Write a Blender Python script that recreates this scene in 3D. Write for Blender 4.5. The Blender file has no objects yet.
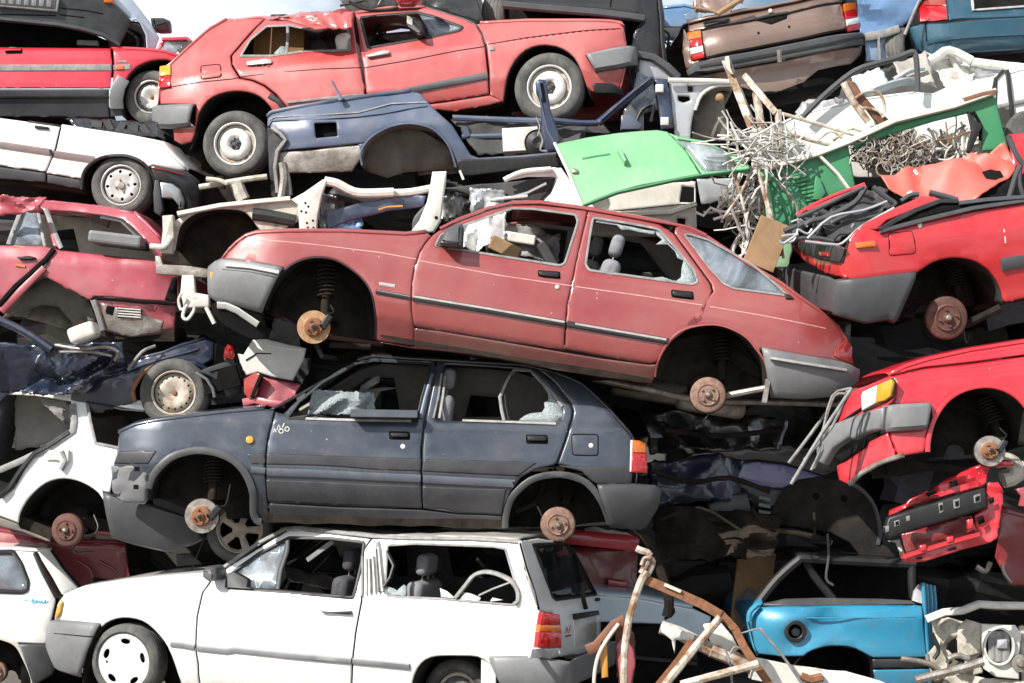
import bpy, bmesh, math, random
import numpy as np
from mathutils import Vector, Matrix, noise
from mathutils.geometry import delaunay_2d_cdt
R_ = math.radians
SC = bpy.context.scene
COL = SC.collection
# ------------------------------------------------------------------ camera, sky, sun, exposure
F, PX0, PY0 = 1960.0, 512.0, 430.0
CAM = Vector((0, -14, 1.91))
cd = bpy.data.cameras.new('camera'); cam = bpy.data.objects.new('camera', cd); COL.objects.link(cam)
cam.location = CAM; cam.rotation_euler = (R_(90), 0, 0)
cd.sensor_width = 36; cd.lens = 36 * F / 1024; cd.shift_y = (PY0 - 341.5) / 1024; cd.clip_end = 3000
SC.camera = cam
SUND = Vector((.56, .52, -.62)).normalized()          # direction the sunlight travels
sun_el = math.asin(-SUND.z); sun_az = math.atan2(-SUND.x, -SUND.y)
w = bpy.data.worlds.new('World'); SC.world = w; w.use_nodes = True
nt = w.node_tree; nt.nodes.clear()
out = nt.nodes.new('ShaderNodeOutputWorld'); bg = nt.nodes.new('ShaderNodeBackground')
sky = nt.nodes.new('ShaderNodeTexSky'); sky.sky_type = 'NISHITA'; sky.sun_disc = False
sky.sun_elevation = sun_el; sky.sun_rotation = sun_az; sky.dust_density = 1.2
tc = nt.nodes.new('ShaderNodeTexCoord'); mp = nt.nodes.new('ShaderNodeMapping'); mp.inputs['Scale'].default_value = (1, 1, 2.2)
mp.inputs['Location'].default_value = (.31, 0, .12)
cn = nt.nodes.new('ShaderNodeTexNoise'); cn.inputs['Scale'].default_value = 5.5; cn.inputs['Detail'].default_value = 7
cr = nt.nodes.new('ShaderNodeValToRGB'); cr.color_ramp.elements[0].position = .40; cr.color_ramp.elements[1].position = .60
mx = nt.nodes.new('ShaderNodeMixRGB'); mx.inputs[2].default_value = (13.5, 14.2, 15.0, 1)
nt.links.new(tc.outputs['Generated'], mp.inputs[0]); nt.links.new(mp.outputs[0], cn.inputs['Vector'])
nt.links.new(cn.outputs['Fac'], cr.inputs[0]); nt.links.new(cr.outputs[0], mx.inputs[0])
nt.links.new(sky.outputs[0], mx.inputs[1]); nt.links.new(mx.outputs[0], bg.inputs[0]); nt.links.new(bg.outputs[0], out.inputs[0])
bg.inputs[1].default_value = 0.068
sl = bpy.data.lights.new('sun', 'SUN'); sl.energy = 5.0; sl.angle = R_(.5); sl.color = (1, .955, .89)
so = bpy.data.objects.new('sun', sl); COL.objects.link(so); so.rotation_euler = SUND.to_track_quat('-Z', 'Y').to_euler()
SC.view_settings.view_transform = 'Standard'; SC.view_settings.look = 'None'; SC.view_settings.gamma = 1
SC.view_settings.use_curve_mapping = False
SC.view_settings.exposure = 0.52
SC.render.engine = 'CYCLES'
SC.cycles.max_bounces = 8

# ------------------------------------------------------------------ materials
def _mat(name):
    m = bpy.data.materials.new(name); m.use_nodes = True
    b = m.node_tree.nodes['Principled BSDF']
    return m, m.node_tree, b
def _noise(nt, scale, detail=5, rough=.55, vec=None, dist=0):
    n = nt.nodes.new('ShaderNodeTexNoise'); n.inputs['Scale'].default_value = scale
    n.inputs['Detail'].default_value = detail; n.inputs['Roughness'].default_value = rough; n.inputs['Distortion'].default_value = dist
    if vec: nt.links.new(vec, n.inputs['Vector'])
    return n
def _ramp(nt, src, a, b):
    r = nt.nodes.new('ShaderNodeMapRange'); r.inputs[1].default_value = a; r.inputs[2].default_value = b
    nt.links.new(src, r.inputs[0]); return r.outputs[0]
def _mix(nt, f, a, b):
    m = nt.nodes.new('ShaderNodeMixRGB')
    if hasattr(f, 'links') or not isinstance(f, float): nt.links.new(f, m.inputs[0])
    else: m.inputs[0].default_value = f
    for i, c in ((1, a), (2, b)):
        if isinstance(c, tuple): m.inputs[i].default_value = (*c[:3], 1)
        else: nt.links.new(c, m.inputs[i])
    return m.outputs[0]
def _math(nt, op, a, b):
    m = nt.nodes.new('ShaderNodeMath'); m.operation = op
    for i, c in ((0, a), (1, b)):
        if isinstance(c, (int, float)): m.inputs[i].default_value = c
        else: nt.links.new(c, m.inputs[i])
    return m.outputs[0]
def paint(name, c, rough=.38, coat=.9, fade=.25, dirt=.35, dirtc=(.16, .12, .085), metal=0, wob=.4, scr=.6, fadec=None, lowc=None):
    """weathered car paint: faded clouds, dust, small scratches, faint waves in the sheet metal"""
    m, nt, b = _mat(name)
    tc = nt.nodes.new('ShaderNodeTexCoord').outputs['Object']
    big = _noise(nt, 1.3, 4, .6, tc, .4); med = _noise(nt, 7, 8, .7, tc, .3); fine = _noise(nt, 60, 4, .6, tc)
    mp = nt.nodes.new('ShaderNodeMapping'); mp.inputs['Scale'].default_value = (14, 14, 1.6); nt.links.new(tc, mp.inputs[0])
    streak = _noise(nt, 2.2, 6, .7, mp.outputs[0])
    fadec = fadec or tuple(min(1, x * .55 + .30) for x in c)
    col = _mix(nt, _math(nt, 'MULTIPLY', _ramp(nt, big.outputs['Fac'], .35, .75), fade), c, fadec)
    d = _math(nt, 'MULTIPLY', _ramp(nt, med.outputs['Fac'], .50, .82), dirt)
    d2 = _math(nt, 'MULTIPLY', _ramp(nt, streak.outputs['Fac'], .55, .85), dirt * .6)
    dd = _math(nt, 'MAXIMUM', d, d2)
    col = _mix(nt, dd, col, dirtc)
    sp = nt.nodes.new('ShaderNodeSeparateXYZ'); nt.links.new(tc, sp.inputs[0])
    low = nt.nodes.new('ShaderNodeMapRange'); low.inputs[1].default_value = -.12; low.inputs[2].default_value = -.62; nt.links.new(sp.outputs['Z'], low.inputs[0])
    spl = _noise(nt, 11, 9, .75, tc, .2)
    splash = _math(nt, 'MULTIPLY', _math(nt, 'MULTIPLY', low.outputs[0], _ramp(nt, spl.outputs['Fac'], .38, .68)), min(1, dirt * 2.4))
    col = _mix(nt, splash, col, lowc or dirtc)
    rs = _noise(nt, 4.2, 9, .78, tc, .8)
    rm_ = _math(nt, 'MULTIPLY', _ramp(nt, rs.outputs['Fac'], .685, .72), min(.8, dirt * 1.5))
    col = _mix(nt, rm_, col, (.13, .06, .035))
    dust = _noise(nt, 2.1, 3, .5, tc, 1.0)
    col = _mix(nt, _math(nt, 'MULTIPLY', _ramp(nt, dust.outputs['Fac'], .4, .7), .02 + dirt * .16), col, (.36, .31, .26))
    # scratches
    ms = nt.nodes.new('ShaderNodeMapping'); ms.inputs['Scale'].default_value = (3, 3, 40); ms.inputs['Rotation'].default_value = (0, .35, 0)
    nt.links.new(tc, ms.inputs[0]); sn = _noise(nt, 6, 3, .5, ms.outputs[0])
    s = _math(nt, 'MULTIPLY', _ramp(nt, sn.outputs['Fac'], .73, .78), scr)
    col = _mix(nt, s, col, tuple(min(.8, x + .35) for x in c))
    vo = nt.nodes.new('ShaderNodeTexVoronoi'); vo.inputs['Scale'].default_value = 9; nt.links.new(tc, vo.inputs['Vector'])
    chip = nt.nodes.new('ShaderNodeMapRange'); chip.inputs[1].default_value = .055; chip.inputs[2].default_value = .035
    nt.links.new(vo.outputs['Distance'], chip.inputs[0])
    chipm = _math(nt, 'MULTIPLY', chip.outputs[0], _ramp(nt, med.outputs['Fac'], .5, .55))
    col = _mix(nt, _math(nt, 'MULTIPLY', chipm, scr), col, (.55, .53, .5))
    nt.links.new(col, b.inputs['Base Color'])
    nt.links.new(_math(nt, 'ADD', _math(nt, 'MULTIPLY', dd, .5), _math(nt, 'MULTIPLY', _ramp(nt, big.outputs['Fac'], .3, .8), .15)), b.inputs['Roughness'])
    r = _math(nt, 'ADD', _math(nt, 'MULTIPLY', dd, .6), rough)
    nt.links.new(r, b.inputs['Roughness'])
    b.inputs['Coat Weight'].default_value = coat; b.inputs['Coat Roughness'].default_value = .12
    b.inputs['Metallic'].default_value = metal
    bp = nt.nodes.new('ShaderNodeBump'); bp.inputs['Strength'].default_value = wob; bp.inputs['Distance'].default_value = .02
    wv = _noise(nt, 3.5, 2, .4, tc)
    dn = _noise(nt, 1.4, 1, .3, tc, .3)
    h = _math(nt, 'ADD', _math(nt, 'ADD', wv.outputs['Fac'], _math(nt, 'MULTIPLY', dn.outputs['Fac'], 2.2)), _math(nt, 'MULTIPLY', fine.outputs['Fac'], .012))
    nt.links.new(h, bp.inputs['Height']); nt.links.new(bp.outputs[0], b.inputs['Normal']); nt.links.new(bp.outputs[0], b.inputs['Coat Normal'])
    return m
def rough(name, c, c2=None, ro=.7, sc=9, metal=0, bump=.3, lo=.35, hi=.7, spec=.4):
    """two-tone weathered surface: plastic, rust, rubber, grime"""
    m, nt, b = _mat(name)
    tc = nt.nodes.new('ShaderNodeTexCoord').outputs['Object']
    n = _noise(nt, sc, 8, .68, tc, .3); n2 = _noise(nt, sc * 8, 4, .6, tc)
    c2 = c2 or tuple(x * .6 for x in c)
    f = _ramp(nt, n.outputs['Fac'], lo, hi)
    col = _mix(nt, f, c, c2)
    nt.links.new(col, b.inputs['Base Color'])
    b.inputs['Roughness'].default_value = ro; b.inputs['Metallic'].default_value = metal; b.inputs['Specular IOR Level'].default_value = spec
    bp = nt.nodes.new('ShaderNodeBump'); bp.inputs['Strength'].default_value = bump; bp.inputs['Distance'].default_value = .01
    nt.links.new(_math(nt, 'ADD', n.outputs['Fac'], _math(nt, 'MULTIPLY', n2.outputs['Fac'], .3)), bp.inputs['Height'])
    nt.links.new(bp.outputs[0], b.inputs['Normal'])
    return m
def glass(name, tint=(.5, .58, .6), dust=.35, alpha=.35):
    m, nt, b = _mat(name)
    tc = nt.nodes.new('ShaderNodeTexCoord').outputs['Object']
    n = _noise(nt, 4, 7, .7, tc, .5)
    b.inputs['Base Color'].default_value = (*tint, 1); b.inputs['Roughness'].default_value = .06
    b.inputs['Specular IOR Level'].default_value = .9
    g2 = _noise(nt, 2.3, 6, .6, tc, 1.5); nt.links.new(_mix(nt, _ramp(nt, g2.outputs['Fac'], .40, .62), tint, tuple(x * .35 for x in tint)), b.inputs['Base Color'])  # cloudy reflections painted into the glass colour
    a = _math(nt, 'ADD', _math(nt, 'MULTIPLY', _ramp(nt, n.outputs['Fac'], .45, .8), dust), alpha)
    nt.links.new(a, b.inputs['Alpha'])
    return m
def lens(name, c):
    m, nt, b = _mat(name)
    tc = nt.nodes.new('ShaderNodeTexCoord').outputs['Object']
    wv = nt.nodes.new('ShaderNodeTexWave'); wv.inputs['Scale'].default_value = 40; wv.bands_direction = 'Z'; nt.links.new(tc, wv.inputs['Vector'])
    nt.links.new(_mix(nt, _ramp(nt, wv.outputs['Fac'], .2, .8), c, tuple(x * .72 for x in c)), b.inputs['Base Color'])
    b.inputs['Roughness'].default_value = .15; b.inputs['Coat Weight'].default_value = 1
    return m
M = dict(
    sierra=paint('faded_brick_red_paint', (.25, .034, .036), fade=.5, fadec=(.36, .10, .09), dirt=.32, dirtc=(.20, .07, .06), lowc=(.075, .03, .026)),  # low splash colour: road dirt, darkened to carry the lower body's shade
    sierrasill=paint('shaded_grimy_sill_paint', (.15, .026, .026), fade=.4, fadec=(.22, .07, .06), dirt=.6, dirtc=(.07, .04, .03), lowc=(.05, .03, .025)),  # darker copy: shade of the sill put into the paint, with grime
    golf=paint('faded_coral_red_paint', (.39, .045, .046), fade=.6, fadec=(.50, .155, .14), dirt=.36, dirtc=(.30, .10, .08), lowc=(.16, .06, .045)),
    hatch=paint('slate_blue_paint', (.032, .042, .062), fade=.5, fadec=(.07, .085, .115), dirt=.3, dirtc=(.12, .11, .095), lowc=(.05, .047, .042), metal=.35, rough=.33),
    hatchband=rough('dark_grey_cladding', (.028, .028, .032), (.052, .052, .056), .45, 5, bump=.1),
    white=paint('white_paint', (.80, .80, .78), fade=.15, fadec=(.68, .66, .60), dirt=.2, dirtc=(.5, .45, .36), lowc=(.52, .47, .36), scr=.15, wob=.3),
    cream=paint('dirty_white_paint', (.66, .64, .58), fade=.4, fadec=(.5, .47, .4), dirt=.5, dirtc=(.2, .16, .11), scr=.3, wob=.6),
    crush=paint('crushed_rose_red_paint', (.34, .035, .058), fade=.5, fadec=(.45, .13, .16), dirt=.35, wob=.8),
    brightred=paint('bright_red_paint', (.52, .012, .02), fade=.2, fadec=(.7, .10, .10), dirt=.15),
    frontred=paint('scarlet_red_paint', (.56, .014, .03), fade=.15, fadec=(.7, .1, .1), dirt=.12, rough=.3),
    pinkred=paint('sun_faded_red_roof', (.66, .10, .075), fade=.5, fadec=(.7, .2, .16), dirt=.15, wob=.8, coat=.2, rough=.5),
    darkred=paint('dark_wine_red_paint', (.20, .008, .014), fade=.2, fadec=(.3, .05, .05), dirt=.3),
    stripred=paint('cherry_red_paint', (.55, .012, .035), fade=.1, dirt=.15),
    navy=paint('navy_blue_paint', (.016, .026, .065), fade=.5, fadec=(.05, .075, .15), dirt=.25, metal=.3, wob=.6),
    steelblue=paint('chalky_blue_paint', (.055, .078, .13), fade=.7, fadec=(.13, .165, .25), dirt=.4, wob=.7, coat=.3),
    navydk=paint('dark_navy_paint', (.008, .014, .035), fade=.4, fadec=(.03, .05, .10), dirt=.2, metal=.2, wob=.6),
    violet=paint('violet_blue_paint', (.10, .11, .26), fade=.3, dirt=.2),
    skyblue=paint('turquoise_blue_paint', (.015, .23, .40), fade=.4, fadec=(.06, .36, .52), dirt=.3, metal=.1),
    teal=paint('teal_blue_paint', (.012, .07, .115), fade=.4, fadec=(.04, .15, .2), dirt=.15, metal=.3),
    blue2=paint('scuffed_light_blue_paint', (.05, .14, .30), fade=.9, fadec=(.22, .34, .50), dirt=.4, wob=.9),
    paleblue=paint('ice_blue_paint', (.50, .62, .72), fade=.3, dirt=.1),
    brown=paint('bronze_brown_paint', (.17, .105, .082), fade=.5, fadec=(.27, .19, .16), dirt=.35, metal=.25),
    green=paint('mint_green_paint', (.13, .37, .17), fade=.7, fadec=(.27, .48, .30), dirt=.4, dirtc=(.30, .36, .26), coat=.1, rough=.5, scr=.9),
    dgreen=paint('machine_green_paint', (.03, .22, .09), fade=.3, fadec=(.08, .32, .16), dirt=.3, dirtc=(.03, .09, .05), coat=.1, rough=.5),
    black=paint('black_paint', (.006, .006, .008), fade=.2, fadec=(.016, .016, .018), dirt=.1),
    silver=paint('silver_paint', (.42, .44, .46), fade=.3, dirt=.45, metal=.4, wob=.9),
    plastic=rough('dark_grey_bumper_plastic', (.048, .05, .054), (.085, .086, .09), .45, 3, bump=.15),
    plastic2=rough('pale_grey_bumper_plastic', (.20, .205, .21), (.13, .133, .135), .45, 4, bump=.15),
    blackp=rough('black_plastic', (.010, .010, .011), (.026, .026, .026), .5, 6, bump=.2),
    seal2=rough('pale_grey_moulding', (.42, .40, .37), (.26, .25, .23), .45, 12), glossblack=rough('glossy_black_bumper', (.02, .02, .022), (.06, .06, .06), .25, 4, bump=.1), palebump=rough('pale_bumper_plastic', (.55, .55, .53), (.38, .38, .36), .5, 4, bump=.2),
    seal=rough('grey_rubber_seal', (.30, .29, .28), (.12, .12, .12), .6, 12),
    chrome=rough('dull_chrome', (.52, .51, .48), (.30, .29, .27), .3, 14, metal=.25, bump=.1),
    tyre=rough('dusty_tyre_rubber', (.035, .034, .033), (.17, .165, .155), .85, 4, bump=.4),
    rim=rough('scuffed_silver_rim', (.55, .54, .52), (.33, .31, .28), .4, 8, metal=.3, lo=.45, hi=.8),
    rimwhite=rough('dirty_white_hubcap', (.66, .66, .64), (.36, .33, .29), .4, 7, lo=.45, hi=.8),
    rimtan=rough('rusty_cream_rim', (.48, .43, .36), (.26, .15, .08), .55, 12, lo=.45, hi=.75),
    rust=rough('orange_rust', (.27, .125, .065), (.15, .062, .03), .8, 16, bump=.6),
    rustdisc=rough('rusty_brake_disc', (.50, .34, .19), (.30, .14, .065), .6, 14, metal=.3, bump=.4),
    drum=rough('rusty_brake_drum', (.27, .17, .125), (.11, .06, .045), .75, 22, bump=.6),
    drumd=rough('dark_rusty_drum', (.15, .06, .045), (.06, .035, .03), .75, 20, bump=.6),
    steel=rough('scraped_steel', (.42, .40, .37), (.16, .12, .09), .5, 10, metal=.6, bump=.5),
    liner=rough('muddy_wheel_liner', (.012, .011, .011), (.045, .040, .035), .9, 3.5, bump=.5, spec=.15),
    linerg=rough('grey_mud_liner', (.13, .12, .105), (.26, .24, .21), .9, 4, bump=.5, spec=.15),
    under=rough('grimy_underbody', (.010, .009, .008), (.042, .032, .024), .9, 5, bump=.6, spec=.15),
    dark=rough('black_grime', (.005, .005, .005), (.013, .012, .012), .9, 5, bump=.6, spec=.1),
    trim=rough('grey_interior_trim', (.40, .38, .34), (.24, .225, .20), .85, 4),
    trimdark=rough('dark_interior_trim', (.035, .035, .036), (.07, .068, .065), .8, 5),
    fabric=rough('grey_seat_fabric', (.17, .17, .185), (.26, .26, .28), .95, 30),
    fabricdk=rough('charcoal_seat_fabric', (.05, .05, .056), (.09, .09, .10), .95, 30),
    tanboard=rough('brown_cardboard', (.34, .22, .12), (.22, .13, .07), .9, 6),
    offwhite=rough('scuffed_off_white_metal', (.66, .65, .60), (.34, .31, .26), .55, 7, lo=.5, hi=.8),
    engine=rough('grimy_pale_alloy', (.50, .47, .40), (.18, .15, .11), .6, 9, bump=.6, lo=.45, hi=.75),
    wire=rough('twisted_scrap_wire', (.50, .48, .44), (.20, .17, .14), .5, 25, metal=.3),
    wirew=rough('pale_peeling_paint', (.56, .53, .46), (.22, .115, .06), .6, 7, lo=.42, hi=.60),
    brownstrap=rough('brown_leather', (.20, .085, .05), (.12, .05, .03), .6, 12),
    orangep=rough('orange_plastic', (.62, .30, .06), (.5, .22, .05), .5, 9),
    glass=glass('dusty_car_glass'), glassd=glass('dark_tinted_glass', (.03, .035, .04), .15, .82),
    mould=rough('grey_blue_moulding', (.075, .085, .108), (.11, .12, .14), .4, 8), coil=rough('brown_coil_wire', (.15, .10, .07), (.40, .35, .29), .6, 20),
    glasssky=glass('painted_reflection_glass', (.34, .40, .46), .5, .45),  # sky reflection painted into the pale tint
    crazed=rough('crazed_safety_glass', (.20, .24, .25), (.50, .56, .57), .3, 90, bump=1.0),
    redlens=lens('red_lamp_lens', (.46, .006, .008)), orangelens=lens('orange_lamp_lens', (.66, .15, .012)),
    amber=lens('amber_lamp_lens', (.72, .34, .025)), clearlens=lens('clear_lamp_lens', (.80, .80, .76)), reddark=lens('dull_red_lens', (.35, .04, .03)),
    spray=rough('orange_spray_marks', (.75, .22, .05), (.6, .12, .04), .7, 10),
    bluetext=rough('light_blue_lettering', (.05, .38, .52), (.05, .3, .45), .5, 10),
)
# graffiti-free markings
# ------------------------------------------------------------------ geometry helpers
def z(x0, y0, s, k=1024 / 240):
    """points read off an enlarged view: "x,y x,y ..." -> photograph pixels"""
    return [(x0 + float(a.split(',')[0]) / k, y0 + float(a.split(',')[1]) / k) for a in s.split()]
def p(s): return z(0, 0, s, 1)
def at(px, py, Y):
    return CAM + Vector(((px - PX0) / F, 1, (PY0 - py) / F)) * (Y - CAM.y)
def mesh(name, vs, fs, mat, parent=None, smooth=True, sol=0, mods=None, angle=None):
    me = bpy.data.meshes.new(name); me.from_pydata([tuple(v) for v in vs], [], fs)
    me.materials.append(mat if not isinstance(mat, str) else M[mat])
    if smooth: me.shade_smooth() if hasattr(me, 'shade_smooth') else None
    o = bpy.data.objects.new(name, me); COL.objects.link(o)
    if smooth:
        me.polygons.foreach_set('use_smooth', [True] * len(me.polygons))
    if parent is not None: o.parent = parent
    if sol:
        md = o.modifiers.new('thickness', 'SOLIDIFY'); md.thickness = sol; md.offset = -1
    if smooth and angle is None: angle = 38
    if smooth and angle:
        try: me.set_sharp_from_angle(angle=R_(angle))
        except Exception: pass
    return o
def merge(parts):
    V, Fc = [], []
    for vs, fs in parts:
        b = len(V); V += list(vs); Fc += [tuple(i + b for i in f) for f in fs]
    return V, Fc
def tag(o, label=None, cat=None, group=None, kind=None):
    if label: o['label'] = label
    if cat: o['category'] = cat
    if group: o['group'] = group
    if kind: o['kind'] = kind
    return o
def rnd(poly, r=4, n=4):
    """round the corners of a pixel polygon by r pixels"""
    res = []; N = len(poly)
    for i in range(N):
        a, b, c = Vector(poly[i - 1]), Vector(poly[i]), Vector(poly[(i + 1) % N])
        d1, d2 = (a - b), (c - b); l1, l2 = d1.length, d2.length
        if l1 < 1e-6 or l2 < 1e-6: continue
        rr = min(r, l1 * .45, l2 * .45)
        s, e = b + d1 / l1 * rr, b + d2 / l2 * rr
        for k in range(n + 1):
            t = k / n; res.append(tuple(s * (1 - t) ** 2 + b * 2 * t * (1 - t) + e * t * t))
    return res
def smooth_line(pts, n=4):
    P = [Vector(q) for q in pts]
    if len(P) < 3: return [tuple(q) for q in P]
    res = []
    for i in range(len(P) - 1):
        a = P[i - 1] if i else P[0] * 2 - P[1]; b, c = P[i], P[i + 1]
        d = P[i + 2] if i + 2 < len(P) else P[-1] * 2 - P[-2]
        for k in range(n):
            t = k / n
            res.append(tuple(.5 * ((2 * b) + (c - a) * t + (2 * a - 5 * b + 4 * c - d) * t * t + (3 * b - a - 3 * c + d) * t ** 3)))
    res.append(tuple(P[-1])); return res
def circ(cx, cy, rx, ry=None, n=28, a0=0, a1=360):
    ry = ry or rx
    full = abs(a1 - a0) >= 359.9
    return [(cx + rx * math.cos(R_(a0 + (a1 - a0) * i / (n if full else n - 1))), cy + ry * math.sin(R_(a0 + (a1 - a0) * i / (n if full else n - 1)))) for i in range(n)]
def area(P): return .5 * sum(P[i - 1][0] * P[i][1] - P[i][0] * P[i - 1][1] for i in range(len(P)))
def dedupe(P, eps=2e-4):
    r = []
    for q in P:
        if not r or (abs(q[0] - r[-1][0]) + abs(q[1] - r[-1][1])) > eps: r.append(q)
    if len(r) > 1 and abs(r[0][0] - r[-1][0]) + abs(r[0][1] - r[-1][1]) <= eps: r.pop()
    return r
def offset(P, d):
    """move a CCW polygon's edges inwards by d"""
    res = []; N = len(P)
    for i in range(N):
        a, b, c = Vector(P[i - 1]), Vector(P[i]), Vector(P[(i + 1) % N])
        e1, e2 = (b - a).normalized(), (c - b).normalized()
        n1, n2 = Vector((-e1.y, e1.x)), Vector((-e2.y, e2.x)); m = n1 + n2
        if m.length < 1e-4: m = n1
        m.normalize(); k = max(.55, m.dot(n1)); res.append(tuple(b + m * (d / k)))
    return res
def resample(P, step, closed=True):
    r = []; N = len(P)
    for i in range(N if closed else N - 1):
        a, b = P[i], P[(i + 1) % N]; L = math.dist(a, b); n = max(1, math.ceil(L / step))
        r += [tuple(a[j] + (b[j] - a[j]) * k / n for j in range(len(a))) for k in range(n)]
    if not closed: r.append(tuple(P[-1]))
    return r
def inside(X, Y, P):
    r = np.zeros(len(X), bool); N = len(P)
    for i in range(N):
        x1, y1 = P[i - 1]; x2, y2 = P[i]
        if y1 == y2: continue
        c = ((y1 > Y) != (y2 > Y)) & (X < (x2 - x1) * (Y - y1) / (y2 - y1) + x1); r ^= c
    return r
def edge_dist(X, Y, P):
    d = np.full(len(X), 1e9); N = len(P)
    for i in range(N):
        ax, ay = P[i - 1]; bx, by = P[i]; L = (bx - ax) ** 2 + (by - ay) ** 2 + 1e-12
        t = np.clip(((X - ax) * (bx - ax) + (Y - ay) * (by - ay)) / L, 0, 1)
        d = np.minimum(d, np.hypot(X - ax - t * (bx - ax), Y - ay - t * (by - ay)))
    return d
def fill(P, holes, step, rows=(), ring=.012):
    """fine triangulation of a polygon with holes: returns 2D verts, faces, set of boundary indices"""
    pts = []; edges = []; nb = 0
    for L in [P] + list(holes):
        b = len(pts); pts += L; edges += [(b + i, b + (i + 1) % len(L)) for i in range(len(L))]
    nb = len(pts)
    xs = [q[0] for q in P]; ys = [q[1] for q in P]
    gx = np.arange(min(xs), max(xs), step); gy = np.arange(min(ys), max(ys), step)
    gy = np.array(sorted(list(gy) + [r for r in rows if min(ys) < r < max(ys)]))
    G = [(x + (step / 2 if j % 2 else 0), y) for j, y in enumerate(gy) for x in gx]
    if ring:
        G2 = []
        for L in [P] + list(holes):
            o = offset(L, ring if L is P else ring); G2 += o
    else: G2 = []
    A = np.array(G + G2) if (G or G2) else np.zeros((0, 2))
    if len(A):
        ok = inside(A[:, 0], A[:, 1], P); d = edge_dist(A[:, 0], A[:, 1], P)
        for h in holes:
            ok &= ~inside(A[:, 0], A[:, 1], h); d = np.minimum(d, edge_dist(A[:, 0], A[:, 1], h))
        isg = np.arange(len(A)) < len(G)
        ok &= np.where(isg, d > step * .45, d > (ring or 1) * .75)
        pts = pts + [tuple(q) for q in A[ok]]
    r = delaunay_2d_cdt([Vector(q) for q in pts], edges, [], 0, 1e-6)
    V = [(v.x, v.y) for v in r[0]]; Fs = [tuple(f) for f in r[2]]
    orig = r[3]
    bnd = {i for i, o in enumerate(orig) if (any(k < nb for k in o) if o else True)}
    C = np.array([[sum(V[i][0] for i in f) / 3, sum(V[i][1] for i in f) / 3] for f in Fs])
    ok = inside(C[:, 0], C[:, 1], P)
    for h in holes: ok &= ~inside(C[:, 0], C[:, 1], h)
    Fs = [f if area([V[i] for i in f]) > 0 else f[::-1] for f, k in zip(Fs, ok) if k]
    return V, Fs, bnd
def nz(x, y, s, seed=0): return noise.noise(Vector((x * s + seed * 7.3, y * s - seed * 3.1, seed * 1.7)))
def crush(amp=.03, sc=3, seed=1, ridge=True):
    rg = random.Random(seed); W_ = [(math.cos(t), math.sin(t), rg.uniform(.5, 1.5), rg.uniform(0, 6), rg.uniform(.4, 1)) for t in [rg.uniform(0, 3.14) for _ in range(6)]]
    def f(u, v):
        if ridge:   # planar facets between sharp fold lines
            q = 0; n1 = nz(u, v, sc * .5, seed) * 1.3
            for cx, sx, fr, ph, w_ in W_:
                x = (u * cx + v * sx) * sc * .55 * fr + ph + n1; x -= math.floor(x); q += w_ * (abs(2 * x - 1) - .5)
            return amp * q * .62
        a = nz(u, v, sc, seed); b = nz(u, v, sc * 2.3, seed + 5); c = nz(u, v, sc * 5, seed + 9)
        if ridge: return amp * (2 * abs(a) * 1.6 + abs(b) * .9 + c * .25 - .7)
        return amp * (a * 1.3 + b * .5 + c * .2)
    return f

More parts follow.
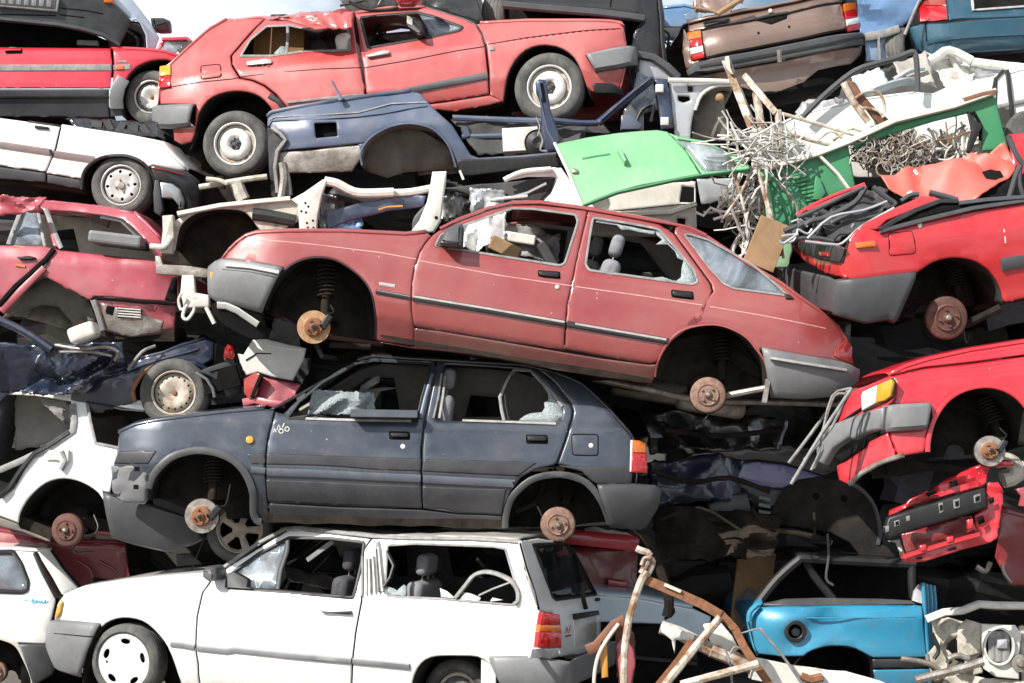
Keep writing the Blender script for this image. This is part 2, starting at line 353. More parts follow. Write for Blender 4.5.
class Surf:
    """a body surface in its thing's own coordinates: o + a*s + b*t, bulging outwards along c"""
    def __init__(s, mw, o, a, b, ins=None, rows=()):
        s.mw, s.inv = mw, mw.inverted(); s.o, s.a, s.b = Vector(o), Vector(a).normalized(), Vector(b).normalized()
        s.c = s.a.cross(s.b).normalized(); s.ins = ins or (lambda u, v: 0.0); s.rows = rows
        s.co = s.inv @ CAM
    def uv(s, q, off=0):
        d = (s.inv @ at(q[0], q[1], 0)) - s.co; n = off; u = v = 0
        for _ in range(4):
            # plane: (x-o).c = n
            t = (n - (s.co - s.o).dot(s.c)) / d.dot(s.c); x = s.co + d * t - s.o
            u, v = x.dot(s.a), x.dot(s.b); n = off - s.ins(u, v)
        return (u, v)
    def pos(s, u, v, off=0): return s.o + s.a * u + s.b * v + s.c * (off - s.ins(u, v))
    def pt(s, q, off=0): u, v = s.uv(q, off); return s.pos(u, v, off)
    def nrm(s, u, v):
        e = .01; x = s.pos(u + e, v) - s.pos(u - e, v); y = s.pos(u, v + e) - s.pos(u, v - e); return x.cross(y).normalized()
    def panel(s, name, poly, mat, parent, holes=(), off=0, t=.012, gap=.0022, step=.06, edge=.004, dent=None, smooth=True, rim=.012, angle=None):
        P = dedupe([s.uv(q, off) for q in poly])
        if area(P) < 0: P = P[::-1]
        if gap: P = dedupe(offset(P, gap))
        H = []
        for h in holes:
            h = dedupe([s.uv(q, off) for q in h])
            if area(h) > 0: h = h[::-1]
            H.append(resample(h, step * .6))
        P = resample(P, step * .6)
        V, Fs, bnd = fill(P, H, step, s.rows, rim if edge else 0)
        vs = [s.pos(u, v, off - (edge if i in bnd else 0) + (dent(u, v) if dent else 0)) for i, (u, v) in enumerate(V)]
        return mesh(name, vs, Fs, mat, parent, smooth, sol=t, angle=angle)
    def strip(s, name, line, w, h, mat, parent, closed=False, off=0, sharp=False, ends=True):
        """a moulding, seal or lip of width w (m) and height h (m) laid along a line of pixels"""
        P = [s.uv(q, off) for q in line]
        P = dedupe(P) if closed else P
        P = resample(P, .05, closed); N = len(P); vs = []
        prof = [(-.5, -.004), (-.5, .75), (-.3, 1), (.3, 1), (.5, .75), (.5, -.004)] if not sharp else [(-.5, -.004), (-.48, 1), (.48, 1), (.5, -.004)]
        K = len(prof)
        for i, (u, v) in enumerate(P):
            a = P[i - 1] if (i or closed) else P[i]; b = P[(i + 1) % N] if (i < N - 1 or closed) else P[i]
            d = Vector((b[0] - a[0], b[1] - a[1]));
            if d.length < 1e-9: d = Vector((1, 0))
            d.normalize(); nn = Vector((-d.y, d.x))
            for x, y in prof: vs.append(s.pos(u + nn.x * x * w, v + nn.y * x * w, off + (y * h if y > 0 else y)))
        fs = []
        for i in range(N if closed else N - 1):
            j = (i + 1) % N
            fs += [(i * K + k, j * K + k, j * K + k + 1, i * K + k + 1) for k in range(K - 1)]
        if not closed: fs += [tuple(range(K)), tuple((N - 1) * K + k for k in range(K))[::-1]]
        return mesh(name, vs, fs, mat, parent, True)
    def block(s, name, poly, depth, mat, parent, off=0, bev=.006, dent=None):
        """a solid slab standing `depth` proud of the surface, edges rounded"""
        P = dedupe([s.uv(q, off) for q in poly])
        if area(P) < 0: P = P[::-1]
        N = len(P); L = []
        for ins, h in ((0, -.01), (0, depth - bev), (bev * .35, depth - bev * .3), (bev, depth)):
            Q = offset(P, ins) if ins else P
            L.append([s.pos(u, v, off + h + (dent(u, v) if dent else 0)) for u, v in Q])
        vs = [v for l in L for v in l]; fs = []
        for r in range(3):
            fs += [(r * N + i, r * N + (i + 1) % N, (r + 1) * N + (i + 1) % N, (r + 1) * N + i) for i in range(N)]
        fs.append(tuple(3 * N + i for i in range(N))); fs.append(tuple(range(N))[::-1])
        return mesh(name, vs, fs, mat, parent, True, angle=50)

def lathe(prof, n=40, axis='-y'):
    """profile [(radius, height outwards)] turned about local -Y"""
    vs = []; fs = []; K = len(prof)
    for i in range(n):
        a = 2 * math.pi * i / n
        vs += [(r * math.cos(a), -h, r * math.sin(a)) for r, h in prof]
    for i in range(n):
        j = (i + 1) % n; fs += [(i * K + k, i * K + k + 1, j * K + k + 1, j * K + k) for k in range(K - 1)]
    return vs, fs
def boxm(c, s, R=None):
    vs = [Vector((x * s[0] / 2, y * s[1] / 2, zz * s[2] / 2)) for x in (-1, 1) for y in (-1, 1) for zz in (-1, 1)]
    vs = [(R @ v if R else v) + Vector(c) for v in vs]
    return vs, [(0, 1, 3, 2), (4, 6, 7, 5), (0, 4, 5, 1), (2, 3, 7, 6), (0, 2, 6, 4), (1, 5, 7, 3)]
def tubem(pts, r, n=8, cap=True, flat=1.0):
    P = [Vector(q) for q in pts]; vs = []; fs = []
    up = None
    for i, q in enumerate(P):
        d = (P[min(i + 1, len(P) - 1)] - P[max(i - 1, 0)]).normalized()
        if up is None: up = d.orthogonal().normalized()
        up = (up - d * up.dot(d))
        if up.length < 1e-4: up = d.orthogonal()
        up.normalize(); sd = d.cross(up); rr = r[i] if isinstance(r, (list, tuple)) else r
        for k in range(n):
            a = 2 * math.pi * k / n; vs.append(q + up * math.cos(a) * rr + sd * math.sin(a) * rr * flat)
    for i in range(len(P) - 1):
        fs += [(i * n + k, i * n + (k + 1) % n, (i + 1) * n + (k + 1) % n, (i + 1) * n + k) for k in range(n)]
    if cap: fs += [tuple(range(n))[::-1], tuple((len(P) - 1) * n + k for k in range(n))]
    return vs, fs
def tube(name, pts, r, mat, parent=None, n=8, sm=3, flat=1.0):
    """a bent bar through (px, py, Y) points"""
    P = smooth_line([at(*q) for q in pts], sm) if sm else [at(*q) for q in pts]
    vs, fs = tubem(P, r, n, flat=flat)
    if parent is not None: inv = parent.matrix_world.inverted(); vs = [inv @ v for v in vs]
    return mesh(name, vs, fs, mat, parent)
def beamm(a, b, w, h, up=Vector((0, 0, 1))):
    a, b = Vector(a), Vector(b); d = (b - a); L = d.length; d.normalize()
    s = d.cross(up)
    if s.length < 1e-3: s = d.cross(Vector((0, 1, 0)))
    s.normalize(); u = s.cross(d); Rm = Matrix((d, s, u)).transposed()
    return boxm((a + b) / 2, (L, w, h), Rm)
def wmesh(name, vf, mat, parent, smooth=False):
    inv = parent.matrix_world.inverted(); return mesh(name, [inv @ Vector(v) for v in vf[0]], vf[1], mat, parent, smooth)
def bevel(o, w=.004, seg=2):
    m = o.modifiers.new('bevel', 'BEVEL'); m.width = w; m.segments = seg; m.limit_method = 'ANGLE'; m.angle_limit = R_(35); return o
def sheet(name, corners, nx, ny, mat, parent=None, amp=.05, sc=3, seed=1, t=.006, smooth=False, edge=.03, ridge=True):
    """a crumpled sheet of metal between four (px, py, Y) corners: TL, TR, BR, BL"""
    nx, ny = int(nx * 1.8), int(ny * 1.8); smooth = True
    A, B, C_, D = [at(*q) for q in corners]; vs = []; inv = parent.matrix_world.inverted() if parent is not None else Matrix()
    n = (B - A).cross(D - A).normalized(); cf = crush(amp, sc, seed, ridge); W = (B - A).length; H = (D - A).length
    for j in range(ny + 1):
        for i in range(nx + 1):
            s, t_ = i / nx, j / ny
            q = (A * (1 - s) + B * s) * (1 - t_) + (D * (1 - s) + C_ * s) * t_
            k = edge * (1 if (j in (0, ny) or i in (0, nx)) else .4)
            q = q + n * cf(s * W, t_ * H) + Vector((nz(i, j, .7, seed), nz(i, j, .7, seed + 2), nz(i, j, .7, seed + 4))) * k * .6
            vs.append(inv @ q)
    fs = [(j * (nx + 1) + i, (j + 1) * (nx + 1) + i, (j + 1) * (nx + 1) + i + 1, j * (nx + 1) + i + 1) for j in range(ny) for i in range(nx)]
    return mesh(name, vs, fs, mat, parent, smooth, sol=t, angle=26)

class Thing:
    """a wreck: an Empty at its place with its own axes (x along the car towards photo right, y into the pile, z up)"""
    def __init__(s, name, label, cat, px, py, Y, pitch=0, yaw=0, roll=0, W=1.5, group=None, sec=None, uL=None, uR=None, end=.09, endr=.4, shear=0, kind=None):
        s.root = bpy.data.objects.new(name, None); COL.objects.link(s.root); tag(s.root, label, cat, group, kind or 'thing')
        s.mw = Matrix.Translation(at(px, py, Y)) @ Matrix.Rotation(R_(yaw), 4, 'Z') @ Matrix.Rotation(-R_(pitch), 4, 'Y') @ Matrix.Rotation(R_(roll), 4, 'X')
        s.root.matrix_world = s.mw; s.root.empty_display_size = .2; s.W = W
        flat = Surf(s.mw, (0, 0, 0), (1, 0, 0), (0, 0, 1))
        tab = sorted([(flat.uv((px, y))[1], i) for y, i in (sec or [])])
        lo = flat.uv((uL, py))[0] if uL is not None else -99; hi = flat.uv((uR, py))[0] if uR is not None else 99
        def ins(u, v):
            r = 0; vv = v - shear * u
            if tab:
                if vv <= tab[0][0]: r = tab[0][1]
                elif vv >= tab[-1][0]:
                    (a, x), (b, y) = tab[-2], tab[-1]; r = y + (vv - b) * (y - x) / (b - a)
                else:
                    for (a, x), (b, y) in zip(tab, tab[1:]):
                        if a <= vv <= b: r = x + (y - x) * (vv - a) / (b - a); break
            e = max(0, (u - (hi - endr)) / endr, ((lo + endr) - u) / endr)
            return r + end * min(e, 1.6) ** 2
        s.ins = ins; s.tab = tab
        rows = [a for a, _ in tab] if shear == 0 else []
        s.side = Surf(s.mw, (0, 0, 0), (1, 0, 0), (0, 0, 1), ins, rows)
        s.far = Surf(s.mw, (0, W, 0), (1, 0, 0), (0, 0, 1), lambda u, v: -ins(u, v))
    def loc(s, px, py, n=0):
        """the point of the thing's own plane y = n seen at a pixel"""
        S = s.side; d = (S.inv @ at(px, py, 0)) - S.co; t = (n - S.co.y) / d.y; return S.co + d * t
    def plane(s, q, direction, up=(0, 0, 1), n=0, ins=None):
        """another flat face of the thing, through the point seen at pixel q at depth n"""
        return Surf(s.mw, s.loc(*q, n), direction, up, ins)
    def farpanel(s, name, poly, mat, holes=(), t=.01, step=.12, inn=0, parent=None):
        W = s.W; ins = s.ins
        P = [s.side.uv(q) for q in poly]; H = [[s.side.uv(q) for q in h] for h in holes]
        P = dedupe(P)
        if area(P) < 0: P = P[::-1]
        V, Fs, b = fill(resample(P, step), [resample(dedupe(h if area(h) < 0 else h[::-1]), step) for h in H], step, (), 0)
        vs = [(u, W - ins(u, v) - inn, v) for u, v in V]
        return mesh(name, vs, [f[::-1] for f in Fs], mat, parent or s.root, True, sol=t)
    def top(s, name, line, mat, crown=.04, t=.012, drop=.012, n0=0, W=None, dent=None, parent=None, over=.0, nseg=14, smooth=True):
        """roof, bonnet or boot lid: carried across the car from the line on the near side to the far side"""
        W = W or s.W; vs = []; P = resample([s.side.uv(q) for q in line], .08, False)
        for u, v in P:
            i0 = s.ins(u, v) + n0 - over; w_ = W - s.ins(u, v) - n0 + over - i0
            for k in range(nseg + 1):
                x = k / nseg; x = .5 - .5 * math.cos(math.pi * x) if nseg > 4 else x
                y = i0 + w_ * x
                vs.append((u, y, v + crown * (1 - (2 * x - 1) ** 2) ** .6 - (drop if k in (0, nseg) else 0) + (dent(u, y) if dent else 0)))
        K = nseg + 1
        fs = [(i * K + k, i * K + k + 1, (i + 1) * K + k + 1, (i + 1) * K + k) for i in range(len(P) - 1) for k in range(nseg)]
        if area([(P[0][0], P[0][1]), (P[-1][0], P[-1][1]), (P[0][0], P[0][1] - 5)]) > 0: fs = [f[::-1] for f in fs]
        return mesh(name, vs, fs, mat, parent or s.root, smooth, sol=t)
    def wheelhouse(s, name, arch, mat='liner', depth=.42, parent=None, n0=.012):
        P = [s.side.uv(q) for q in arch]; P = resample(P, .08, False); vs = []
        D = [n0, .1, .22, depth]
        for u, v in P:
            for k, d in enumerate(D):
                vs.append((u, s.ins(u, v) * (1 if k == 0 else .5) + d, v + .012 * nz(u, d, 8, 3)))
        K = len(D); fs = [(i * K + k, i * K + k + 1, (i + 1) * K + k + 1, (i + 1) * K + k) for i in range(len(P) - 1) for k in range(K - 1)]
        base = len(vs); cx = sum(q[0] for q in P) / len(P); cy = min(q[1] for q in P)
        # back wall, lightly modelled
        rings = 5
        for r in range(rings):
            f = 1 - r / rings
            for u, v in P: vs.append((cx + (u - cx) * f, s.ins(u, v) * .5 + depth + .03 * math.sin(r * 1.7) + .02 * nz(u, v, 6, 2), cy + (v - cy) * f))
        n = len(P)
        fs += [(base + r * n + i, base + r * n + i + 1, base + (r + 1) * n + i + 1, base + (r + 1) * n + i) for r in range(rings - 1) for i in range(n - 1)]
        return mesh(name, vs, fs, mat, parent or s.root, True, sol=.01)
    def bumper(s, name, topl, botl, end, mat, prot=.035, r=.14, W=None, wrap=True, parent=None, bulge=((0, 0), (.04, .8), (.12, 1), (.5, 1.05), (.88, 1), (.97, .7), (1, .1)), slope=0, n_end=None, groove=None):
        """bumper: starts on the near side, turns the corner at `end` ('L'/'R') and runs across the car"""
        W = W or s.W; A = [s.side.uv(q) for q in topl]; B = [s.side.uv(q) for q in botl]
        sg = 1 if end == 'R' else -1
        def pl(L, n):
            d = [0]
            for a, b in zip(L, L[1:]): d.append(d[-1] + math.dist(a, b))
            r_ = []
            for k in range(n):
                x = d[-1] * k / (n - 1); i = 0
                while i < len(L) - 2 and d[i + 1] < x: i += 1
                t = (x - d[i]) / max(1e-9, d[i + 1] - d[i]); r_.append((L[i][0] + (L[i + 1][0] - L[i][0]) * t, L[i][1] + (L[i + 1][1] - L[i][1]) * t))
            return r_
        n = 12; A, B = pl(A, n), pl(B, n); st = []
        ue = max(A[-1][0] * sg, B[-1][0] * sg) * sg
        for a, b in zip(A, B):
            st.append((a, b, 0))
        vt, vb = A[-1][1], B[-1][1]; rows = []
        for a, b in zip(A, B):
            row = []
            for tt, pr in bulge:
                u = a[0] + (b[0] - a[0]) * tt; v = a[1] + (b[1] - a[1]) * tt
                # plan: near the end turn inwards along a quarter circle
                r2 = .07; e = (u * sg - (ue * sg - r2)) / r2; e = min(max(e, 0), 1)
                nn = s.ins(u, v) + (1 - math.sqrt(max(0, 1 - e * e))) * r2
                row.append((u, nn - prot * pr + .01, v))
            rows.append(row)
        if wrap:
            lastA, lastB = A[-1], B[-1]
            r0 = s.ins(ue, (vt + vb) / 2) + .07; ys = [r0 + .03 + (W - r - r0) * k / 8 for k in range(0, 9)]
            for y in ys:
                c = .02 * (1 - (2 * y / W - 1) ** 2) - .03 * min(1, y / .4)
                rows.append([(lastA[0] + (lastB[0] - lastA[0]) * tt + sg * (c + prot * pr * .2), y, vt + (vb - vt) * tt + slope * y) for tt, pr in bulge])
            for a in (30, 60, 90):
                rows.append([(lastA[0] + (lastB[0] - lastA[0]) * tt + sg * (r * math.cos(R_(a)) - r), W - r + r * math.sin(R_(a)), vt + (vb - vt) * tt + slope * W) for tt, pr in bulge])
            a0, b0 = A[0], B[0]
            rows.append([(a0[0] + (b0[0] - a0[0]) * tt, W, a0[1] + (b0[1] - a0[1]) * tt + slope * W) for tt, pr in bulge])
        K = len(bulge); vs = [q for r_ in rows for q in r_]
        fs = [(i * K + k, i * K + k + 1, (i + 1) * K + k + 1, (i + 1) * K + k) for i in range(len(rows) - 1) for k in range(K - 1)]
        if sg < 0: fs = [f[::-1] for f in fs]
        return mesh(name, vs, [f[::-1] for f in fs], mat, parent or s.root, True, sol=.02, angle=32)
    def floor(s, name, line, mat='under', th=.09, n0=.10, rows=None):
        """underbody slab below the given near-side line"""
        P = resample([s.side.uv(q) for q in line], .18, False); W = s.W; vs = []; K = 9
        for i, (u, v) in enumerate(P):
            for k in range(K):
                y = n0 + (W - 2 * n0) * k / (K - 1); vs.append((u, y, v + .035 * nz(u, y, 5, 3) - (.05 if k in (3, 4, 5) else 0)))
        fs = [(i * K + k, i * K + k + 1, (i + 1) * K + k + 1, (i + 1) * K + k) for i in range(len(P) - 1) for k in range(K - 1)]
        return mesh(name, vs, fs, mat, s.root, False, sol=th)
    def strut(s, px, py, top_, n=.16, mat='under', parent=None, spring=True):
        a = s.loc(px, py, n + .04); b = s.loc(*top_, n + .1)
        parts = [tubem([a, a.lerp(b, .5)], .032, 10), tubem([a.lerp(b, .5), b], .018, 8)]
        if spring:
            P = []; d = (b - a); e1 = d.orthogonal().normalized(); e2 = d.normalized().cross(e1)
            for i in range(70): t = .35 + .6 * i / 69; P.append(a + d * t + (e1 * math.cos(i * .75) + e2 * math.sin(i * .75)) * .062)
            parts.append(tubem(P, .008, 6))
        parts.append(tubem([a + Vector((-.02, .02, -.03)), a + Vector((.1, .5, -.02))], .02, 8))
        return mesh('suspension_strut', *merge(parts), mat, parent or s.root)
    def hub(s, px, py, rpx, kind='disc', n=.07, mat=None, parent=None, tilt=0):
        c = s.loc(px, py, n); R = (s.loc(px + rpx, py, n) - c).length
        root = bpy.data.objects.new('wheel_hub', None); COL.objects.link(root); root.parent = s.root
        rg = random.Random(int(px * 7 + py)); root.location = c; root.rotation_euler = (R_(rg.uniform(-3, 3)), rg.uniform(0, 6.28) if kind != 'disc' else rg.uniform(-.5, .5), R_(tilt + rg.uniform(-13, 13)))
        if kind == 'disc':
            d = mesh('brake_disc', *lathe([(R * .45, .002), (R * .62, 0), (R * .64, -.004), (R, -.004), (R, -.012), (R, -.022), (R * .5, -.022)], 44), mat or 'rustdisc', root)
            hat = [(0, .045), (R * .16, .045), (R * .22, .042), (R * .24, .026), (R * .50, .026), (R * .57, .018), (R * .6, -.01)]
            parts = [lathe(hat, 36)]
            for k in range(4):
                a = k * math.pi / 2 + .5; x, zz = R * .38 * math.cos(a), R * .38 * math.sin(a)
                vs, fs = lathe([(0, .05), (.007, .05), (.009, .045), (.009, .02)], 8); parts.append(([(v[0] + x, v[1], v[2] + zz) for v in vs], fs))
            mesh('hub_centre', *merge(parts), 'rust', root)
            mesh('axle_nut', *lathe([(0, .052), (R * .12, .052), (R * .15, .05), (R * .15, .04)], 12), 'blackp', root)
            cal = boxm((R * .72, .0, R * .35), (R * .42, .06, R * .95), Matrix.Rotation(.5, 3, 'Y')); bevel(mesh('brake_caliper', *cal, 'blackp', root, False), .01)
        else:
            prof = [(0, .035), (R * .20, .035), (R * .24, .02), (R * .50, .016), (R * .58, .022), (R * .66, .008), (R * .9, .006), (R * .97, 0), (R, -.008), (R, -.05), (R * .9, -.06)]
            parts = [lathe(prof, 44)]
            for k in range(4):
                a = k * math.pi / 2 + .3; x, zz = R * .40 * math.cos(a), R * .40 * math.sin(a)
                vs, fs = lathe([(0, .036), (.007, .036), (.009, .03), (.009, .005)], 8); parts.append(([(v[0] + x, v[1], v[2] + zz) for v in vs], fs))
            mesh('brake_drum', *merge(parts), mat or 'drum', root)
            mesh('grease_cap', *lathe([(0, .052), (R * .1, .05), (R * .16, .04), (R * .17, .03)], 16), 'steel', root)
        hp = [Vector((R * .2, .03, R * .8)), Vector((R * 1.1, .06, R * rg.uniform(.5, 1.3))), Vector((R * rg.uniform(.6, 1.5), .18, R * rg.uniform(1.4, 2)))]
        mesh('brake_hose', *tubem([Vector(q) for q in smooth_line(hp, 5)], .006, 6), 'blackp', root)
        mesh('back_plate', *lathe([(0, -.03), (R * .95, -.03), (R * 1.04, -.02), (R * 1.04, -.035), (0, -.045)], 24), 'under', root)
        mesh('axle_stub', *lathe([(R * .3, -.02), (R * .3, -.3)], 12), 'under', root)
        return root
    def wheel(s, px, py, rpx, style='steel', n=.0, tilt=0, lean=0, rimmat=None, w=.16, parent=None, frac=.62):
        c = s.loc(px, py, n); R = (s.loc(px + rpx, py, n) - c).length
        return wheel_obj(s.root, c, R, style, tilt, lean, rimmat, w, frac)
def wheel_obj(parent, c, R, style='steel', tilt=0, lean=0, rimmat=None, w=.16, frac=.62, name='wheel'):
    root = bpy.data.objects.new(name, None); COL.objects.link(root); root.parent = parent
    root.location = c; root.rotation_euler = (R_(lean), 0, R_(tilt)); r0 = R * frac
    tp = [(r0 * .98, -.02), (r0 * 1.03, .012), (r0 * 1.10, .020), (R * .80, .024), (R * .885, .018), (R * .89, .0165), (R * .945, .006), (R * .975, -.004), (R * .99, -.02)]
    for k in range(1, 5): tp += [(R * .99, -w * (k / 5) + .012), (R * .975, -w * (k / 5) + .009), (R * .975, -w * (k / 5) + .003), (R * .995, -w * k / 5)]
    tp += [(R * .97, -w + .01), (R * .85, -w - .01), (r0, -w)]
    mesh('tyre', *lathe(tp, 56), 'tyre', root)
    rm = rimmat or 'rim'
    S = Surf(Matrix(), (0, 0, 0), (1, 0, 0), (0, 0, 1))
    def disc(nm, ro, prof, holes, mat, step=.03, ri=0):
        P = circ(0, 0, ro, n=48); H = [h if area(h) < 0 else h[::-1] for h in holes]
        V, Fs, b = fill(P, H, step, (), .004)
        def hh(x, y):
            r = math.hypot(x, y) / ro; q = prof
            for (a, u), (b_, v) in zip(q, q[1:]):
                if a <= r <= b_: return u + (v - u) * (r - a) / (b_ - a)
            return q[-1][1]
        return mesh(nm, [(x, -hh(x, y), y) for x, y in V], Fs, mat, root, True, sol=.006, angle=60)
    lip = mesh('rim_lip', *lathe([(r0 * .90, -.03), (r0 * .92, .0), (r0 * .94, .012), (r0 * .985, .018), (r0 * 1.02, .016), (r0 * 1.03, .0)], 56), rm, root)
    mesh('rim_barrel', *lathe([(r0 * .92, 0), (r0 * .88, -.05), (r0 * .80, -w * .8), (0, -w * .8)], 32), 'dark', root)
    if style == 'steel':
        hs = [circ(r0 * .74 * math.cos(a), r0 * .74 * math.sin(a), r0 * .052, n=8) for a in [2 * math.pi * k / 16 for k in range(16)]] + [circ(0, 0, r0 * .11, n=10)]
        disc('rim', r0 * .93, [(0, -.03), (.22, -.03), (.3, -.012), (.5, -.012), (.62, .006), (.8, -.01), (.93, -.03), (1, -.03)], hs, rm)
        mesh('axle_cap', *lathe([(0, -.012), (r0 * .09, -.014), (r0 * .13, -.03)], 12), 'rust', root)
    elif style == 'slots':
        hs = []
        for k in range(8):
            a = 2 * math.pi * k / 8 + .2; hs.append([(r0 * .70 * math.cos(a) + r0 * .1 * math.cos(b_) * math.cos(a) - r0 * .075 * math.sin(b_) * math.sin(a), r0 * .70 * math.sin(a) + r0 * .1 * math.cos(b_) * math.sin(a) + r0 * .075 * math.sin(b_) * math.cos(a)) for b_ in [2 * math.pi * j / 10 for j in range(10)]])
        disc('rim', r0 * .93, [(0, .0), (.3, .0), (.38, -.012), (.55, .006), (.85, .004), (1, -.02)], hs, rm)
        pr = [lathe([(0, .012), (r0 * .16, .012), (r0 * .2, .0)], 20)]
        for k in range(4):
            a = k * math.pi / 2 + .4; vs, fs = lathe([(0, .012), (.008, .012), (.01, .0)], 8); pr.append(([(v[0] + r0 * .3 * math.cos(a), v[1], v[2] + r0 * .3 * math.sin(a)) for v in vs], fs))
        mesh('wheel_nuts', *merge(pr), 'steel', root)
    elif style == 'cover':
        hs = []
        for k in range(5):
            a = 2 * math.pi * k / 5 + .25; hs.append([(r0 * .76 * math.cos(a) + r0 * .10 * math.cos(b_) * math.cos(a) - r0 * .19 * math.sin(b_) * math.sin(a), r0 * .76 * math.sin(a) + r0 * .10 * math.cos(b_) * math.sin(a) + r0 * .19 * math.sin(b_) * math.cos(a)) for b_ in [2 * math.pi * j / 14 for j in range(14)]])
        hs.append(circ(-r0 * .70, -r0 * .02, r0 * .05, n=8))
        disc('hubcap', r0 * .99, [(0, .022), (.4, .02), (.62, .012), (.84, .012), (.93, .026), (1, .014)], hs, rm)
    elif style == 'dish':
        disc('hubcap', r0 * .76, [(0, -.025), (.34, -.025), (.42, .012), (.7, .018), (.9, .012), (1, -.012)], [circ(0, 0, r0 * .2, n=16)], rm)
        pr = [lathe([(0, .014), (r0 * .10, .012), (r0 * .12, -.005), (r0 * .27, -.008), (r0 * .28, -.02)], 20)]
        for k in range(4):
            a = k * math.pi / 2 + .4; vs, fs = lathe([(0, .012), (.009, .01), (.011, -.015)], 8); pr.append(([(v[0] + r0 * .19 * math.cos(a), v[1], v[2] + r0 * .19 * math.sin(a)) for v in vs], fs))
        mesh('wheel_centre', *merge(pr), 'plastic', root)
        disc('rim', r0 * .95, [(0, -.04), (.7, -.04), (.85, -.012), (1, -.02)], [], 'rimtan')
    elif style == 'alloy':
        hs = []
        for k in range(5):
            a0 = 2 * math.pi * k / 5
            hs.append([(r * r0 * math.cos(a0 + b_), r * r0 * math.sin(a0 + b_)) for r, b_ in ((.34, .42), (.84, .20), (.88, .45), (.88, .81), (.84, 1.05), (.34, .84))])
        disc('rim', r0 * .96, [(0, .0), (.3, .0), (.5, -.012), (.85, -.005), (1, .0)], hs, rm)
    return root
def seat(T, px, py, n, w=.46, h=.5, mat='fabric', head=True, face=-1, rec=.12, hm=None):
    """front seat seen from the side: backrest + headrest; (px,py) is the top of the backrest"""
    c = T.loc(px, py, n)
    r = bpy.data.objects.new('seat', None); COL.objects.link(r); r.parent = T.root; r.location = c; r.rotation_euler = (0, -face * rec, 0)
    def pill(nm, cc, ss, m, bv):
        o = mesh(nm, *boxm(cc, ss), m, r, True, angle=89); o.modifiers.new('bevel', 'BEVEL').width = bv; o.modifiers['bevel'].segments = 4; return o
    pill('backrest', (0, 0, -h / 2), (.13, w, h), mat, .05)
    pill('seat_cushion', (face * .24, 0, -h - .02), (.5, w, .13), mat, .05)
    if head: pill('headrest', (0, 0, .11), (.09, w * .55, .15), hm or mat, .04); mesh('headrest_posts', *merge([tubem([(0, y, -.02), (0, y, .06)], .006, 6) for y in (-.06, .06)]), 'steel', r)
    return r
def steering(T, px, py, n, rad=.18, face=-1):
    c = T.loc(px, py, n); r = bpy.data.objects.new('steering_wheel', None); COL.objects.link(r); r.parent = T.root; r.location = c; r.rotation_euler = (0, face * R_(65), 0)
    P = [(rad * math.cos(a), rad * math.sin(a), 0) for a in [2 * math.pi * k / 28 for k in range(29)]]
    mesh('wheel_ring', *tubem(P, .014, 8), 'blackp', r)
    mesh('wheel_spokes', *merge([beamm((0, 0, -.01), (rad * math.cos(a), rad * math.sin(a), 0), .03, .012) for a in (.3, 2.84, -1.57)] + [boxm((0, 0, -.01), (.12, .09, .04)), tubem([(0, 0, 0), (0, 0, -.4)], .025, 8)]), 'blackp', r)
    return r
def underparts(T, pts, rear):
    """exhaust, tank and cross members below the floor"""
    P = [T.loc(x, y, n) for x, y, n in pts]
    mesh('exhaust_pipe', *tubem([Vector(q) for q in smooth_line(P, 4)], .024, 10), 'steel', T.root)
    c = P[rear]; o = bevel(mesh('silencer', *boxm(c + Vector((.1, .25, -.02)), (.5, .22, .13)), 'steel', T.root, True, angle=89), .05, 3)
    o = bevel(mesh('fuel_tank', *boxm(c + Vector((-.35, .45, .03)), (.55, .55, .16)), 'linerg', T.root, True, angle=89), .05, 3)
    for k in (1, 2): mesh('cross_member', *tubem([P[k] + Vector((0, -.05, .05)), P[k] + Vector((.05, 1.0, .05))], .03, 6), 'under', T.root)
def handle(T, S, poly, parent, mat='blackp', plate=None):
    if plate: S.block('handle_recess', rnd(plate, 2), .002, 'dark', parent, bev=.001)
    return S.block('door_handle', rnd(poly, 2.2), .022, mat, parent, bev=.008)
# ------------------------------------------------------------------ ground
def ground():
    vs = []; fs = []; xs = [-400, -120, -40, -15, -8] + [i * .8 for i in range(-9, 10)] + [8, 15, 40, 120, 400]
    ys = [-60, -30, -20, -14] + [i * .8 for i in range(-14, 9)] + [10, 20, 60, 200, 800]
    for y in ys:
        for x in xs: vs.append((x, y, .03 * nz(x, y, .5, 1) - .02 if abs(x) < 10 and abs(y) < 15 else -.02))
    K = len(xs); fs = [(j * K + i, j * K + i + 1, (j + 1) * K + i + 1, (j + 1) * K + i) for j in range(len(ys) - 1) for i in range(K - 1)]
    o = mesh('ground', vs, fs, rough('dusty_yard_ground', (.17, .15, .13), (.11, .10, .085), .95, 1.2, bump=.6)); tag(o, kind='structure')
ground()

# ================================================================== maroon hatchback, centre
T = Thing('red_hatchback', 'long faded maroon five-door car sloping across the middle of the pile, bare hubs, grey bumpers', 'car', 530, 300, -.82, pitch=-9.3, yaw=0, W=1.55,
          sec=[(205, .28), (262, .115), (268, .095), (286, .06), (320, .012), (340, .03), (366, .13), (390, .20)], uL=208, uR=858, end=.13, endr=.5)
Sd, rt = T.side, T.root
ZA = lambda s: z(200, 190, s); ZB = lambda s: z(420, 190, s); ZC = lambda s: z(640, 190, s); ZD = lambda s: z(500, 280, s); ZE = lambda s: z(640, 300, s)
archF = smooth_line(p('263.5,308 266,296 273,283 283,272 297,262 315,257.5 335,260 352,270 364,281 371,293 374.5,310 375.5,325 375,339'), 3)
archR = smooth_line(p('655,377 656,369 659,359 664,349 671,339 681,331 694,326.5 710,324.5 723,326 737,331.5 748,339 756,349 762,357 766,366 768,377 770,394'), 3)
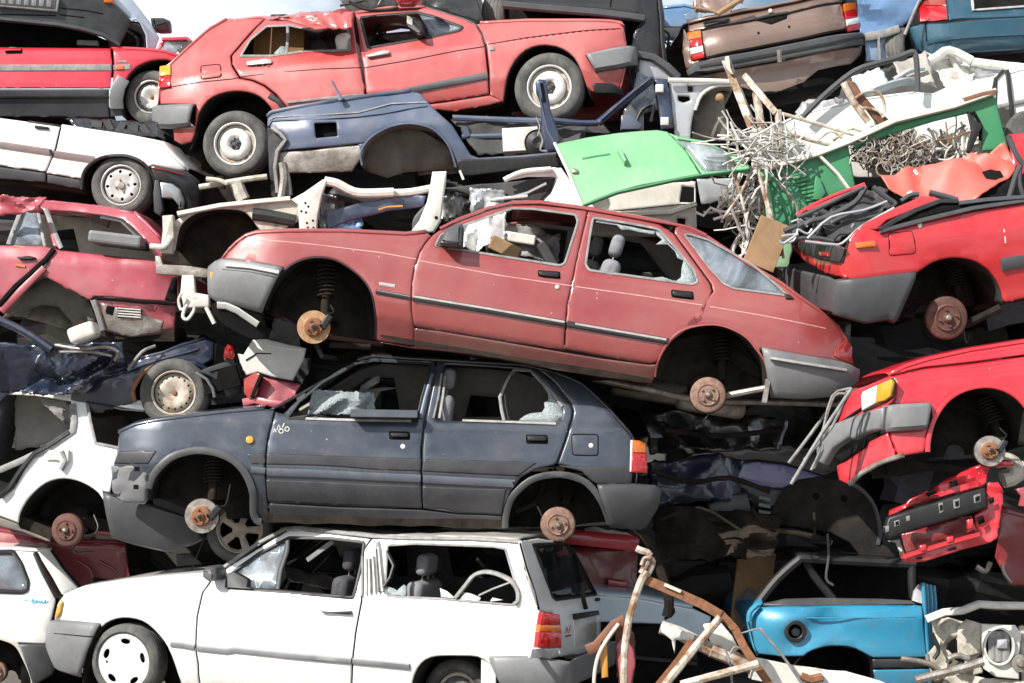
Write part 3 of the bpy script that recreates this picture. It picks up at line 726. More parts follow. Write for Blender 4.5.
fender = p('222,260 230,250 237,243 246,236 256,233 285,231.5 345,231.5 405,234.5 425,233 432,236') + smooth_line(p('431,236 421,250 414,270 411.5,290 411.5,310 414,327 414,346'), 2) + p('378,341') + archF[::-1][:-9] + p('282,269 250,263')
Sd.panel('front_fender', fender, 'sierra', rt, step=.05)
wf = rnd(ZB('66,238 88,192 180,153 395,78 480,80 664,105 674,135 618,312 598,322'), 2.5)
fd = smooth_line(p('431.5,236 421,250 414,270 411.5,290 411.5,310 414,326.5'), 2) + p('564,350.5 565,333 567,307 575,268 582,236 588,210 560,206.5 530,204.5 512,205 490,209.5 460,220 438,231')
door = Sd.panel('front_door', fd, 'sierra', rt, [wf], step=.05)
wr = rnd(ZB('738,118 725,190 706,318 722,342') + ZC('120,388 225,402 247,392 232,345 150,245 80,168 40,158') + ZB('880,140'), 2.5)
rd = p('588.5,210 582,236 575,268 567,307 565.5,333 565,350') + ZD('280,297 470,332 640,358 668,352 690,322 735,260 790,218 865,184') + ZC('308,432 300,400 200,262 165,215 145,185') + p('660,224.5 640,219.5 612,214')
rdoor = Sd.panel('rear_door', rd, 'sierra', rt, [wr], step=.05)
wq = rnd(ZC('188,188 215,190 290,212 480,318 590,412 628,450 400,420 358,400 290,325'), 2)
quarter = ZC('146,184 168,216 203,262 303,400 312,434') + archR[10:36] + p('761.5,348.5 805,356 852,364 851,357 849,347 845,337 838,326 826,315 804,300.5 781,283 745,262 706,236.5 690,229 676,225.5')
Sd.panel('rear_quarter', quarter, 'sierra', rt, [wq], step=.05)
roofrail = p('440,229 460,219 490,208 512,203.5 540,203 582,208.5 640,218.5 676,225 690,228 706,235.5') 
Sd.strip('roof_gutter', [(a, b - .5) for a, b in roofrail], .02, .012, 'sierra', rt)
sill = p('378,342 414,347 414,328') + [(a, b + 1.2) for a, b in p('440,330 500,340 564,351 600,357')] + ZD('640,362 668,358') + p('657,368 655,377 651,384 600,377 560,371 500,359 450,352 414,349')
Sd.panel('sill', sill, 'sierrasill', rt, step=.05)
T.top('bonnet', p('222,259 230,249 237,242 246,235.5 256,232.5 285,231 345,231 405,234 425,232'), 'sierra', crown=.035)
T.top('roof', p('512,203 540,202.5 582,208 640,218 676,225'), 'sierra', crown=.03)
T.top('tailgate', p('676,225 706,236 745,262 781,283 804,300 826,315 838,326 845,337 849,347 852,364'), 'sierra', crown=.02)
sheet('crumpled_white_lining', [(462, 222, -.1), (505, 208, -.1), (502, 252, -.2), (462, 250, -.2)], 12, 10, 'white', rt, amp=.10, sc=5, seed=6)
sheet('crumpled_white_lining', [(505, 225, .1), (560, 232, .1), (558, 262, .0), (505, 256, .0)], 12, 8, 'seal', rt, amp=.10, sc=5, seed=9)
T.farpanel('far_side_panels', p('246,236 285,231 405,234 432,232 490,209 540,204 640,219 706,237 781,284 835,324 850,360 770,390 655,380 500,355 380,340 300,330 240,300 222,262'), 'sierra', [p('441,245 470,226 514,210 572,215 565,262'), p('598,220 650,229 690,276 689,282 590,266')])
T.farpanel('door_trim', p('380,240 432,236 490,212 540,208 640,222 700,238 760,280 750,350 655,370 500,350 400,335'), 'trim', [p('441,242 470,226 514,211 572,216 565,258'), p('598,221 650,230 688,272 686,276 590,260')], inn=.04)
T.floor('underbody', p('380,338 450,350 560,369 650,382'))
T.floor('floor_front', p('222,296 263,300 300,262 350,268 380,300'), n0=.42); T.floor('floor_rear', p('655,350 710,345 770,378 835,388'), n0=.42)
for poly, nm in ((ZB('66,238 88,192 180,153 395,78 480,80 664,105 674,135 618,312 598,322'), 'w1'),): pass
Sd.strip('window_seal', wf, .016, .006, 'seal', door, closed=True)
Sd.strip('window_seal', wr, .016, .006, 'seal', rdoor, closed=True)
Sd.strip('window_seal', wq, .014, .007, 'seal', rt, closed=True)
Sd.panel('quarter_glass', wq, 'glasssky', rt, off=-.006, t=.004, gap=0, edge=0)
Sd.block('wiper_stub', ZC('612,440 640,448 655,462 620,462'), .02, 'blackp', rt)
# broken glass left in the rear door
Sd.panel('broken_glass', ZC('66,160 95,178 130,235 175,280 232,345 245,396 225,402 150,392 175,372 178,330 186,300 160,290 150,262 118,232 68,232 95,212 70,190'), 'crazed', rdoor, off=-.01, t=.004, gap=0, edge=0)
Sd.panel('broken_glass', ZC('60,374 95,370 130,382 150,392 60,388'), 'crazed', rdoor, off=-.01, t=.004, gap=0, edge=0)
Sd.panel('broken_glass', ZB('752,124 800,128 860,150 900,156 960,170 1010,176 1000,190 930,178 890,168 860,170 840,150 780,142 750,136'), 'crazed', rdoor, off=-.01, t=.004, gap=0, edge=0)
handle(T, Sd, ZB('506,345 592,352 594,374 510,366'), door, plate=ZB('502,341 598,348 600,380 504,370'))
handle(T, Sd, ZC('136,428 222,438 224,462 140,452'), rdoor, plate=ZC('132,424 228,434 230,468 134,458'))
Sd.block('door_lock', circ(557.5, 287, 2.6, n=10), .008, 'chrome', door)
Sd.strip('side_moulding', p('376,291.5 393,294.5 410,297.5'), .030, .014, 'blackp', rt); Sd.strip('moulding_bright', p('377,290.5 410,296.6'), .008, .018, 'seal', rt)
Sd.strip('side_moulding', p('413,297.8 490,310.5 564.5,323.5'), .042, .018, 'blackp', door); Sd.strip('moulding_bright', p('413,296.6 490,309.2 564.5,322.3'), .018, .024, 'seal2', door)
Sd.strip('side_moulding', p('567,323.8 620,333 668,341.2'), .042, .018, 'blackp', rdoor); Sd.strip('moulding_bright', p('575,324 620,331.8 666,339.8'), .018, .024, 'seal2', rdoor)
Sd.strip('arch_lip', archR, .014, .01, 'sierra', rt); Sd.strip('arch_lip', archF, .008, .004, 'blackp', rt)
LINE = rough('pale_pink_line', (.62, .36, .33), (.45, .2, .18), .5, 20)  # pale pink strip along the body side
for a, pr_ in ((p('248,239.5 285,241.5 315,244.5 380,252.5 416,259'), rt), (p('419,260.5 500,275.5 573,286'), door), (p('575.5,286.5 640,295.5 702,305'), rdoor), (p('710,306.5 760,315 826,328.5'), rt)):
    Sd.strip('side_line', a, .006, .0015, LINE, pr_)
Sd.strip('badge', p('379,283.5 395,286'), .022, .004, 'chrome', rt)
T.wheelhouse('wheel_housing', archF, depth=.45); T.wheelhouse('wheel_housing', archR, depth=.45)
T.bumper('front_bumper', ZA('340,352 200,330 95,308 40,318')[0:0] + p('283,269 250,263 222,260.5 210,266'), p('263,311 240,304.5 218,300.5 211,294'), 'L', 'plastic2', prot=.03, r=.22)
Sd.strip('bumper_strip', p('279,272.5 250,267 226,265'), .024, .022, 'palebump', rt, off=.035); Sd.strip('bumper_groove', p('277,277 250,271.5 222,269'), .007, .003, 'plastic', rt, off=.035)
T.bumper('chin_spoiler', p('264,312 240,305.5 220,302 213,303'), p('268,338 250,338 226,325 215,313'), 'L', 'dark', prot=.0, r=.22)
Sd.strip('chin_strip', ZA('75,492 110,494 160,515 248,575'), .045, .03, 'palebump', rt, off=.01)
Sd.block('front_indicator', ZA('45,352 72,345 76,375 48,392'), .035, 'amber', rt)
T.bumper('rear_bumper', p('761.5,349.5 800,356.5 840,363.5 858,370'), p('770,395 800,397 835,394 857,381'), 'R', 'plastic2', prot=.02, r=.2)
Sd.strip('bumper_strip', ZE('555,248 700,272 880,300'), .020, .03, 'chrome', rt, off=.03)
Sd.block('tail_lamp', ZE('832,215 880,168 905,200 905,272 850,252 828,240'), .012, 'reddark', rt)
# mirror
mr = Sd.block('wing_mirror', rnd(ZB('112,176 150,158 180,152 189,170 184,252 110,243 84,238'), 2), .17, 'plastic', door, bev=.03)
Sd.block('mirror_foot', ZB('68,236 90,194 130,170 120,250'), .02, 'blackp', door)
T.hub(313.7, 327, 16.6, 'disc', n=.06); T.strut(325, 318, (327, 262)); T.hub(708, 395, 18, 'drum', n=.06); T.strut(722, 380, (722, 330), n=.3)
mesh('torsion_arm', *merge([tubem([T.loc(714, 398, .2), T.loc(745, 392, .12), T.loc(766, 388, .05)], .022, 8), boxm(T.loc(766, 391, .04), (.03, .05, .16))]), 'steel', rt)
mesh('lower_arm', *merge([tubem([T.loc(330, 345, .2), T.loc(370, 347, .3)], .02, 8), tubem([T.loc(315, 342, .1), T.loc(322, 356, .12), T.loc(335, 358, .3)], .018, 8)]), 'under', rt)
underparts(T, [(470, 358, .5), (560, 372, .6), (640, 388, .5), (700, 400, .6), (770, 402, .7), (840, 404, .5)], 3)
seat(T, 612, 262, .35, hm='fabric', h=.45); seat(T, 592, 262, 1.05); steering(T, 474, 252, 1.1)
for i, (a, b, n, m) in enumerate(((520, 240, .9, 'offwhite'), (505, 250, .6, 'tanboard'), (538, 246, 1.1, 'offwhite'), (548, 258, .8, 'trimdark'), (490, 235, 1.3, 'offwhite'))):
    c = T.loc(a, b, n); vs, fs = boxm(c, (.22, .3, .07 + .03 * (i % 3)), Matrix.Rotation(.3 * i, 3, 'Y')); bevel(mesh('dashboard_piece', vs, fs, m, rt, False), .01)

# ================================================================== slate blue hatchback
T = Thing('blue_hatchback', 'slate blue five-door hatchback lying level on the white estate, bare hubs, dark stripes', 'car', 390, 440, -.66, pitch=-1.6, yaw=0, W=1.5,
          sec=[(360, .27), (415, .12), (424, .08), (455, .03), (470, .015), (495, .03), (525, .12)], uL=111, uR=658, end=.12, endr=.42)
Sd, rt = T.side, T.root
ZA = lambda s: z(100, 350, s); ZB = lambda s: z(280, 350, s); ZC = lambda s: z(460, 350, s); ZD = lambda s: z(100, 430, s); ZE = lambda s: z(460, 430, s)
archF = smooth_line(ZA('205,640 207,590 225,540 255,500 300,460 350,440 410,428 470,432 520,445 570,470 610,510 638,560 655,620') + ZD('655,350 670,385 690,392'), 2)
archR = smooth_line(ZE('192,418 195,370 215,300 250,255 300,215 360,195 430,190 490,202 540,225 585,275 615,330 640,400'), 2)
seam1 = ZA('745,262 735,300 718,360 708,430 704,520 712,600') + ZD('716,330 722,385')
fender = ZA('85,345 150,318 240,300 400,280 560,262 700,250 745,256') + seam1 + ZD('692,390') + archF[::-1][1:] + ZD('190,318 100,310 55,285 45,225 52,180') + ZA('58,480 75,430 78,370')
Sd.panel('front_fender', fender, 'hatch', rt, step=.05)
wf = rnd(ZB('32,290 80,225 180,140 330,58 400,46 640,58 632,110 605,200 585,290 580,300'), 1.5)
bpil = ZB('655,60 640,120 612,310 604,420 604,560 608,683')
fd = ZB('-15,310 -20,330') + seam1[2:7] + ZD('720,310 900,320 1023,326') + ZB('300,668 608,690') + ZB('604,560 604,420 616,310 655,130 668,50') + ZB('640,40 400,30 300,60 180,130 80,190 10,260')
seam1b = seam1
door = Sd.panel('front_door', ZB('60,226 14,272') + ZA('748,262 737,300 721,360 711,430 707,520 714,600') + ZD('719,312 900,320 1023,327') + ZB('400,672 606,678 602,560 602,420 614,310 652,130 664,48 560,38 400,28 300,56 180,130'), 'hatch', rt, [wf], step=.05)
wr = rnd(ZB('705,62 690,130 680,200 665,290 668,300') + ZC('400,312 432,290 440,262 425,225 370,150 300,86 220,78'), 2)
rd = ZB('668,48 655,130 618,310 607,420 606,560 609,678') + ZE('0,358 100,360 182,366 186,345 215,270 260,205 320,170 400,152') + ZC('412,485 450,380 476,290 480,262 470,230 400,140 330,84 300,72 200,64 0,46') + ZB('730,46')
rdoor = Sd.panel('rear_door', rd, 'hatch', rt, [wr], step=.05)
quarter = ZC('305,72 335,84 405,140 474,230 484,262 480,290 452,385 416,487') + ZE('440,152 500,165 560,205 590,235') + ZC('585,575 660,577 735,577 738,520 735,380 722,355 640,260 560,180 520,145 470,120 400,95')
Sd.panel('rear_quarter', quarter, 'hatch', rt, step=.05)
# lower band: cladding-grey stripes over the doors
def band(nm, top, bot, pr): Sd.panel(nm, top + bot[::-1], 'hatchband', pr, off=.003, t=.003, gap=.002, edge=.002, step=.06)
band('lower_band', ZA('80,432 140,428 245,430'), ZA('60,486 120,488 205,488'), rt)
band('lower_band', ZA('622,440 706,440'), ZA('648,488 705,490'), rt)
band('lower_band', ZA('712,440 900,446 1020,450') + ZB('400,456 604,462'), ZA('708,490 900,494 1020,500') + ZB('400,512 602,520'), door)
band('lower_band', ZB('610,463 800,468 1020,474') + ZC('330,482'), ZB('608,520 800,530 1020,540') + ZC('240,545'), rdoor)
band('lower_band', ZC('416,492 480,494 600,496 735,500'), ZC('520,520 560,560 585,574 735,574'), rt)
band('lower_band', ZA('708,552 900,558 1020,564') + ZB('400,572 604,578'), ZD('716,305 900,316 1020,322') + ZB('400,668 606,676'), door)
band('lower_band', ZB('608,580 800,588 1000,594') + ZC('200,600'), ZB('610,676 700,680') + ZE('0,355 100,357 180,362'), rdoor)
Sd.strip('side_moulding', ZA('645,510 706,516'), .042, .016, 'mould', rt)
Sd.strip('side_moulding', ZA('712,520 900,526 1020,532') + ZB('400,540 600,548'), .052, .018, 'mould', door)
Sd.strip('side_moulding', ZB('610,550 800,560 1000,570') + ZC('225,572'), .052, .018, 'mould', rdoor)
Sd.panel('sill', ZD('672,392 722,388 722,312') + ZD('900,322 1023,329') + ZB('400,674 606,682') + ZE('0,360 100,362 182,368 184,395 190,425 60,418 -100,410') + ZD('1023,402 900,398 700,398'), 'hatchband', rt, step=.05)
Sd.strip('arch_trim', archF[2:], .050, .024, 'plastic', rt); Sd.strip('arch_trim', archR, .045, .024, 'plastic', rt)
T.wheelhouse('wheel_housing', archF, depth=.45); T.wheelhouse('wheel_housing', archR, depth=.45)
T.top('bonnet', ZA('80,350 150,318 240,300 400,280 560,262 700,250'), 'hatch', crown=.03)
T.top('roof', ZB('330,42 400,26 560,36 700,44 1020,62') + ZC('300,70 400,93'), 'black', crown=.03)
T.top('tailgate', ZC('400,93 470,119 520,144 560,178 640,258 722,352 738,378 745,420'), 'black', crown=.02)
T.top('rear_panel', ZC('742,400 752,480 748,575'), 'hatch', crown=.0)
T.top('windscreen', ZB('-60,262 80,188 180,128 300,56'), 'glassd', crown=.03, t=.005, n0=.07)
T.farpanel('far_side_panels', ZA('85,345 400,280 745,256') + ZB('300,60 400,30 660,44 1020,62') + ZC('400,95 560,180 720,355 738,570 600,600') + ZD('700,390 400,300 60,280'), 'hatch', [ZB('90,280 330,80 600,80 560,280'), ZB('720,80 1000,90 1000,280 700,280'), ZC('240,110 320,130 420,250 200,290')])
T.farpanel('door_trim', ZA('600,300 745,256') + ZB('300,70 400,40 660,54 1020,72') + ZC('400,110 560,200 700,380 700,520 400,560') + ZD('900,350 700,380'), 'trim', [ZB('190,200 330,100 450,100 470,250 250,260'), ZB('800,180 940,190 940,280 770,280')], inn=.05)
T.floor('underbody', p('264,522 350,525 430,527 503,527')); T.floor('floor_front', p('118,470 148,470 200,455 262,470'), n0=.42); T.floor('floor_rear', p('505,490 560,480 610,490 650,520'), n0=.42)
Sd.strip('window_seal', wf, .012, .006, 'blackp', door, closed=True)
Sd.strip('window_seal', ZB('110,292 300,298 560,302'), .016, .008, 'chrome', door)
Sd.strip('window_post', ZB('680,290 695,200 706,110'), .018, .012, 'seal', rdoor); Sd.strip('window_seal', ZC('10,300 200,306 410,314'), .016, .01, 'chrome', rdoor)
Sd.strip('window_seal', ZC('232,84 300,88 350,140 400,190 436,240'), .02, .01, 'seal', rdoor)
Sd.strip('window_bar', ZC('232,84 200,135 170,200 178,260 188,300'), .022, .014, 'seal', rdoor); Sd.strip('window_bar', ZC('228,90 190,180 195,240 208,300'), .012, .014, 'blackp', rdoor)
Sd.strip('pillar_seal', ZB('600,290 622,200 650,100'), .022, .012, 'steelblue', door); Sd.strip('pillar_seal', ZB('655,290 676,200 690,100'), .014, .012, 'seal', rt)
Sd.panel('broken_glass', ZC('250,300 275,280 300,270 350,265 362,245 358,225 378,215 375,185 352,150 368,150 428,225 440,262 432,290 402,312'), 'crazed', rdoor, off=-.012, t=.004, gap=0, edge=0)
mesh('inner_door_sheet', *merge([beamm(T.loc(352, 413, .1), T.loc(418, 414, .1), .25, .05)]), 'mould', rt)
sheet('shattered_windscreen', [(312, 390, -.45), (374, 393, -.35), (376, 414, -.35), (308, 414, -.45)], 14, 6, 'crazed', rt, amp=.04, sc=8, seed=4)
mesh('window_pillar', *merge([tubem([T.loc(362, 388, .5), T.loc(378, 378, .4)], .02, 6), tubem([T.loc(360, 392, .5), T.loc(378, 381, .4)], .014, 6)]), 'seal', rt)
handle(T, Sd, ZB('472,352 548,354 548,372 474,372'), door, plate=ZB('464,346 555,348 556,384 466,382'))
handle(T, Sd, ZC('286,364 368,366 370,388 288,388'), rdoor, plate=ZC('280,360 374,362 376,402 282,400'))
Sd.block('door_lock', circ(403, 446.5, 2.6, n=10), .006, 'offwhite', door)
Sd.block('fuel_flap', rnd(ZC('478,362 588,364 586,448 482,446'), 3), .006, 'hatch', rt, bev=.002); Sd.strip('flap_gap', rnd(ZC('476,359 590,361 589,451 480,449'), 3), .007, .002, 'dark', rt, closed=True)
Sd.block('flap_lock', circ(591, 445.5, 2.6, n=10), .010, 'offwhite', rt)
Sd.block('side_repeater', circ(250, 439.8, 3.9, n=16), .02, 'amber', rt)
T.bumper('rear_bumper', ZC('585,583 640,580 735,580 850,590'), ZE('640,405 700,410 780,418 835,330'), 'R', 'plastic', prot=.04, r=.16)
Sd.block('tail_lamp_upper', ZC('738,384 765,386 792,400 795,440 738,438'), .02, 'orangelens', rt); Sd.block('tail_lamp_lower', ZC('736,439 796,441 800,525 730,522'), .02, 'redlens', rt)
Sd.block('lamp_surround', ZC('728,384 738,384 734,520 724,520'), .012, 'offwhite', rt)
Sd.panel('bumper_mount', ZD('45,150 200,152 205,200 195,312 100,308 55,285 48,225'), 'plastic2', rt, off=.004, t=.006, edge=.006, step=.04, dent=crush(.012, 9, 3))
mesh('mount_studs', *merge([boxm(T.loc(a, b, -.02), (.03, .03, .03)) for a, b in ((137, 469), (136, 487))]), 'dark', rt)
T.hub(201.5, 516, 17.3, 'disc', n=.03, mat='steel'); T.strut(212, 500, (215, 455)); T.hub(558, 524.5, 17.5, 'drum', n=.05); T.strut(565, 510, (570, 480), n=.3)
mesh('exhaust_bend', *tubem(smooth_line([T.loc(515, 512, .3), T.loc(535, 502, .32), T.loc(545, 480, .35)]), .02, 8), 'under', rt)
# chalk marks on the door
for pts in (('740,350 745,335 752,350', ), ('755,340 762,318 772,340',), ('778,330 786,312',)):
    Sd.strip('chalk_mark', ZA(pts[0]), .006, .001, 'offwhite', door)
Sd.strip('chalk_mark', circ(281, 431, 2.2, n=10), .005, .001, 'offwhite', door, closed=True); Sd.strip('chalk_mark', circ(287, 429, 2.2, n=10), .005, .001, 'offwhite', door, closed=True)
underparts(T, [(280, 530, .5), (380, 530, .6), (470, 530, .5), (520, 528, .6), (600, 522, .7), (640, 526, .5)], 3)
seat(T, 447, 395, .4, mat='fabric', h=.42); seat(T, 438, 392, 1.0, mat='fabric')
T.top('dashboard', ZB('20,300 120,285 200,300'), 'trimdark', crown=.02, n0=.12)

# ================================================================== white estate car, bottom
T = Thing('white_estate_car', 'white estate car with red tail lamp and white wheel cover under the blue hatchback', 'car', 325, 620, -.74, pitch=-.6, yaw=-17, W=1.55,
          sec=[(530, .24), (590, .08), (596, .05), (625, .02), (660, .0), (683, .03), (700, .08)], uL=46, uR=549, end=.07, endr=.35)
Sd, rt = T.side, T.root
ZA = lambda s: z(40, 523, s); ZB = lambda s: z(200, 523, s); ZC = lambda s: z(400, 523, s)
archF = smooth_line(ZA('185,700 183,640 200,570 225,500 262,445 300,418 350,405 410,410 460,432 510,480 545,530 570,590 590,650 605,700'), 2)
archR = smooth_line(ZC('50,700 62,650 90,600 130,575 180,568 260,568 330,572 380,600 420,640 445,700'), 2)
fender = ZA('75,405 95,330 125,300 175,282 350,255 550,238 700,228 770,262') + ZA('700,330 672,420 665,520 675,600 682,690') + archF[::-1][:-6] + ZA('250,438 180,430')
# fender/door seam is barely visible: x~200px
Sd.panel('front_fender', ZA('68,418 82,345 105,312 175,284 350,256 550,238 690,228 730,240 690,300 668,400 662,510 672,600 682,700') + ZA('608,700') + archF[::-1][2:-8] + ZA('255,432 160,424'), 'white', rt, step=.05, gap=.001)
wf = rnd(ZB('120,275 145,205 250,130 380,62 560,66 700,82 690,170 655,310 648,318 340,290'), 1.5)
fd = ZA('735,242 694,302 672,400 666,510 676,600 686,700') + ZB('400,720 648,735 648,600 662,470 688,330 690,120 730,66 560,44 420,30 370,34 100,200')
door = Sd.panel('front_door', fd, 'white', rt, [wf], step=.05)
wr = rnd(ZB('800,95 790,280 800,312') + ZC('200,325 480,350 508,330 500,280 450,110 400,100 60,88'), 2)
quarter = ZB('735,66 694,122 692,330 666,470 652,600 652,735') + ZC('50,705') + archR[:-3] + ZC('380,580 560,578 600,560 600,380 560,250 510,75 420,66 0,55')
Sd.panel('rear_quarter', quarter, 'white', rt, [wr], step=.05)
Sd.strip('gutter', ZB('100,190 250,85 370,22 430,20 560,36 740,56') + ZC('0,62 300,66 505,78'), .025, .016, 'seal', rt)
T.top('bonnet', ZA('68,418 82,345 105,312 175,282 350,254 550,236 700,226'), 'white', crown=.03)
T.top('roof', ZB('370,26 430,22 560,38 740,56') + ZC('0,60 300,64 505,76'), 'cream', crown=.02, dent=lambda u, y: -.03 * abs(nz(u, y, 4, 8)))
T.top('windscreen', ZB('20,235 100,190 250,85 370,24'), 'glassd', crown=.03, t=.005, n0=.07)
T.floor('underbody', p('180,700 300,705 420,708')); T.wheelhouse('wheel_housing', archF, depth=.4); T.wheelhouse('wheel_housing', archR, depth=.4)
T.farpanel('far_side_panels', ZA('82,345 175,284 690,228') + ZB('100,200 370,34 560,50 740,70') + ZC('505,90 560,560 380,580 -400,690'), 'white', [ZB('150,270 380,80 660,90 650,300'), ZB('800,110 790,300') + ZC('440,330 420,120')])
T.farpanel('inner_trim', ZB('60,230 370,44 560,60 740,80') + ZC('495,100 540,540 -400,600'), 'trimdark', [ZB('150,270 380,90 640,100 600,290'), ZB('820,120 810,290') + ZC('400,310 400,130')], inn=.05)
Sd.strip('window_seal', wf, .02, .008, 'blackp', door, closed=True); Sd.strip('window_seal', wr, .014, .006, 'seal', rt, closed=True)
Sd.strip('window_post', ZB('375,68 372,120 345,200 332,280'), .035, .014, 'blackp', door)
Sd.panel('quarter_light', ZB('125,272 150,205 250,132 366,78 350,180 322,282'), 'glasssky', door, off=-.01, t=.004, gap=0, edge=0)
# torn door seals / pleated curtain at the B pillar
for k, s in enumerate(('695,140 694,310', '712,150 712,305', '728,150 732,302', '742,140 752,300', '756,110 768,296', '768,100 786,290')):
    Sd.strip('torn_seal', ZB(s), .012, .02 + .004 * k, 'offwhite' if k % 2 else 'seal', rt)
Sd.strip('loose_strap', ZB('800,120 830,180 815,230 780,280'), .018, .03, 'blackp', rt); Sd.strip('loose_strap', ZB('760,80 770,200 775,290'), .03, .02, 'seal', rt)
Sd.panel('window_backing', ZB('690,100 790,100 790,300 690,310'), 'blackp', rt, off=-.02, t=.005, edge=0, gap=0)
for s in ('790,305 795,290 790,268 830,280 840,288 870,262 880,270 880,308',): Sd.panel('glass_shard', ZB(s), 'crazed', rt, off=-.004, t=.004, gap=0, edge=0)
for s in ('175,315 170,278 200,290 235,320', '255,325 270,295 300,300 345,318 340,330', '385,334 395,318 440,328'): Sd.panel('glass_shard', ZC(s), 'offwhite', rt, off=-.004, t=.004, gap=0, edge=0)
lp = smooth_line(ZC('240,318 285,262 320,222 370,208 430,222 480,250 505,290 506,330 490,345'), 3)
Sd.strip('fallen_window_frame', lp, .028, .03, 'seal', rt); Sd.strip('fallen_window_frame', ZC('340,308 400,280 480,250'), .014, .03, 'seal', rt)
Sd.block('door_handle', rnd(ZB('522,374 560,378 610,376 650,374 652,390 610,388 560,382 524,382'), 1), .03, 'plastic', door, bev=.008)
Sd.strip('side_moulding', ZA('560,515 610,520 662,530'), .04, .016, 'plastic2', rt); Sd.strip('side_moulding', ZA('672,532 800,545') + ZB('150,540 400,565 648,588'), .042, .018, 'plastic2', door)
Sd.strip('side_moulding', ZB('654,588 780,600 895,612'), .042, .018, 'plastic2', rt)
mr = Sd.block('wing_mirror', rnd(ZB('50,190 75,176 108,182 110,240 70,244 48,225'), 2.5), .16, 'plastic', door, bev=.03); Sd.block('mirror_foot', ZB('112,275 118,215 150,205 212,238 208,270 232,280'), .03, 'blackp', door)
T.bumper('front_bumper', ZA('258,438 160,428 75,422 30,432'), ZA('180,648 120,632 75,618 42,540'), 'L', 'plastic2', prot=.03, r=.2)
Sd.strip('bumper_groove', ZA('232,486 120,476 60,470'), .008, .008, 'dark', rt, off=.034)
Sd.block('front_indicator', ZA('70,402 80,360 95,330 100,335 92,380 80,402'), .03, 'amber', rt)
T.wheel(125, 662, 34.5, 'cover', n=.02, rimmat='rimwhite', frac=.72); T.wheel(457, 694, 34, 'dish', n=.22, rimmat='tyre', frac=.66)
mesh('arch_spats', *merge([boxm(T.loc(489, 675, .04), (.1, .03, .4))]), 'offwhite', rt)
tube('radio_aerial', [(188, 581, -.1), (193, 566, -.12), (205, 536, -.15)], .0035, 'blackp', rt); 
# the rear face
Rr = T.plane(ZC('600,560')[0], (0, 1, 0), up=(-.10, 0, 1), n=.03)
Ru = Rr
gl = ZC('566,92 705,86 742,120 840,305 665,328 650,315')
Rr.panel('tailgate', ZC('516,75 590,64 708,82 745,118 855,310 862,350 858,470 850,545 690,572 682,535 660,500 660,385 598,380 555,250'), 'white', rt, [gl], t=.02, step=.06)
tg = Rr.panel('rear_window', gl, 'glassd', rt, off=-.008, t=.005, gap=0, edge=0); Rr.strip('window_seal', gl, .018, .005, 'blackp', rt, closed=True)
Rr.strip('tailgate_gap', ZC('512,85 540,190 575,290 594,368'), .014, .004, 'dark', rt)
T.side.strip('rear_pillar_edge', ZC('508,80 536,190 572,300 592,370'), .010, .003, 'dark', rt)
Rr.strip('rear_wiper', ZC('770,255 775,330 785,365'), .022, .03, 'blackp', rt); Rr.block('handle_bar', ZC('735,388 832,374 836,392 738,412'), .03, 'blackp', rt)
Rr.block('number_plate_recess', ZC('738,414 835,396 838,500 745,525'), .004, 'cream', rt, bev=.002)
Rr.block('lock_button', ZC('832,320 850,318 852,332 832,334'), .02, 'blackp', rt)
Sl = T.plane(ZC('600,480')[0], (.55, .83, 0), up=(-.06, 0, 1), n=.0)
tl = Sl.block('tail_lamp', ZC('598,380 672,386 676,430 588,434'), .03, 'redlens', rt); Sl.block('tail_lamp_amber', ZC('587,434 677,431 677,460 583,464'), .03, 'orangelens', rt); Sl.block('tail_lamp', ZC('582,465 678,461 676,530 574,533'), .03, 'redlens', rt)
Rr.panel('lamp_skirt', ZC('562,535 678,533 682,572 640,580 556,576'), 'white', rt, step=.05)
for s in ('706,470 712,445 718,470', '722,460 726,435', '704,484 728,478'): Rr.strip('badge', ZC(s), .012, .003, 'redlens', rt)
T.bumper('rear_bumper', ZC('385,580 480,578 560,580 705,600'), ZC('440,690 520,700 600,700 705,700'), 'R', 'plastic2', prot=.03, r=.14)
seat(T, 425, 580, .5, mat='fabric'); seat(T, 352, 575, .5, mat='fabricdk'); seat(T, 430, 580, 1.1, mat='fabricdk'); steering(T, 290, 590, 1.1)
sheet('crumpled_headlining', [(330, 540, .2), (390, 540, .2), (385, 556, .6), (340, 552, .6)], 8, 5, 'trim', rt, amp=.05, seed=5)
sheet('bent_sunroof_panel', [(285, 565, .3), (345, 580, .4), (345, 592, .3), (288, 580, .2)], 8, 4, 'steel', rt, amp=.04, seed=7)
mesh('diagonal_bar', *beamm(T.loc(308, 560, .3), T.loc(334, 541, .3), .04, .03), 'seal', rt)

# ================================================================== upper red hatchback
T = Thing('coral_hatchback', 'faded coral red five-door hatchback near the top, both near wheels on, buckled roof', 'car', 400, 85, .75, pitch=5.6, yaw=-5, W=1.5,
          sec=[(15, .26), (46, .09), (50, .06), (66, .03), (90, .0), (115, .03), (150, .14)], uL=154, uR=638, end=.10, endr=.4, shear=0)
Sd, rt = T.side, T.root
ZA = lambda s: z(140, 0, s); ZB = lambda s: z(340, 0, s); ZC = lambda s: z(480, 0, s)
archR = smooth_line(ZA('215,640 232,600 238,540 255,480 290,430 340,402 400,390 460,394 510,412 550,450 580,500 600,560 606,640'), 2)
archF = smooth_line(ZC('100,440 108,380 120,320 150,260 195,215 250,195 300,195 350,208 400,245 430,300 455,370 475,420'), 2)
quarter = ZA('85,380 95,280 130,275 180,228 300,120 370,82 450,76 535,74 470,140 384,240 390,280 425,335') + ZA('470,342 520,362 570,400 600,440 625,470') + archR[::-1][3:-4] + ZA('225,600 140,590 140,545 235,540 238,452 90,448')
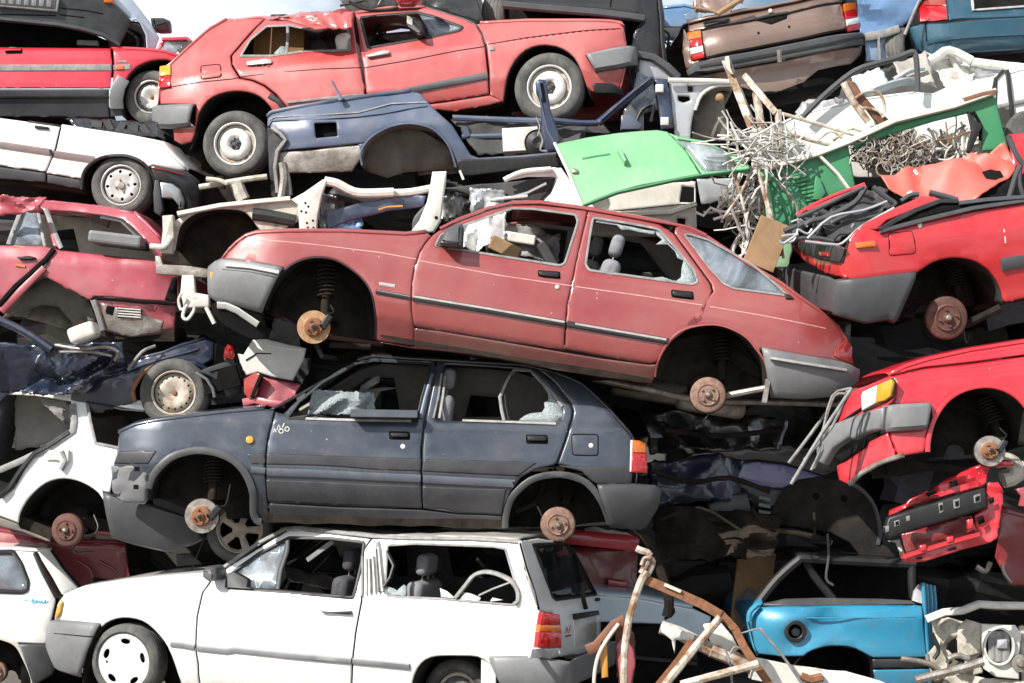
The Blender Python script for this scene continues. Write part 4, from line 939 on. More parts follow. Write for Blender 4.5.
Sd.panel('rear_quarter', ZA('85,446 84,380 95,278 132,274 180,228 300,122 370,84 450,77 535,75 470,140 386,238 392,282 426,334 480,345 530,368 575,405 605,440 628,468') + archR[::-1][4:-3] + ZA('222,608 180,618 145,600 140,545 235,535 238,450'), 'golf', rt, step=.05)
wr = rnd(ZA('430,238 470,170 540,112 640,108 760,135 884,98 898,215 700,218 560,238'), 1.5)
rd = ZA('538,75 474,142 390,240 396,280 430,333 484,343 535,366 580,402 612,440 630,464 800,430 960,404 945,300 915,120 908,56 860,82 840,118 700,100 630,84')
rdoor = Sd.panel('rear_door', rd, 'golf', rt, [wr], step=.05, dent=lambda u, v: .004 * nz(u, v, 4, 2))
wf = rnd(ZB('88,74 150,66 330,52 400,70 525,115 510,130 400,155 130,202 118,198'), 1.5)
fd = ZB('62,56 75,120 100,290 112,402 270,400 380,440 450,432 636,402 632,320 620,200 600,140 580,105 530,80 440,52 360,30 330,42')
door = Sd.panel('front_door', fd, 'golf', rt, [wf], step=.05)
fender = ZB('584,104 605,140 625,200 636,300 640,402') + ZC('40,402 100,440') + archF[2:-2] + ZC('478,395 560,385 590,390 620,290 560,280 500,305 492,300 455,238 628,200 610,110 600,98 560,92 400,88 200,88 0,98')
Sd.panel('front_fender', fender, 'golf', rt, step=.05)
Sd.panel('sill', ZB('112,404 270,402 380,444 450,436 638,406 700,432 640,450 480,478 420,470 300,480 100,478 -60,470'), 'golf', rt, step=.05)
Sd.strip('belt_crease', ZA('88,388 130,372 260,350 400,336 425,330'), .006, .003, 'dark', rt); Sd.strip('belt_crease', ZA('430,328 600,308 780,294 945,288'), .006, .003, 'dark', rdoor)
Sd.strip('belt_crease', ZB('100,290 300,256 500,216 618,198'), .006, .003, 'dark', door); Sd.strip('belt_crease', ZC('25,190 200,160 400,135 600,122'), .005, .003, 'dark', rt)
Sd.strip('side_moulding', ZA('630,438 800,420 955,406'), .022, .014, 'seal', rdoor); Sd.strip('side_moulding', ZB('290,388 440,358 560,335 630,322'), .05, .016, 'plastic', door); Sd.strip('moulding_end', ZA('552,408 590,430 618,470'), .04, .016, 'blackp', rt)
Sd.strip('window_seal', wr, .018, .008, 'seal', rdoor, closed=True); Sd.strip('window_seal', wf, .018, .008, 'blackp', door, closed=True); Sd.strip('window_post', ZA('630,110 632,160 625,228'), .022, .012, 'seal', rdoor)
Sd.panel('quarter_light', ZB('335,56 400,70 525,115 510,128 385,158 365,110'), 'glasssky', door, off=-.006, t=.004, gap=0, edge=0)
Sd.panel('broken_glass', ZA('572,226 602,196 620,200 622,232 580,234'), 'crazed', rdoor, off=-.006, t=.004, gap=0, edge=0)
Sd.block('door_handle', rnd(ZA('455,264 540,252 566,258 566,272 480,280 458,280'), 1.5), .03, 'chrome', rdoor, bev=.008); Sd.block('door_handle', rnd(ZB('108,236 190,216 214,220 212,232 120,248'), 1.5), .03, 'chrome', door, bev=.008)
Sd.block('handle_recess', rnd(ZA('452,266 545,256 568,262 560,284 460,286'), 1.5), .003, 'dark', rdoor, bev=.001)
Sd.block('fuel_flap', rnd(ZA('262,284 340,276 346,326 264,336'), 3), .005, 'golf', rt, bev=.002); Sd.strip('flap_gap', rnd(ZA('259,281 343,273 349,328 261,339'), 3), .007, .002, 'dark', rt, closed=True)
Sd.block('side_badge', rnd(ZB('636,202 660,200 662,216 638,218'), 1), .008, 'seal', rt)
mr = Sd.block('wing_mirror', rnd(ZB('292,80 330,90 360,110 368,160 340,158 295,128'), 1.5), .16, 'blackp', door, bev=.02); Sd.block('mirror_glass', ZB('298,86 322,94 322,128 298,118'), .168, 'chrome', mr)
T.top('bonnet', ZC('0,98 200,87 400,87 560,91 600,97 612,110'), 'golf', crown=.03); T.top('windscreen', ZB('360,28 440,50 530,78 580,102'), 'glasssky', crown=.03, t=.005, n0=.06)
T.top('roof', ZA('370,80 450,74 535,72 700,96 840,112 905,54') + ZB('200,30 330,28 360,28'), 'golf', crown=.02, dent=lambda u, y: -.05 * abs(nz(u, y, 3, 8)))
T.top('front_face', ZC('598,97 612,110 628,200 620,290 600,385'), 'golf', crown=.0)
T.top('tailgate', ZA('90,300 130,272 180,226 300,120 368,82'), 'golf', crown=.02); T.top('rear_panel', ZA('80,448 84,380 92,300'), 'golf', crown=.03)
sheet('buckled_roof_edge', [(276, 18, .78), (354, 12, .80), (352, 28, .75), (322, 29, .72)], 14, 4, 'golf', rt, amp=.022, sc=5, seed=12, smooth=True)
Sd.strip('roof_crease', ZA('560,72 620,70 690,88 760,104 830,112'), .035, .03, 'blackp', rt)
sheet('creased_roof_strip', [(262, 17, 1.0), (350, 9, 1.1), (354, 14, .8), (276, 19, .78)], 14, 3, 'golf', rt, amp=.02, sc=5, seed=14, smooth=True)
T.farpanel('far_side_panels', ZA('90,300 180,228 370,84 535,75 905,60') + ZB('360,30 600,100') + ZC('600,98 628,200 590,390 40,420') + ZA('600,470 300,470 90,448'), 'golf', [ZA('470,230 560,120 860,120 870,210'), ZB('120,90 400,80 480,120 140,190')])
T.farpanel('inner_trim', ZA('300,200 400,100 535,82 905,70') + ZB('360,40 560,110') + ZB('600,400') + ZA('600,460 300,440'), 'trim', [ZA('500,225 560,130 680,120 700,215'), ZB('120,90 400,80 480,120 140,190')], inn=.05)
mesh('rear_window_brown_trim', *beamm(T.loc(255, 45, .5), T.loc(305, 45, .5), .1, .28), rough('brown_trim', (.22, .12, .04), (.16, .08, .03), .8), rt)
T.bumper('rear_bumper', ZA('235,454 140,456 62,462'), ZA('218,530 140,540 62,536'), 'L', 'plastic2', prot=.05, r=.09, W=1.5)
T.bumper('front_bumper', ZC('455,242 560,218 655,203'), ZC('490,300 590,285 660,268'), 'R', 'plastic2', prot=.05, r=.09)
T.bumper('front_valance', ZC('480,365 560,365 600,385'), ZC('490,395 560,395 600,400'), 'R', 'blackp', prot=.02, r=.1)
Sd.block('tail_lamp_amber', ZA('86,284 132,278 132,322 84,326'), .025, 'amber', rt); Sd.block('tail_lamp', ZA('84,328 132,324 132,372 84,378'), .025, 'redlens', rt)
T.wheelhouse('wheel_housing', archR, depth=.4); T.wheelhouse('wheel_housing', archF, depth=.4); T.floor('underbody', ZA('606,560 800,490') + ZB('100,480 450,480 700,440'))
T.floor('underbody_rear', ZA('110,560 160,640 280,700 500,720'), n0=.3)
Sd.panel('rear_underbody', z(0, 100, '690,170 740,205 860,205 900,300 960,330 960,400 850,380 800,300 740,240'), 'under', rt, off=-.15, edge=0, gap=0, dent=crush(.05, 4, 3))
T.wheel(235.5, 144, 33.5, 'dish', n=.03, rimmat='rimwhite'); T.wheel(549.5, 87.5, 35.5, 'dish', n=.03, rimmat='rimwhite')
seat(T, 346, 38, .4, mat='offwhite', h=.35, face=1, head=False); seat(T, 320, 44, 1.0, mat='fabric', face=1); steering(T, 378, 40, 1.1)
# ================================================================== left column, top to bottom
# -- car on top, seen from the front
T = Thing('ice_blue_car', 'ice blue car at the top left corner, dark front bumper and number plate towards us', 'car', 60, 10, 1.12, pitch=-1.5, yaw=6, roll=0, W=2.6, uR=166, end=.25, endr=.7, uL=-130)
Sd, rt = T.side, T.root; Z = lambda s: z(0, 0, s)
fr = Sd.panel('front_bumper', Z('-400,-40 400,-40 480,10 562,86 540,140 512,192 430,146 330,122 250,104 130,94 0,84 -400,70'), 'glossblack', rt, off=.03, t=.03, edge=.01, step=.06)
Sd.strip('bumper_lip', Z('-400,72 0,84 130,96 250,108 350,126 440,152 512,196'), .03, .05, 'plastic', rt)
for s in ('260,38 380,50 440,62', '255,66 360,78', '-300,62 240,70'): Sd.strip('bumper_groove', Z(s), .012, .034, 'dark', rt)
Sd.panel('front_wing', Z('478,-40 560,-10 592,30 640,92 682,162 664,212 632,208 628,150 602,98 580,82 562,86 480,10'), 'paleblue', rt, off=.0, step=.05)
Sd.strip('arch_lip', Z('562,88 580,82 602,98 628,150 632,208'), .02, .02, 'paleblue', rt)
Sd.panel('wheel_arch_shell', Z('540,140 562,88 600,96 628,150 632,208 512,200'), 'dark', rt, off=-.12, edge=0, gap=0)
wheel_obj(rt, T.loc(130, 43, .22), .17, 'steel', rimmat='blackp', w=.14)
np_ = Sd.block('number_plate', Z('-10,-20 258,0 250,58 -10,34'), .075, 'seal', rt, bev=.004)
Sd.block('plate_field', Z('2,-12 246,6 240,48 0,28'), .079, 'plastic', np_, bev=.002)
for i in range(7):
    x = 14 + i * 32; y = -4 + i * 2.3
    Sd.block('plate_character', Z(f'{x},{y} {x+20},{y+1.5} {x+18},{y+30} {x-2},{y+28}'), .082, 'plastic2', np_, bev=.001)
Sd.block('front_indicator', Z('445,-25 487,-20 485,20 445,16'), .05, 'orangelens', rt)
Sd.block('wing_mirror', rnd(Z('645,86 700,86 732,100 734,142 690,144 655,136'), 2), .12, 'plastic', rt, off=-.12, bev=.03)
T.top('bonnet', Z('-400,-60 400,-50 500,-30'), 'paleblue', crown=.05, W=1.2)
Sd.panel('chassis_front', Z('-400,84 130,96 350,126 512,196 480,215 -400,205'), 'dark', rt, off=-.35, edge=0, gap=0, dent=crush(.05, 5, 2))
bevel(mesh('chassis_bracket', *boxm(T.loc(88, 44, .2), (.16, .1, .04)), 'seal', rt, False))

# -- cherry red car with grey stripe
T = Thing('cherry_red_car', 'cherry red car with thin grey stripe and black lower panels under the ice blue car', 'car', 60, 80, 1.10, pitch=0, yaw=4, W=1.4,
          sec=[(40, .1), (50, .04), (62, .02), (90, .0), (112, .05)], uR=186, end=.1, endr=.4)
Sd, rt = T.side, T.root
arch = smooth_line(Z('528,495 520,440 524,380 545,330 580,290 620,268 660,257 710,254'), 3)
arch2 = arch + smooth_line(Z('715,254 770,280 800,340 810,420 815,490'), 2)[1:]
dr = Sd.panel('door', Z('-300,192 0,200 250,203 474,205 480,280 472,378 0,378 -300,378'), 'stripred', rt, step=.06)
Sd.panel('front_wing', Z('481,205 600,212 700,222 760,240 830,280 850,340') + arch2[::-1][4:-3] + Z('524,385 478,380 486,280'), 'stripred', rt, step=.05)
Sd.panel('lower_cladding', Z('-300,380 0,380 466,379 466,500 0,500 -300,500'), 'hatchband', rt, step=.07); Sd.panel('lower_cladding', Z('470,380 520,382 516,440 524,495 470,498'), 'hatchband', rt)
Sd.strip('cladding_step', Z('-300,415 0,415 466,414'), .02, .02, 'blackp', rt)
Sd.strip('side_stripe', Z('-300,288 0,289 474,288'), .048, .008, 'seal', rt); Sd.strip('side_stripe', Z('484,288 520,287 556,284'), .04, .008, 'seal', rt)
Sd.block('side_repeater', Z('497,280 530,280 530,298 497,298'), .015, 'orangelens', rt); Sd.strip('badge', Z('503,262 540,262'), .02, .004, 'seal', rt)
Sd.block('handle_recess', rnd(Z('20,206 95,206 95,228 24,230'), 1.5), .004, 'dark', dr, bev=.002); Sd.block('door_handle', rnd(Z('22,208 92,208 92,217 24,218'), 1), .02, 'stripred', dr, bev=.005)
Sd.strip('arch_spat', Z('500,465 497,420 508,370 528,335'), .10, .03, 'plastic2', rt)
T.wheelhouse('wheel_housing', arch2); T.wheel(151, 97, 27.5, 'steel', n=.08, tilt=-8, rimmat='rim', frac=.6)
T.top('bonnet', Z('475,203 600,210 700,220 760,238 830,278'), 'stripred', crown=.03); T.floor('underbody', Z('-300,490 0,500 460,500'))
T.top('sill_top', Z('-300,192 0,199 474,204'), 'dark', crown=-.05, n0=.03)

# -- dark cabin car glimpsed on the skyline
T = Thing('small_red_car', 'red car windscreen poking up beyond the coral hatchback, under a door mirror', 'car', 172, 45, 2.6, W=1.3)
Z = lambda s: z(140, 0, s)
T.side.panel('windscreen', Z('100,178 200,172 205,178 175,205 150,232 92,215'), 'glasssky', T.root, off=0, t=.01)
T.side.panel('body', Z('66,215 92,168 112,170 90,214 150,235 150,330 20,330'), 'stripred', T.root, off=.01); T.side.strip('roof_edge', Z('96,170 200,166 210,172'), .03, .03, 'stripred', T.root)
T.top('roof', Z('100,170 200,166'), 'stripred', n0=.05)

# -- white saloon
T = Thing('white_saloon', 'white saloon with brown side stripe and black front bumper at the left edge', 'car', 60, 150, .55, pitch=-7.5, yaw=-3, W=1.5,
          sec=[(112, .06), (128, .03), (150, .01), (180, .03)], uR=203, end=.15, endr=.4)
Sd, rt = T.side, T.root; Z = lambda s: z(0, 100, s)
arch = smooth_line(Z('348,382 355,320 380,280 430,248 500,236 560,243 610,268 642,305 662,345 668,400'), 3)
dr = Sd.panel('front_door', Z('-250,40 0,76 120,92 258,112 235,210 196,306 0,280 -250,245'), 'white', rt, step=.06)
Sd.panel('front_wing', Z('262,113 400,135 550,158 690,186 730,230 800,300 760,302 650,280 640,285') + arch[::-1][7:-5] + Z('352,338 196,312 240,210'), 'white', rt, step=.05)
Sd.panel('lower_cladding', Z('-250,248 0,284 196,310 196,352 0,338 -250,315'), 'hatchband', rt); Sd.panel('lower_cladding', Z('200,316 352,340 346,382 200,354'), 'hatchband', rt)
st = rough('brown_grey_stripe', (.24, .17, .16), (.16, .13, .13), .5)
Sd.strip('side_stripe', Z('-250,158 0,191 215,223'), .05, .01, st, dr); Sd.strip('side_stripe', Z('232,230 340,246 400,254'), .05, .01, st, rt); Sd.strip('stripe_end', Z('216,214 222,236'), .02, .014, 'blackp', dr)
Sd.block('door_handle', rnd(Z('148,108 210,116 210,128 150,122'), 1), .02, 'blackp', dr, bev=.006)
T.top('bonnet', Z('262,112 400,134 550,156 690,184 730,228 800,298'), 'white', crown=.03); T.top('cowl', Z('120,90 260,110'), 'blackp', crown=-.03)
Sd.block('front_bumper', Z('642,280 700,290 800,305 850,345 856,400 850,480 800,480 795,430 775,385 740,358 665,345'), .04, 'glossblack', rt, bev=.02)
Sd.strip('bumper_red_line', Z('652,292 720,304 790,324'), .010, .045, 'redlens', rt)
Sd.block('fog_lamp_housing', Z('688,352 740,360 775,385 792,430 785,470 768,470 768,440 745,425 695,420'), .06, 'silver', rt, bev=.02)
Sd.block('mud_flap', Z('668,345 684,345 700,470 690,500 664,480 660,400'), .05, 'plastic', rt)
Sd.strip('arch_lip', arch, .022, .014, 'blackp', rt); T.wheelhouse('wheel_housing', arch); T.wheel(121.5, 185.5, 31, 'slots', n=.05, rimmat='rim', frac=.64)
T.floor('underbody', Z('-250,320 0,345 340,385')); sheet('windscreen_remains', [(65, 118, .8), (158, 122, .8), (165, 138, .7), (80, 128, .7)], 12, 3, 'glassd', rt, amp=.03, sc=6)
mesh('cowl_parts', *merge([boxm(T.loc(100 + i * 12, 126 + i * 1.5, .3), (.08, .2, .05), Matrix.Rotation(i, 3, 'Y')) for i in range(5)]), 'trimdark', rt, False)

# -- crushed rose red car
T = Thing('crushed_rose_car', 'crushed rose red car at the left edge with orange paint smears on its torn door', 'car', 90, 270, -.15, pitch=-3.5, yaw=-2, W=1.5,
          sec=[(200, .3), (245, .1), (262, .04), (300, .02), (335, .08)], uR=190, end=.12, endr=.4)
Sd, rt = T.side, T.root; Z = lambda s: z(0, 190, s)
dn = crush(.022, 2.6, 4); dn2 = crush(.012, 4, 7, False)
arch = smooth_line(Z('30,530 60,470 100,410 150,372 220,360 290,372 335,400 365,440 385,475 410,540 440,600'), 2)
wi = Z('214,86 300,92 430,108 520,126 565,160 605,200 662,292 540,280 410,264 262,248 240,170')
Sd.panel('quarter_panel', Z('232,250 262,256 410,272 540,286 664,298 752,368 752,480 600,472 480,458 400,456 385,470') + arch[::-1][10:-12] + Z('170,360 200,310'), 'crush', rt, dent=dn2, step=.045)
Sd.panel('roof_frame', Z('0,25 90,30 180,40 330,54 480,72 570,94 620,140 690,212 700,300 665,292 605,200 565,160 520,126 430,108 300,92 214,86 240,170 262,248 225,240 190,90 160,72 100,72 0,90'), 'crush', rt, dent=crush(.008, 5, 3, False), step=.04)
Sd.panel('front_door', Z('-80,235 0,235 60,236 190,238 230,250 200,290 140,340 60,420 0,480 -80,520'), 'crush', rt, dent=dn, off=.01, step=.045)
Sd.strip('torn_door_edge', Z('232,252 195,300 130,360 70,410 20,470 0,490'), .035, .03, 'dark', rt); Sd.strip('torn_sheet_edge', Z('190,330 120,400 60,465 10,520'), .05, .025, 'crush', rt)
Sd.panel('door_glass', Z('96,88 160,80 190,236 44,236'), 'glasssky', rt, off=-.02, t=.004, gap=0, edge=0); Sd.strip('window_seal', Z('160,76 192,240'), .02, .012, 'seal', rt); Sd.strip('window_seal', Z('92,84 66,150 36,232'), .03, .012, 'seal', rt)
Sd.strip('window_seal', Z('195,80 230,170 262,248'), .03, .014, 'seal', rt); Sd.strip('window_seal', Z('430,112 520,130 600,205'), .03, .012, 'blackp', rt)
for s in ('62,242 110,246 150,244', '70,320 110,328', '120,244 150,262'): Sd.strip('orange_smear', Z(s), .018, .022, 'spray', rt)
Sd.block('door_handle', rnd(Z('78,288 130,282 160,290 150,300 90,300'), 1), .045, 'blackp', rt, bev=.01)
Sd.panel('rear_bumper_skin', Z('400,462 480,466 600,480 752,490 750,610 640,622 560,630 500,618 440,600'), 'crush', rt, dent=crush(.03, 5, 2), off=.0, step=.04)
Sd.panel('bare_metal_patch', Z('430,480 500,500 640,540 700,560 690,610 560,630 450,600'), 'steel', rt, dent=crush(.03, 5, 2), off=.006, step=.04)
Sd.strip('bumper_seam', Z('400,460 560,472 750,488'), .02, .02, 'dark', rt)
for k in range(4): Sd.strip('bumper_slot', Z(f'{505},{505+k*11} {603},{512+k*11}'), .010, .02, 'offwhite', rt)
Sd.panel('slot_backing', Z('500,498 608,506 606,552 500,546'), 'dark', rt, off=.004, edge=0, t=.004)
Sd.panel('broken_lamp_socket', Z('440,488 498,498 500,546 445,540'), 'dark', rt, off=.004, t=.004, dent=crush(.03, 14, 2))
Sd.strip('arch_stay', Z('402,470 425,540 442,600'), .04, .03, 'seal', rt)
T.wheelhouse('wheel_housing', arch, mat='linerg', depth=.5); Sd.panel('wheel_housing_skin', Z('60,470 150,375 220,362 290,375 340,410 375,470 410,560 360,590 300,560 250,500 180,490 100,520 50,540 0,560'), 'linerg', rt, off=-.2, edge=0, gap=0, dent=crush(.04, 3, 6), t=.01)
T.top('roof', Z('0,27 180,42 480,74 570,96'), 'crush', crown=.0, dent=lambda u, y: -.12 * abs(nz(u, y, 2.5, 8))); T.top('rear_pillar', Z('570,94 620,140 690,212'), 'crush', crown=.0)
T.top('boot_lid', Z('664,298 752,368 755,480'), 'crush', crown=.02)
T.farpanel('far_trim', Z('0,40 480,80 690,212 750,480 400,460 -80,420'), 'trim', [Z('60,110 160,100 150,230 40,230')])
bx = bevel(mesh('parcel_shelf', *boxm(T.loc(120, 241, .14), (.38, .35, .085), Matrix.Rotation(.06, 3, 'Y')), 'plastic2', rt, False), .02)
bevel(mesh('grab_bracket', *boxm(T.loc(100, 221, .9), (.15, .05, .07), Matrix.Rotation(.3, 3, 'Y')), 'trim', rt, False), .01)
Sd.panel('boot_gap', Z('700,470 735,372 760,368 755,478'), 'dark', rt, off=.006, t=.004, edge=0); T.floor('underbody', Z('300,600 500,640 750,640'))
sheet('torn_wing_piece', [(0, 196, -.1), (45, 197, -.1), (40, 212, -.1), (-6, 216, -.1)], 8, 4, 'crush', rt, amp=.05, sc=5, seed=2, smooth=True)
bb = bevel(mesh('headrest_cover', *boxm(at(84, 333, -.45), (.20, .2, .12), Matrix.Rotation(-.35, 3, 'Y')), 'cream', None, True, angle=89), .035, 3); bb.name = 'foam_block'; tag(bb, 'dirty cream foam block lying on the crushed navy car', 'foam')
so2 = bb.modifiers.new('s', 'SUBSURF'); so2.levels = 1

# -- crushed navy car with wheel
T = Thing('crushed_navy_car', 'crumpled navy blue car at left keeping one pale steel wheel, its bonnet folded', 'car', 130, 370, -.12, pitch=4, yaw=-3, W=1.4, sec=[(335, .12), (355, .04), (375, .01), (410, .03)], uR=216, end=.1)
Sd, rt = T.side, T.root; Z = lambda s: z(0, 310, s)
arch = smooth_line(Z('575,390 570,340 600,285 640,250 700,225 760,216 830,225 880,250 905,290'), 3)
Sd.panel('front_wing', Z('300,360 330,310 420,280 540,262 560,235 600,205 700,180 770,150 870,122 918,138 915,212 860,240') + arch[::-1][6:] + Z('560,400 420,440 300,420'), 'navydk', rt, dent=crush(.012, 5, 5, False), step=.045)
Sd.strip('wing_crease', Z('545,262 610,232 700,205 800,180 850,165'), .02, .02, 'navy', rt); Sd.strip('arch_edge', arch[:12], .03, .02, 'rust', rt); Sd.strip('arch_edge', arch[10:], .03, .02, 'navydk', rt)
T.wheelhouse('wheel_housing', arch, 'dark'); T.wheel(174, 393, 34.5, 'steel', n=-.02, tilt=4, rimmat='rimtan', frac=.63)
Sd.panel('folded_door', Z('-60,130 60,140 130,150 100,230 60,340 0,400 -60,420'), 'navydk', rt, dent=crush(.04, 3, 8), step=.05); Sd.panel('folded_panel', Z('135,150 235,185 190,240 120,290 60,335 80,250'), 'navydk', rt, dent=crush(.04, 4, 3), off=.05, step=.05)
sheet('folded_bonnet', [(-5, 345, -.35), (122, 343, -.2), (130, 372, -.1), (-5, 395, -.3)], 26, 10, 'navydk', rt, amp=.13, sc=4, seed=21, smooth=True)
sheet('torn_inner_wing', [(45, 346, -.3), (120, 352, -.3), (85, 395, -.2), (20, 392, -.25)], 18, 10, 'navydk', rt, amp=.12, sc=6, seed=31)
tube('door_pillar', [(-5, 318, -.3), (25, 332, -.32), (52, 350, -.35)], .03, 'navydk', rt); tube('cable', [(55, 345, -.35), (80, 349, -.38), (105, 347, -.4), (118, 352, -.4), (115, 360, -.35)], .012, 'steel', rt); tube('cable', [(60, 352, -.36), (90, 352, -.38), (112, 356, -.4)], .009, 'seal', rt)
tube('bent_bar', [(128, 370, -.2), (142, 352, -.2), (155, 346, -.15)], .012, 'seal', rt); T.top('wing_top', Z('600,205 700,180 770,150 870,122'), 'navydk', crown=0, W=.7)
T.floor('underbody', Z('300,420 560,400')); Sd.panel('inner_shell', Z('300,360 330,310 560,235 870,122 915,212 900,420 300,430'), 'dark', rt, off=-.3, edge=0, gap=0)

# -- black bumper with red lamp, pale bumper with red lamp
T = Thing('black_rear_end', 'torn-off black rear bumper with a small red lamp, beside the navy car wheel', 'bumper', 225, 385, -.28, W=.6, uR=240, end=.15)
Sd, rt = T.side, T.root; Z = lambda s: z(140, 290, s)
Sd.panel('bumper_skin', Z('238,350 300,325 370,303 420,310 445,360 430,440 370,460 345,400 300,372 270,360'), 'plastic', rt, dent=crush(.015, 5, 2, False)); Sd.strip('skin_edge', Z('240,352 285,380 312,420 320,458'), .02, .03, 'plastic2', rt); Sd.strip('skin_groove', Z('300,350 370,330 420,335'), .01, .006, 'dark', rt)
Sd.block('lamp', Z('378,232 400,240 408,275 400,300 360,290 366,250'), .05, 'redlens', rt); Sd.panel('body_corner', Z('358,285 410,290 415,320 360,312'), 'black', rt); mesh('bumper_bar', *beamm(T.loc(205, 385, .15), T.loc(240, 375, .15), .2, .15), 'dark', rt)
T = Thing('pale_rear_end', 'pale grey rear bumper half in shade with dull red lamp and pink inner metal', 'bumper', 280, 370, -.35, pitch=-3, W=.7, uL=235, end=.15)
Sd, rt = T.side, T.root
Sd.panel('bumper_skin', Z('410,268 440,275 478,212 530,205 620,228 712,248 700,300 652,388 560,372 500,352 452,366 430,320'), 'palebump', rt, step=.05, dent=crush(.012, 4, 2, False)); Sd.strip('bumper_line', Z('540,238 620,250 692,258'), .012, .01, 'offwhite', rt); Sd.strip('skin_edge', Z('450,300 500,270 560,272'), .008, .004, 'dark', rt)
Sd.block('lamp', rnd(Z('446,380 500,352 518,362 500,450 470,466 446,440'), 2), .05, 'reddark', rt); Sd.panel('inner_metal', Z('516,364 560,374 650,392 690,400 640,480 560,500 500,470'), 'crush', rt, off=-.05, dent=crush(.05, 7, 3), step=.04)
Sd.strip('inner_edge', Z('440,480 490,468 540,480 620,490'), .05, .03, 'crush', rt); Sd.strip('inner_rib', Z('520,365 500,410 480,460'), .03, .06, 'dark', rt); Sd.panel('backing', Z('480,480 660,420 680,520 500,530'), 'under', rt, off=-.2, dent=crush(.05, 7, 3))
sheet('brake_hose_guard', [(275, 318, -.35), (300, 322, -.3), (300, 350, -.3), (268, 345, -.3)], 6, 6, 'plastic', rt, amp=.03, sc=5)

# -- white hatchback shell at left
T = Thing('white_hatch_shell', 'white car shell with empty windows and bare drum, left of the blue hatchback', 'car', 80, 470, -.30, pitch=-7, yaw=-2, W=1.5,
          sec=[(395, .25), (440, .08), (455, .04), (500, .0), (540, .05)], uR=200, end=.1)
Sd, rt = T.side, T.root; Z = lambda s: z(0, 430, s); Z1 = lambda s: z(0, 310, s)
arch = smooth_line(Z('80,400 90,350 130,285 195,228 270,208 350,225 420,270 455,335 472,390 478,450'), 3)
Sd.panel('body_side', Z1('0,341 150,352 300,368 420,380 560,392 700,410 745,440 772,466 690,474 680,470 600,430 480,410 372,392 380,450 405,568 505,590 505,640') + Z('500,140 470,270 440,262') + arch[::-1][6:] + Z('0,370 -60,360 -60,310 0,295 60,250 130,120') + Z1('200,600 310,510 320,470 300,390 150,365 0,360'), 'white', rt, step=.045, gap=.002)
Sd.panel('sill', Z('-60,362 0,372 78,400 88,420 170,450 215,470 210,480 100,440 -60,400'), 'linerg', rt)
Sd.strip('window_seal', Z1('310,400 318,470 312,515 200,590 100,640 0,683'), .045, .02, 'seal', rt); Sd.strip('window_seal', Z1('300,520 210,580 150,610 90,683') + Z('40,250 0,285'), .03, .03, 'blackp', rt)
Sd.strip('window_seal', Z1('372,395 385,470 408,568 505,588'), .02, .008, 'seal', rt); Sd.strip('torn_seal', Z1('372,392 440,404 520,424 620,432 680,468'), .014, .02, 'blackp', rt)
Sd.panel('belt_latch', Z('185,105 210,85 300,80 300,130 265,170 250,130 200,135'), 'cream', rt, off=.02, dent=crush(.02, 9, 2)); Sd.strip('belt_strap', Z('268,90 285,130 262,168'), .03, .04, 'seal', rt)
T.wheelhouse('wheel_housing', arch, 'liner', depth=.5)
T.bumper('rear_bumper', Z('442,275 480,285 640,325 800,380'), Z('480,450 560,475 720,512 850,470'), 'R', 'plastic', prot=.03, r=.3)
Sd.strip('bumper_groove', Z('480,345 600,365 780,405'), .01, .034, 'dark', rt)
T.hub(66.8, 530, 16.5, 'drum', n=.05, mat='drumd'); mesh('brake_pipe', *tubem(smooth_line([T.loc(78, 537, .1), T.loc(90, 538, .1), T.loc(98, 528, .15), T.loc(94, 515, .2)]), .006, 6), 'blackp', rt)
T.top('roof', Z1('-60,335 150,350 420,378 560,390 700,408'), 'white', crown=.02); T.top('tailgate', Z1('700,408 745,438 772,464') , 'white'); T.floor('underbody', Z('-60,400 80,430 200,480')); T.floor('boot_floor', Z('300,420 480,450 720,500'), n0=.4)
T.farpanel('far_trim', Z1('-60,350 300,375 560,400 690,474 600,683 -60,700'), 'trimdark', [Z1('380,430 560,450 540,520 420,520')]); seat(T, 10, 388, .5, h=.6, mat='fabricdk', hm=rough('violet_headrest', (.12, .08, .22), (.08, .06, .15), .9))
sheet('dusty_inner_panel', [(15, 392, .2), (70, 400, .3), (75, 440, .25), (15, 450, .2)], 8, 8, 'trim', rt, amp=.04, sc=3, smooth=True)
sheet('torn_lining', [(35, 396, .0), (68, 402, .0), (74, 428, .0), (60, 420, .0)], 8, 6, 'seal', rt, amp=.04, sc=5, seed=3)

# -- small white car, bottom left corner
T = Thing('small_white_car', 'small white car cut by the bottom left corner, blue script on its rear pillar', 'car', 30, 610, .30, pitch=-1, yaw=9, W=1.3, sec=[(550, .2), (592, .06), (610, .03), (650, .0)], uR=86, end=.15)
Sd, rt = T.side, T.root; Z = lambda s: z(0, 540, s, 1024 / 215)
gl = rnd(Z('-60,58 62,54 98,110 132,198 128,238 102,248 -60,242'), 2)
arch = smooth_line(Z('-200,520 -60,460 20,470 80,500 120,570 150,640 162,700'), 3)
Sd.panel('rear_quarter', Z('-200,40 60,46 165,56 200,140 262,268 266,300 250,370 222,497 90,492') + arch[::-1][9:] + Z('-260,500'), 'white', rt, [gl], step=.05)
Sd.panel('tailgate_side', Z('170,50 245,48 300,130 390,236 330,262 300,270 250,180 200,100'), 'white', rt, off=.0); Sd.strip('tailgate_gap', Z('166,60 205,150 270,268 296,268 284,330'), .035, .012, 'blackp', rt); Sd.strip('tailgate_gap', Z('245,48 300,128 388,232'), .02, .012, 'blackp', rt)
Sd.strip('window_seal', gl, .03, .012, 'blackp', rt, closed=True); Sd.panel('side_glass', gl, 'glasssky', rt, off=-.008, t=.004, gap=0, edge=0)
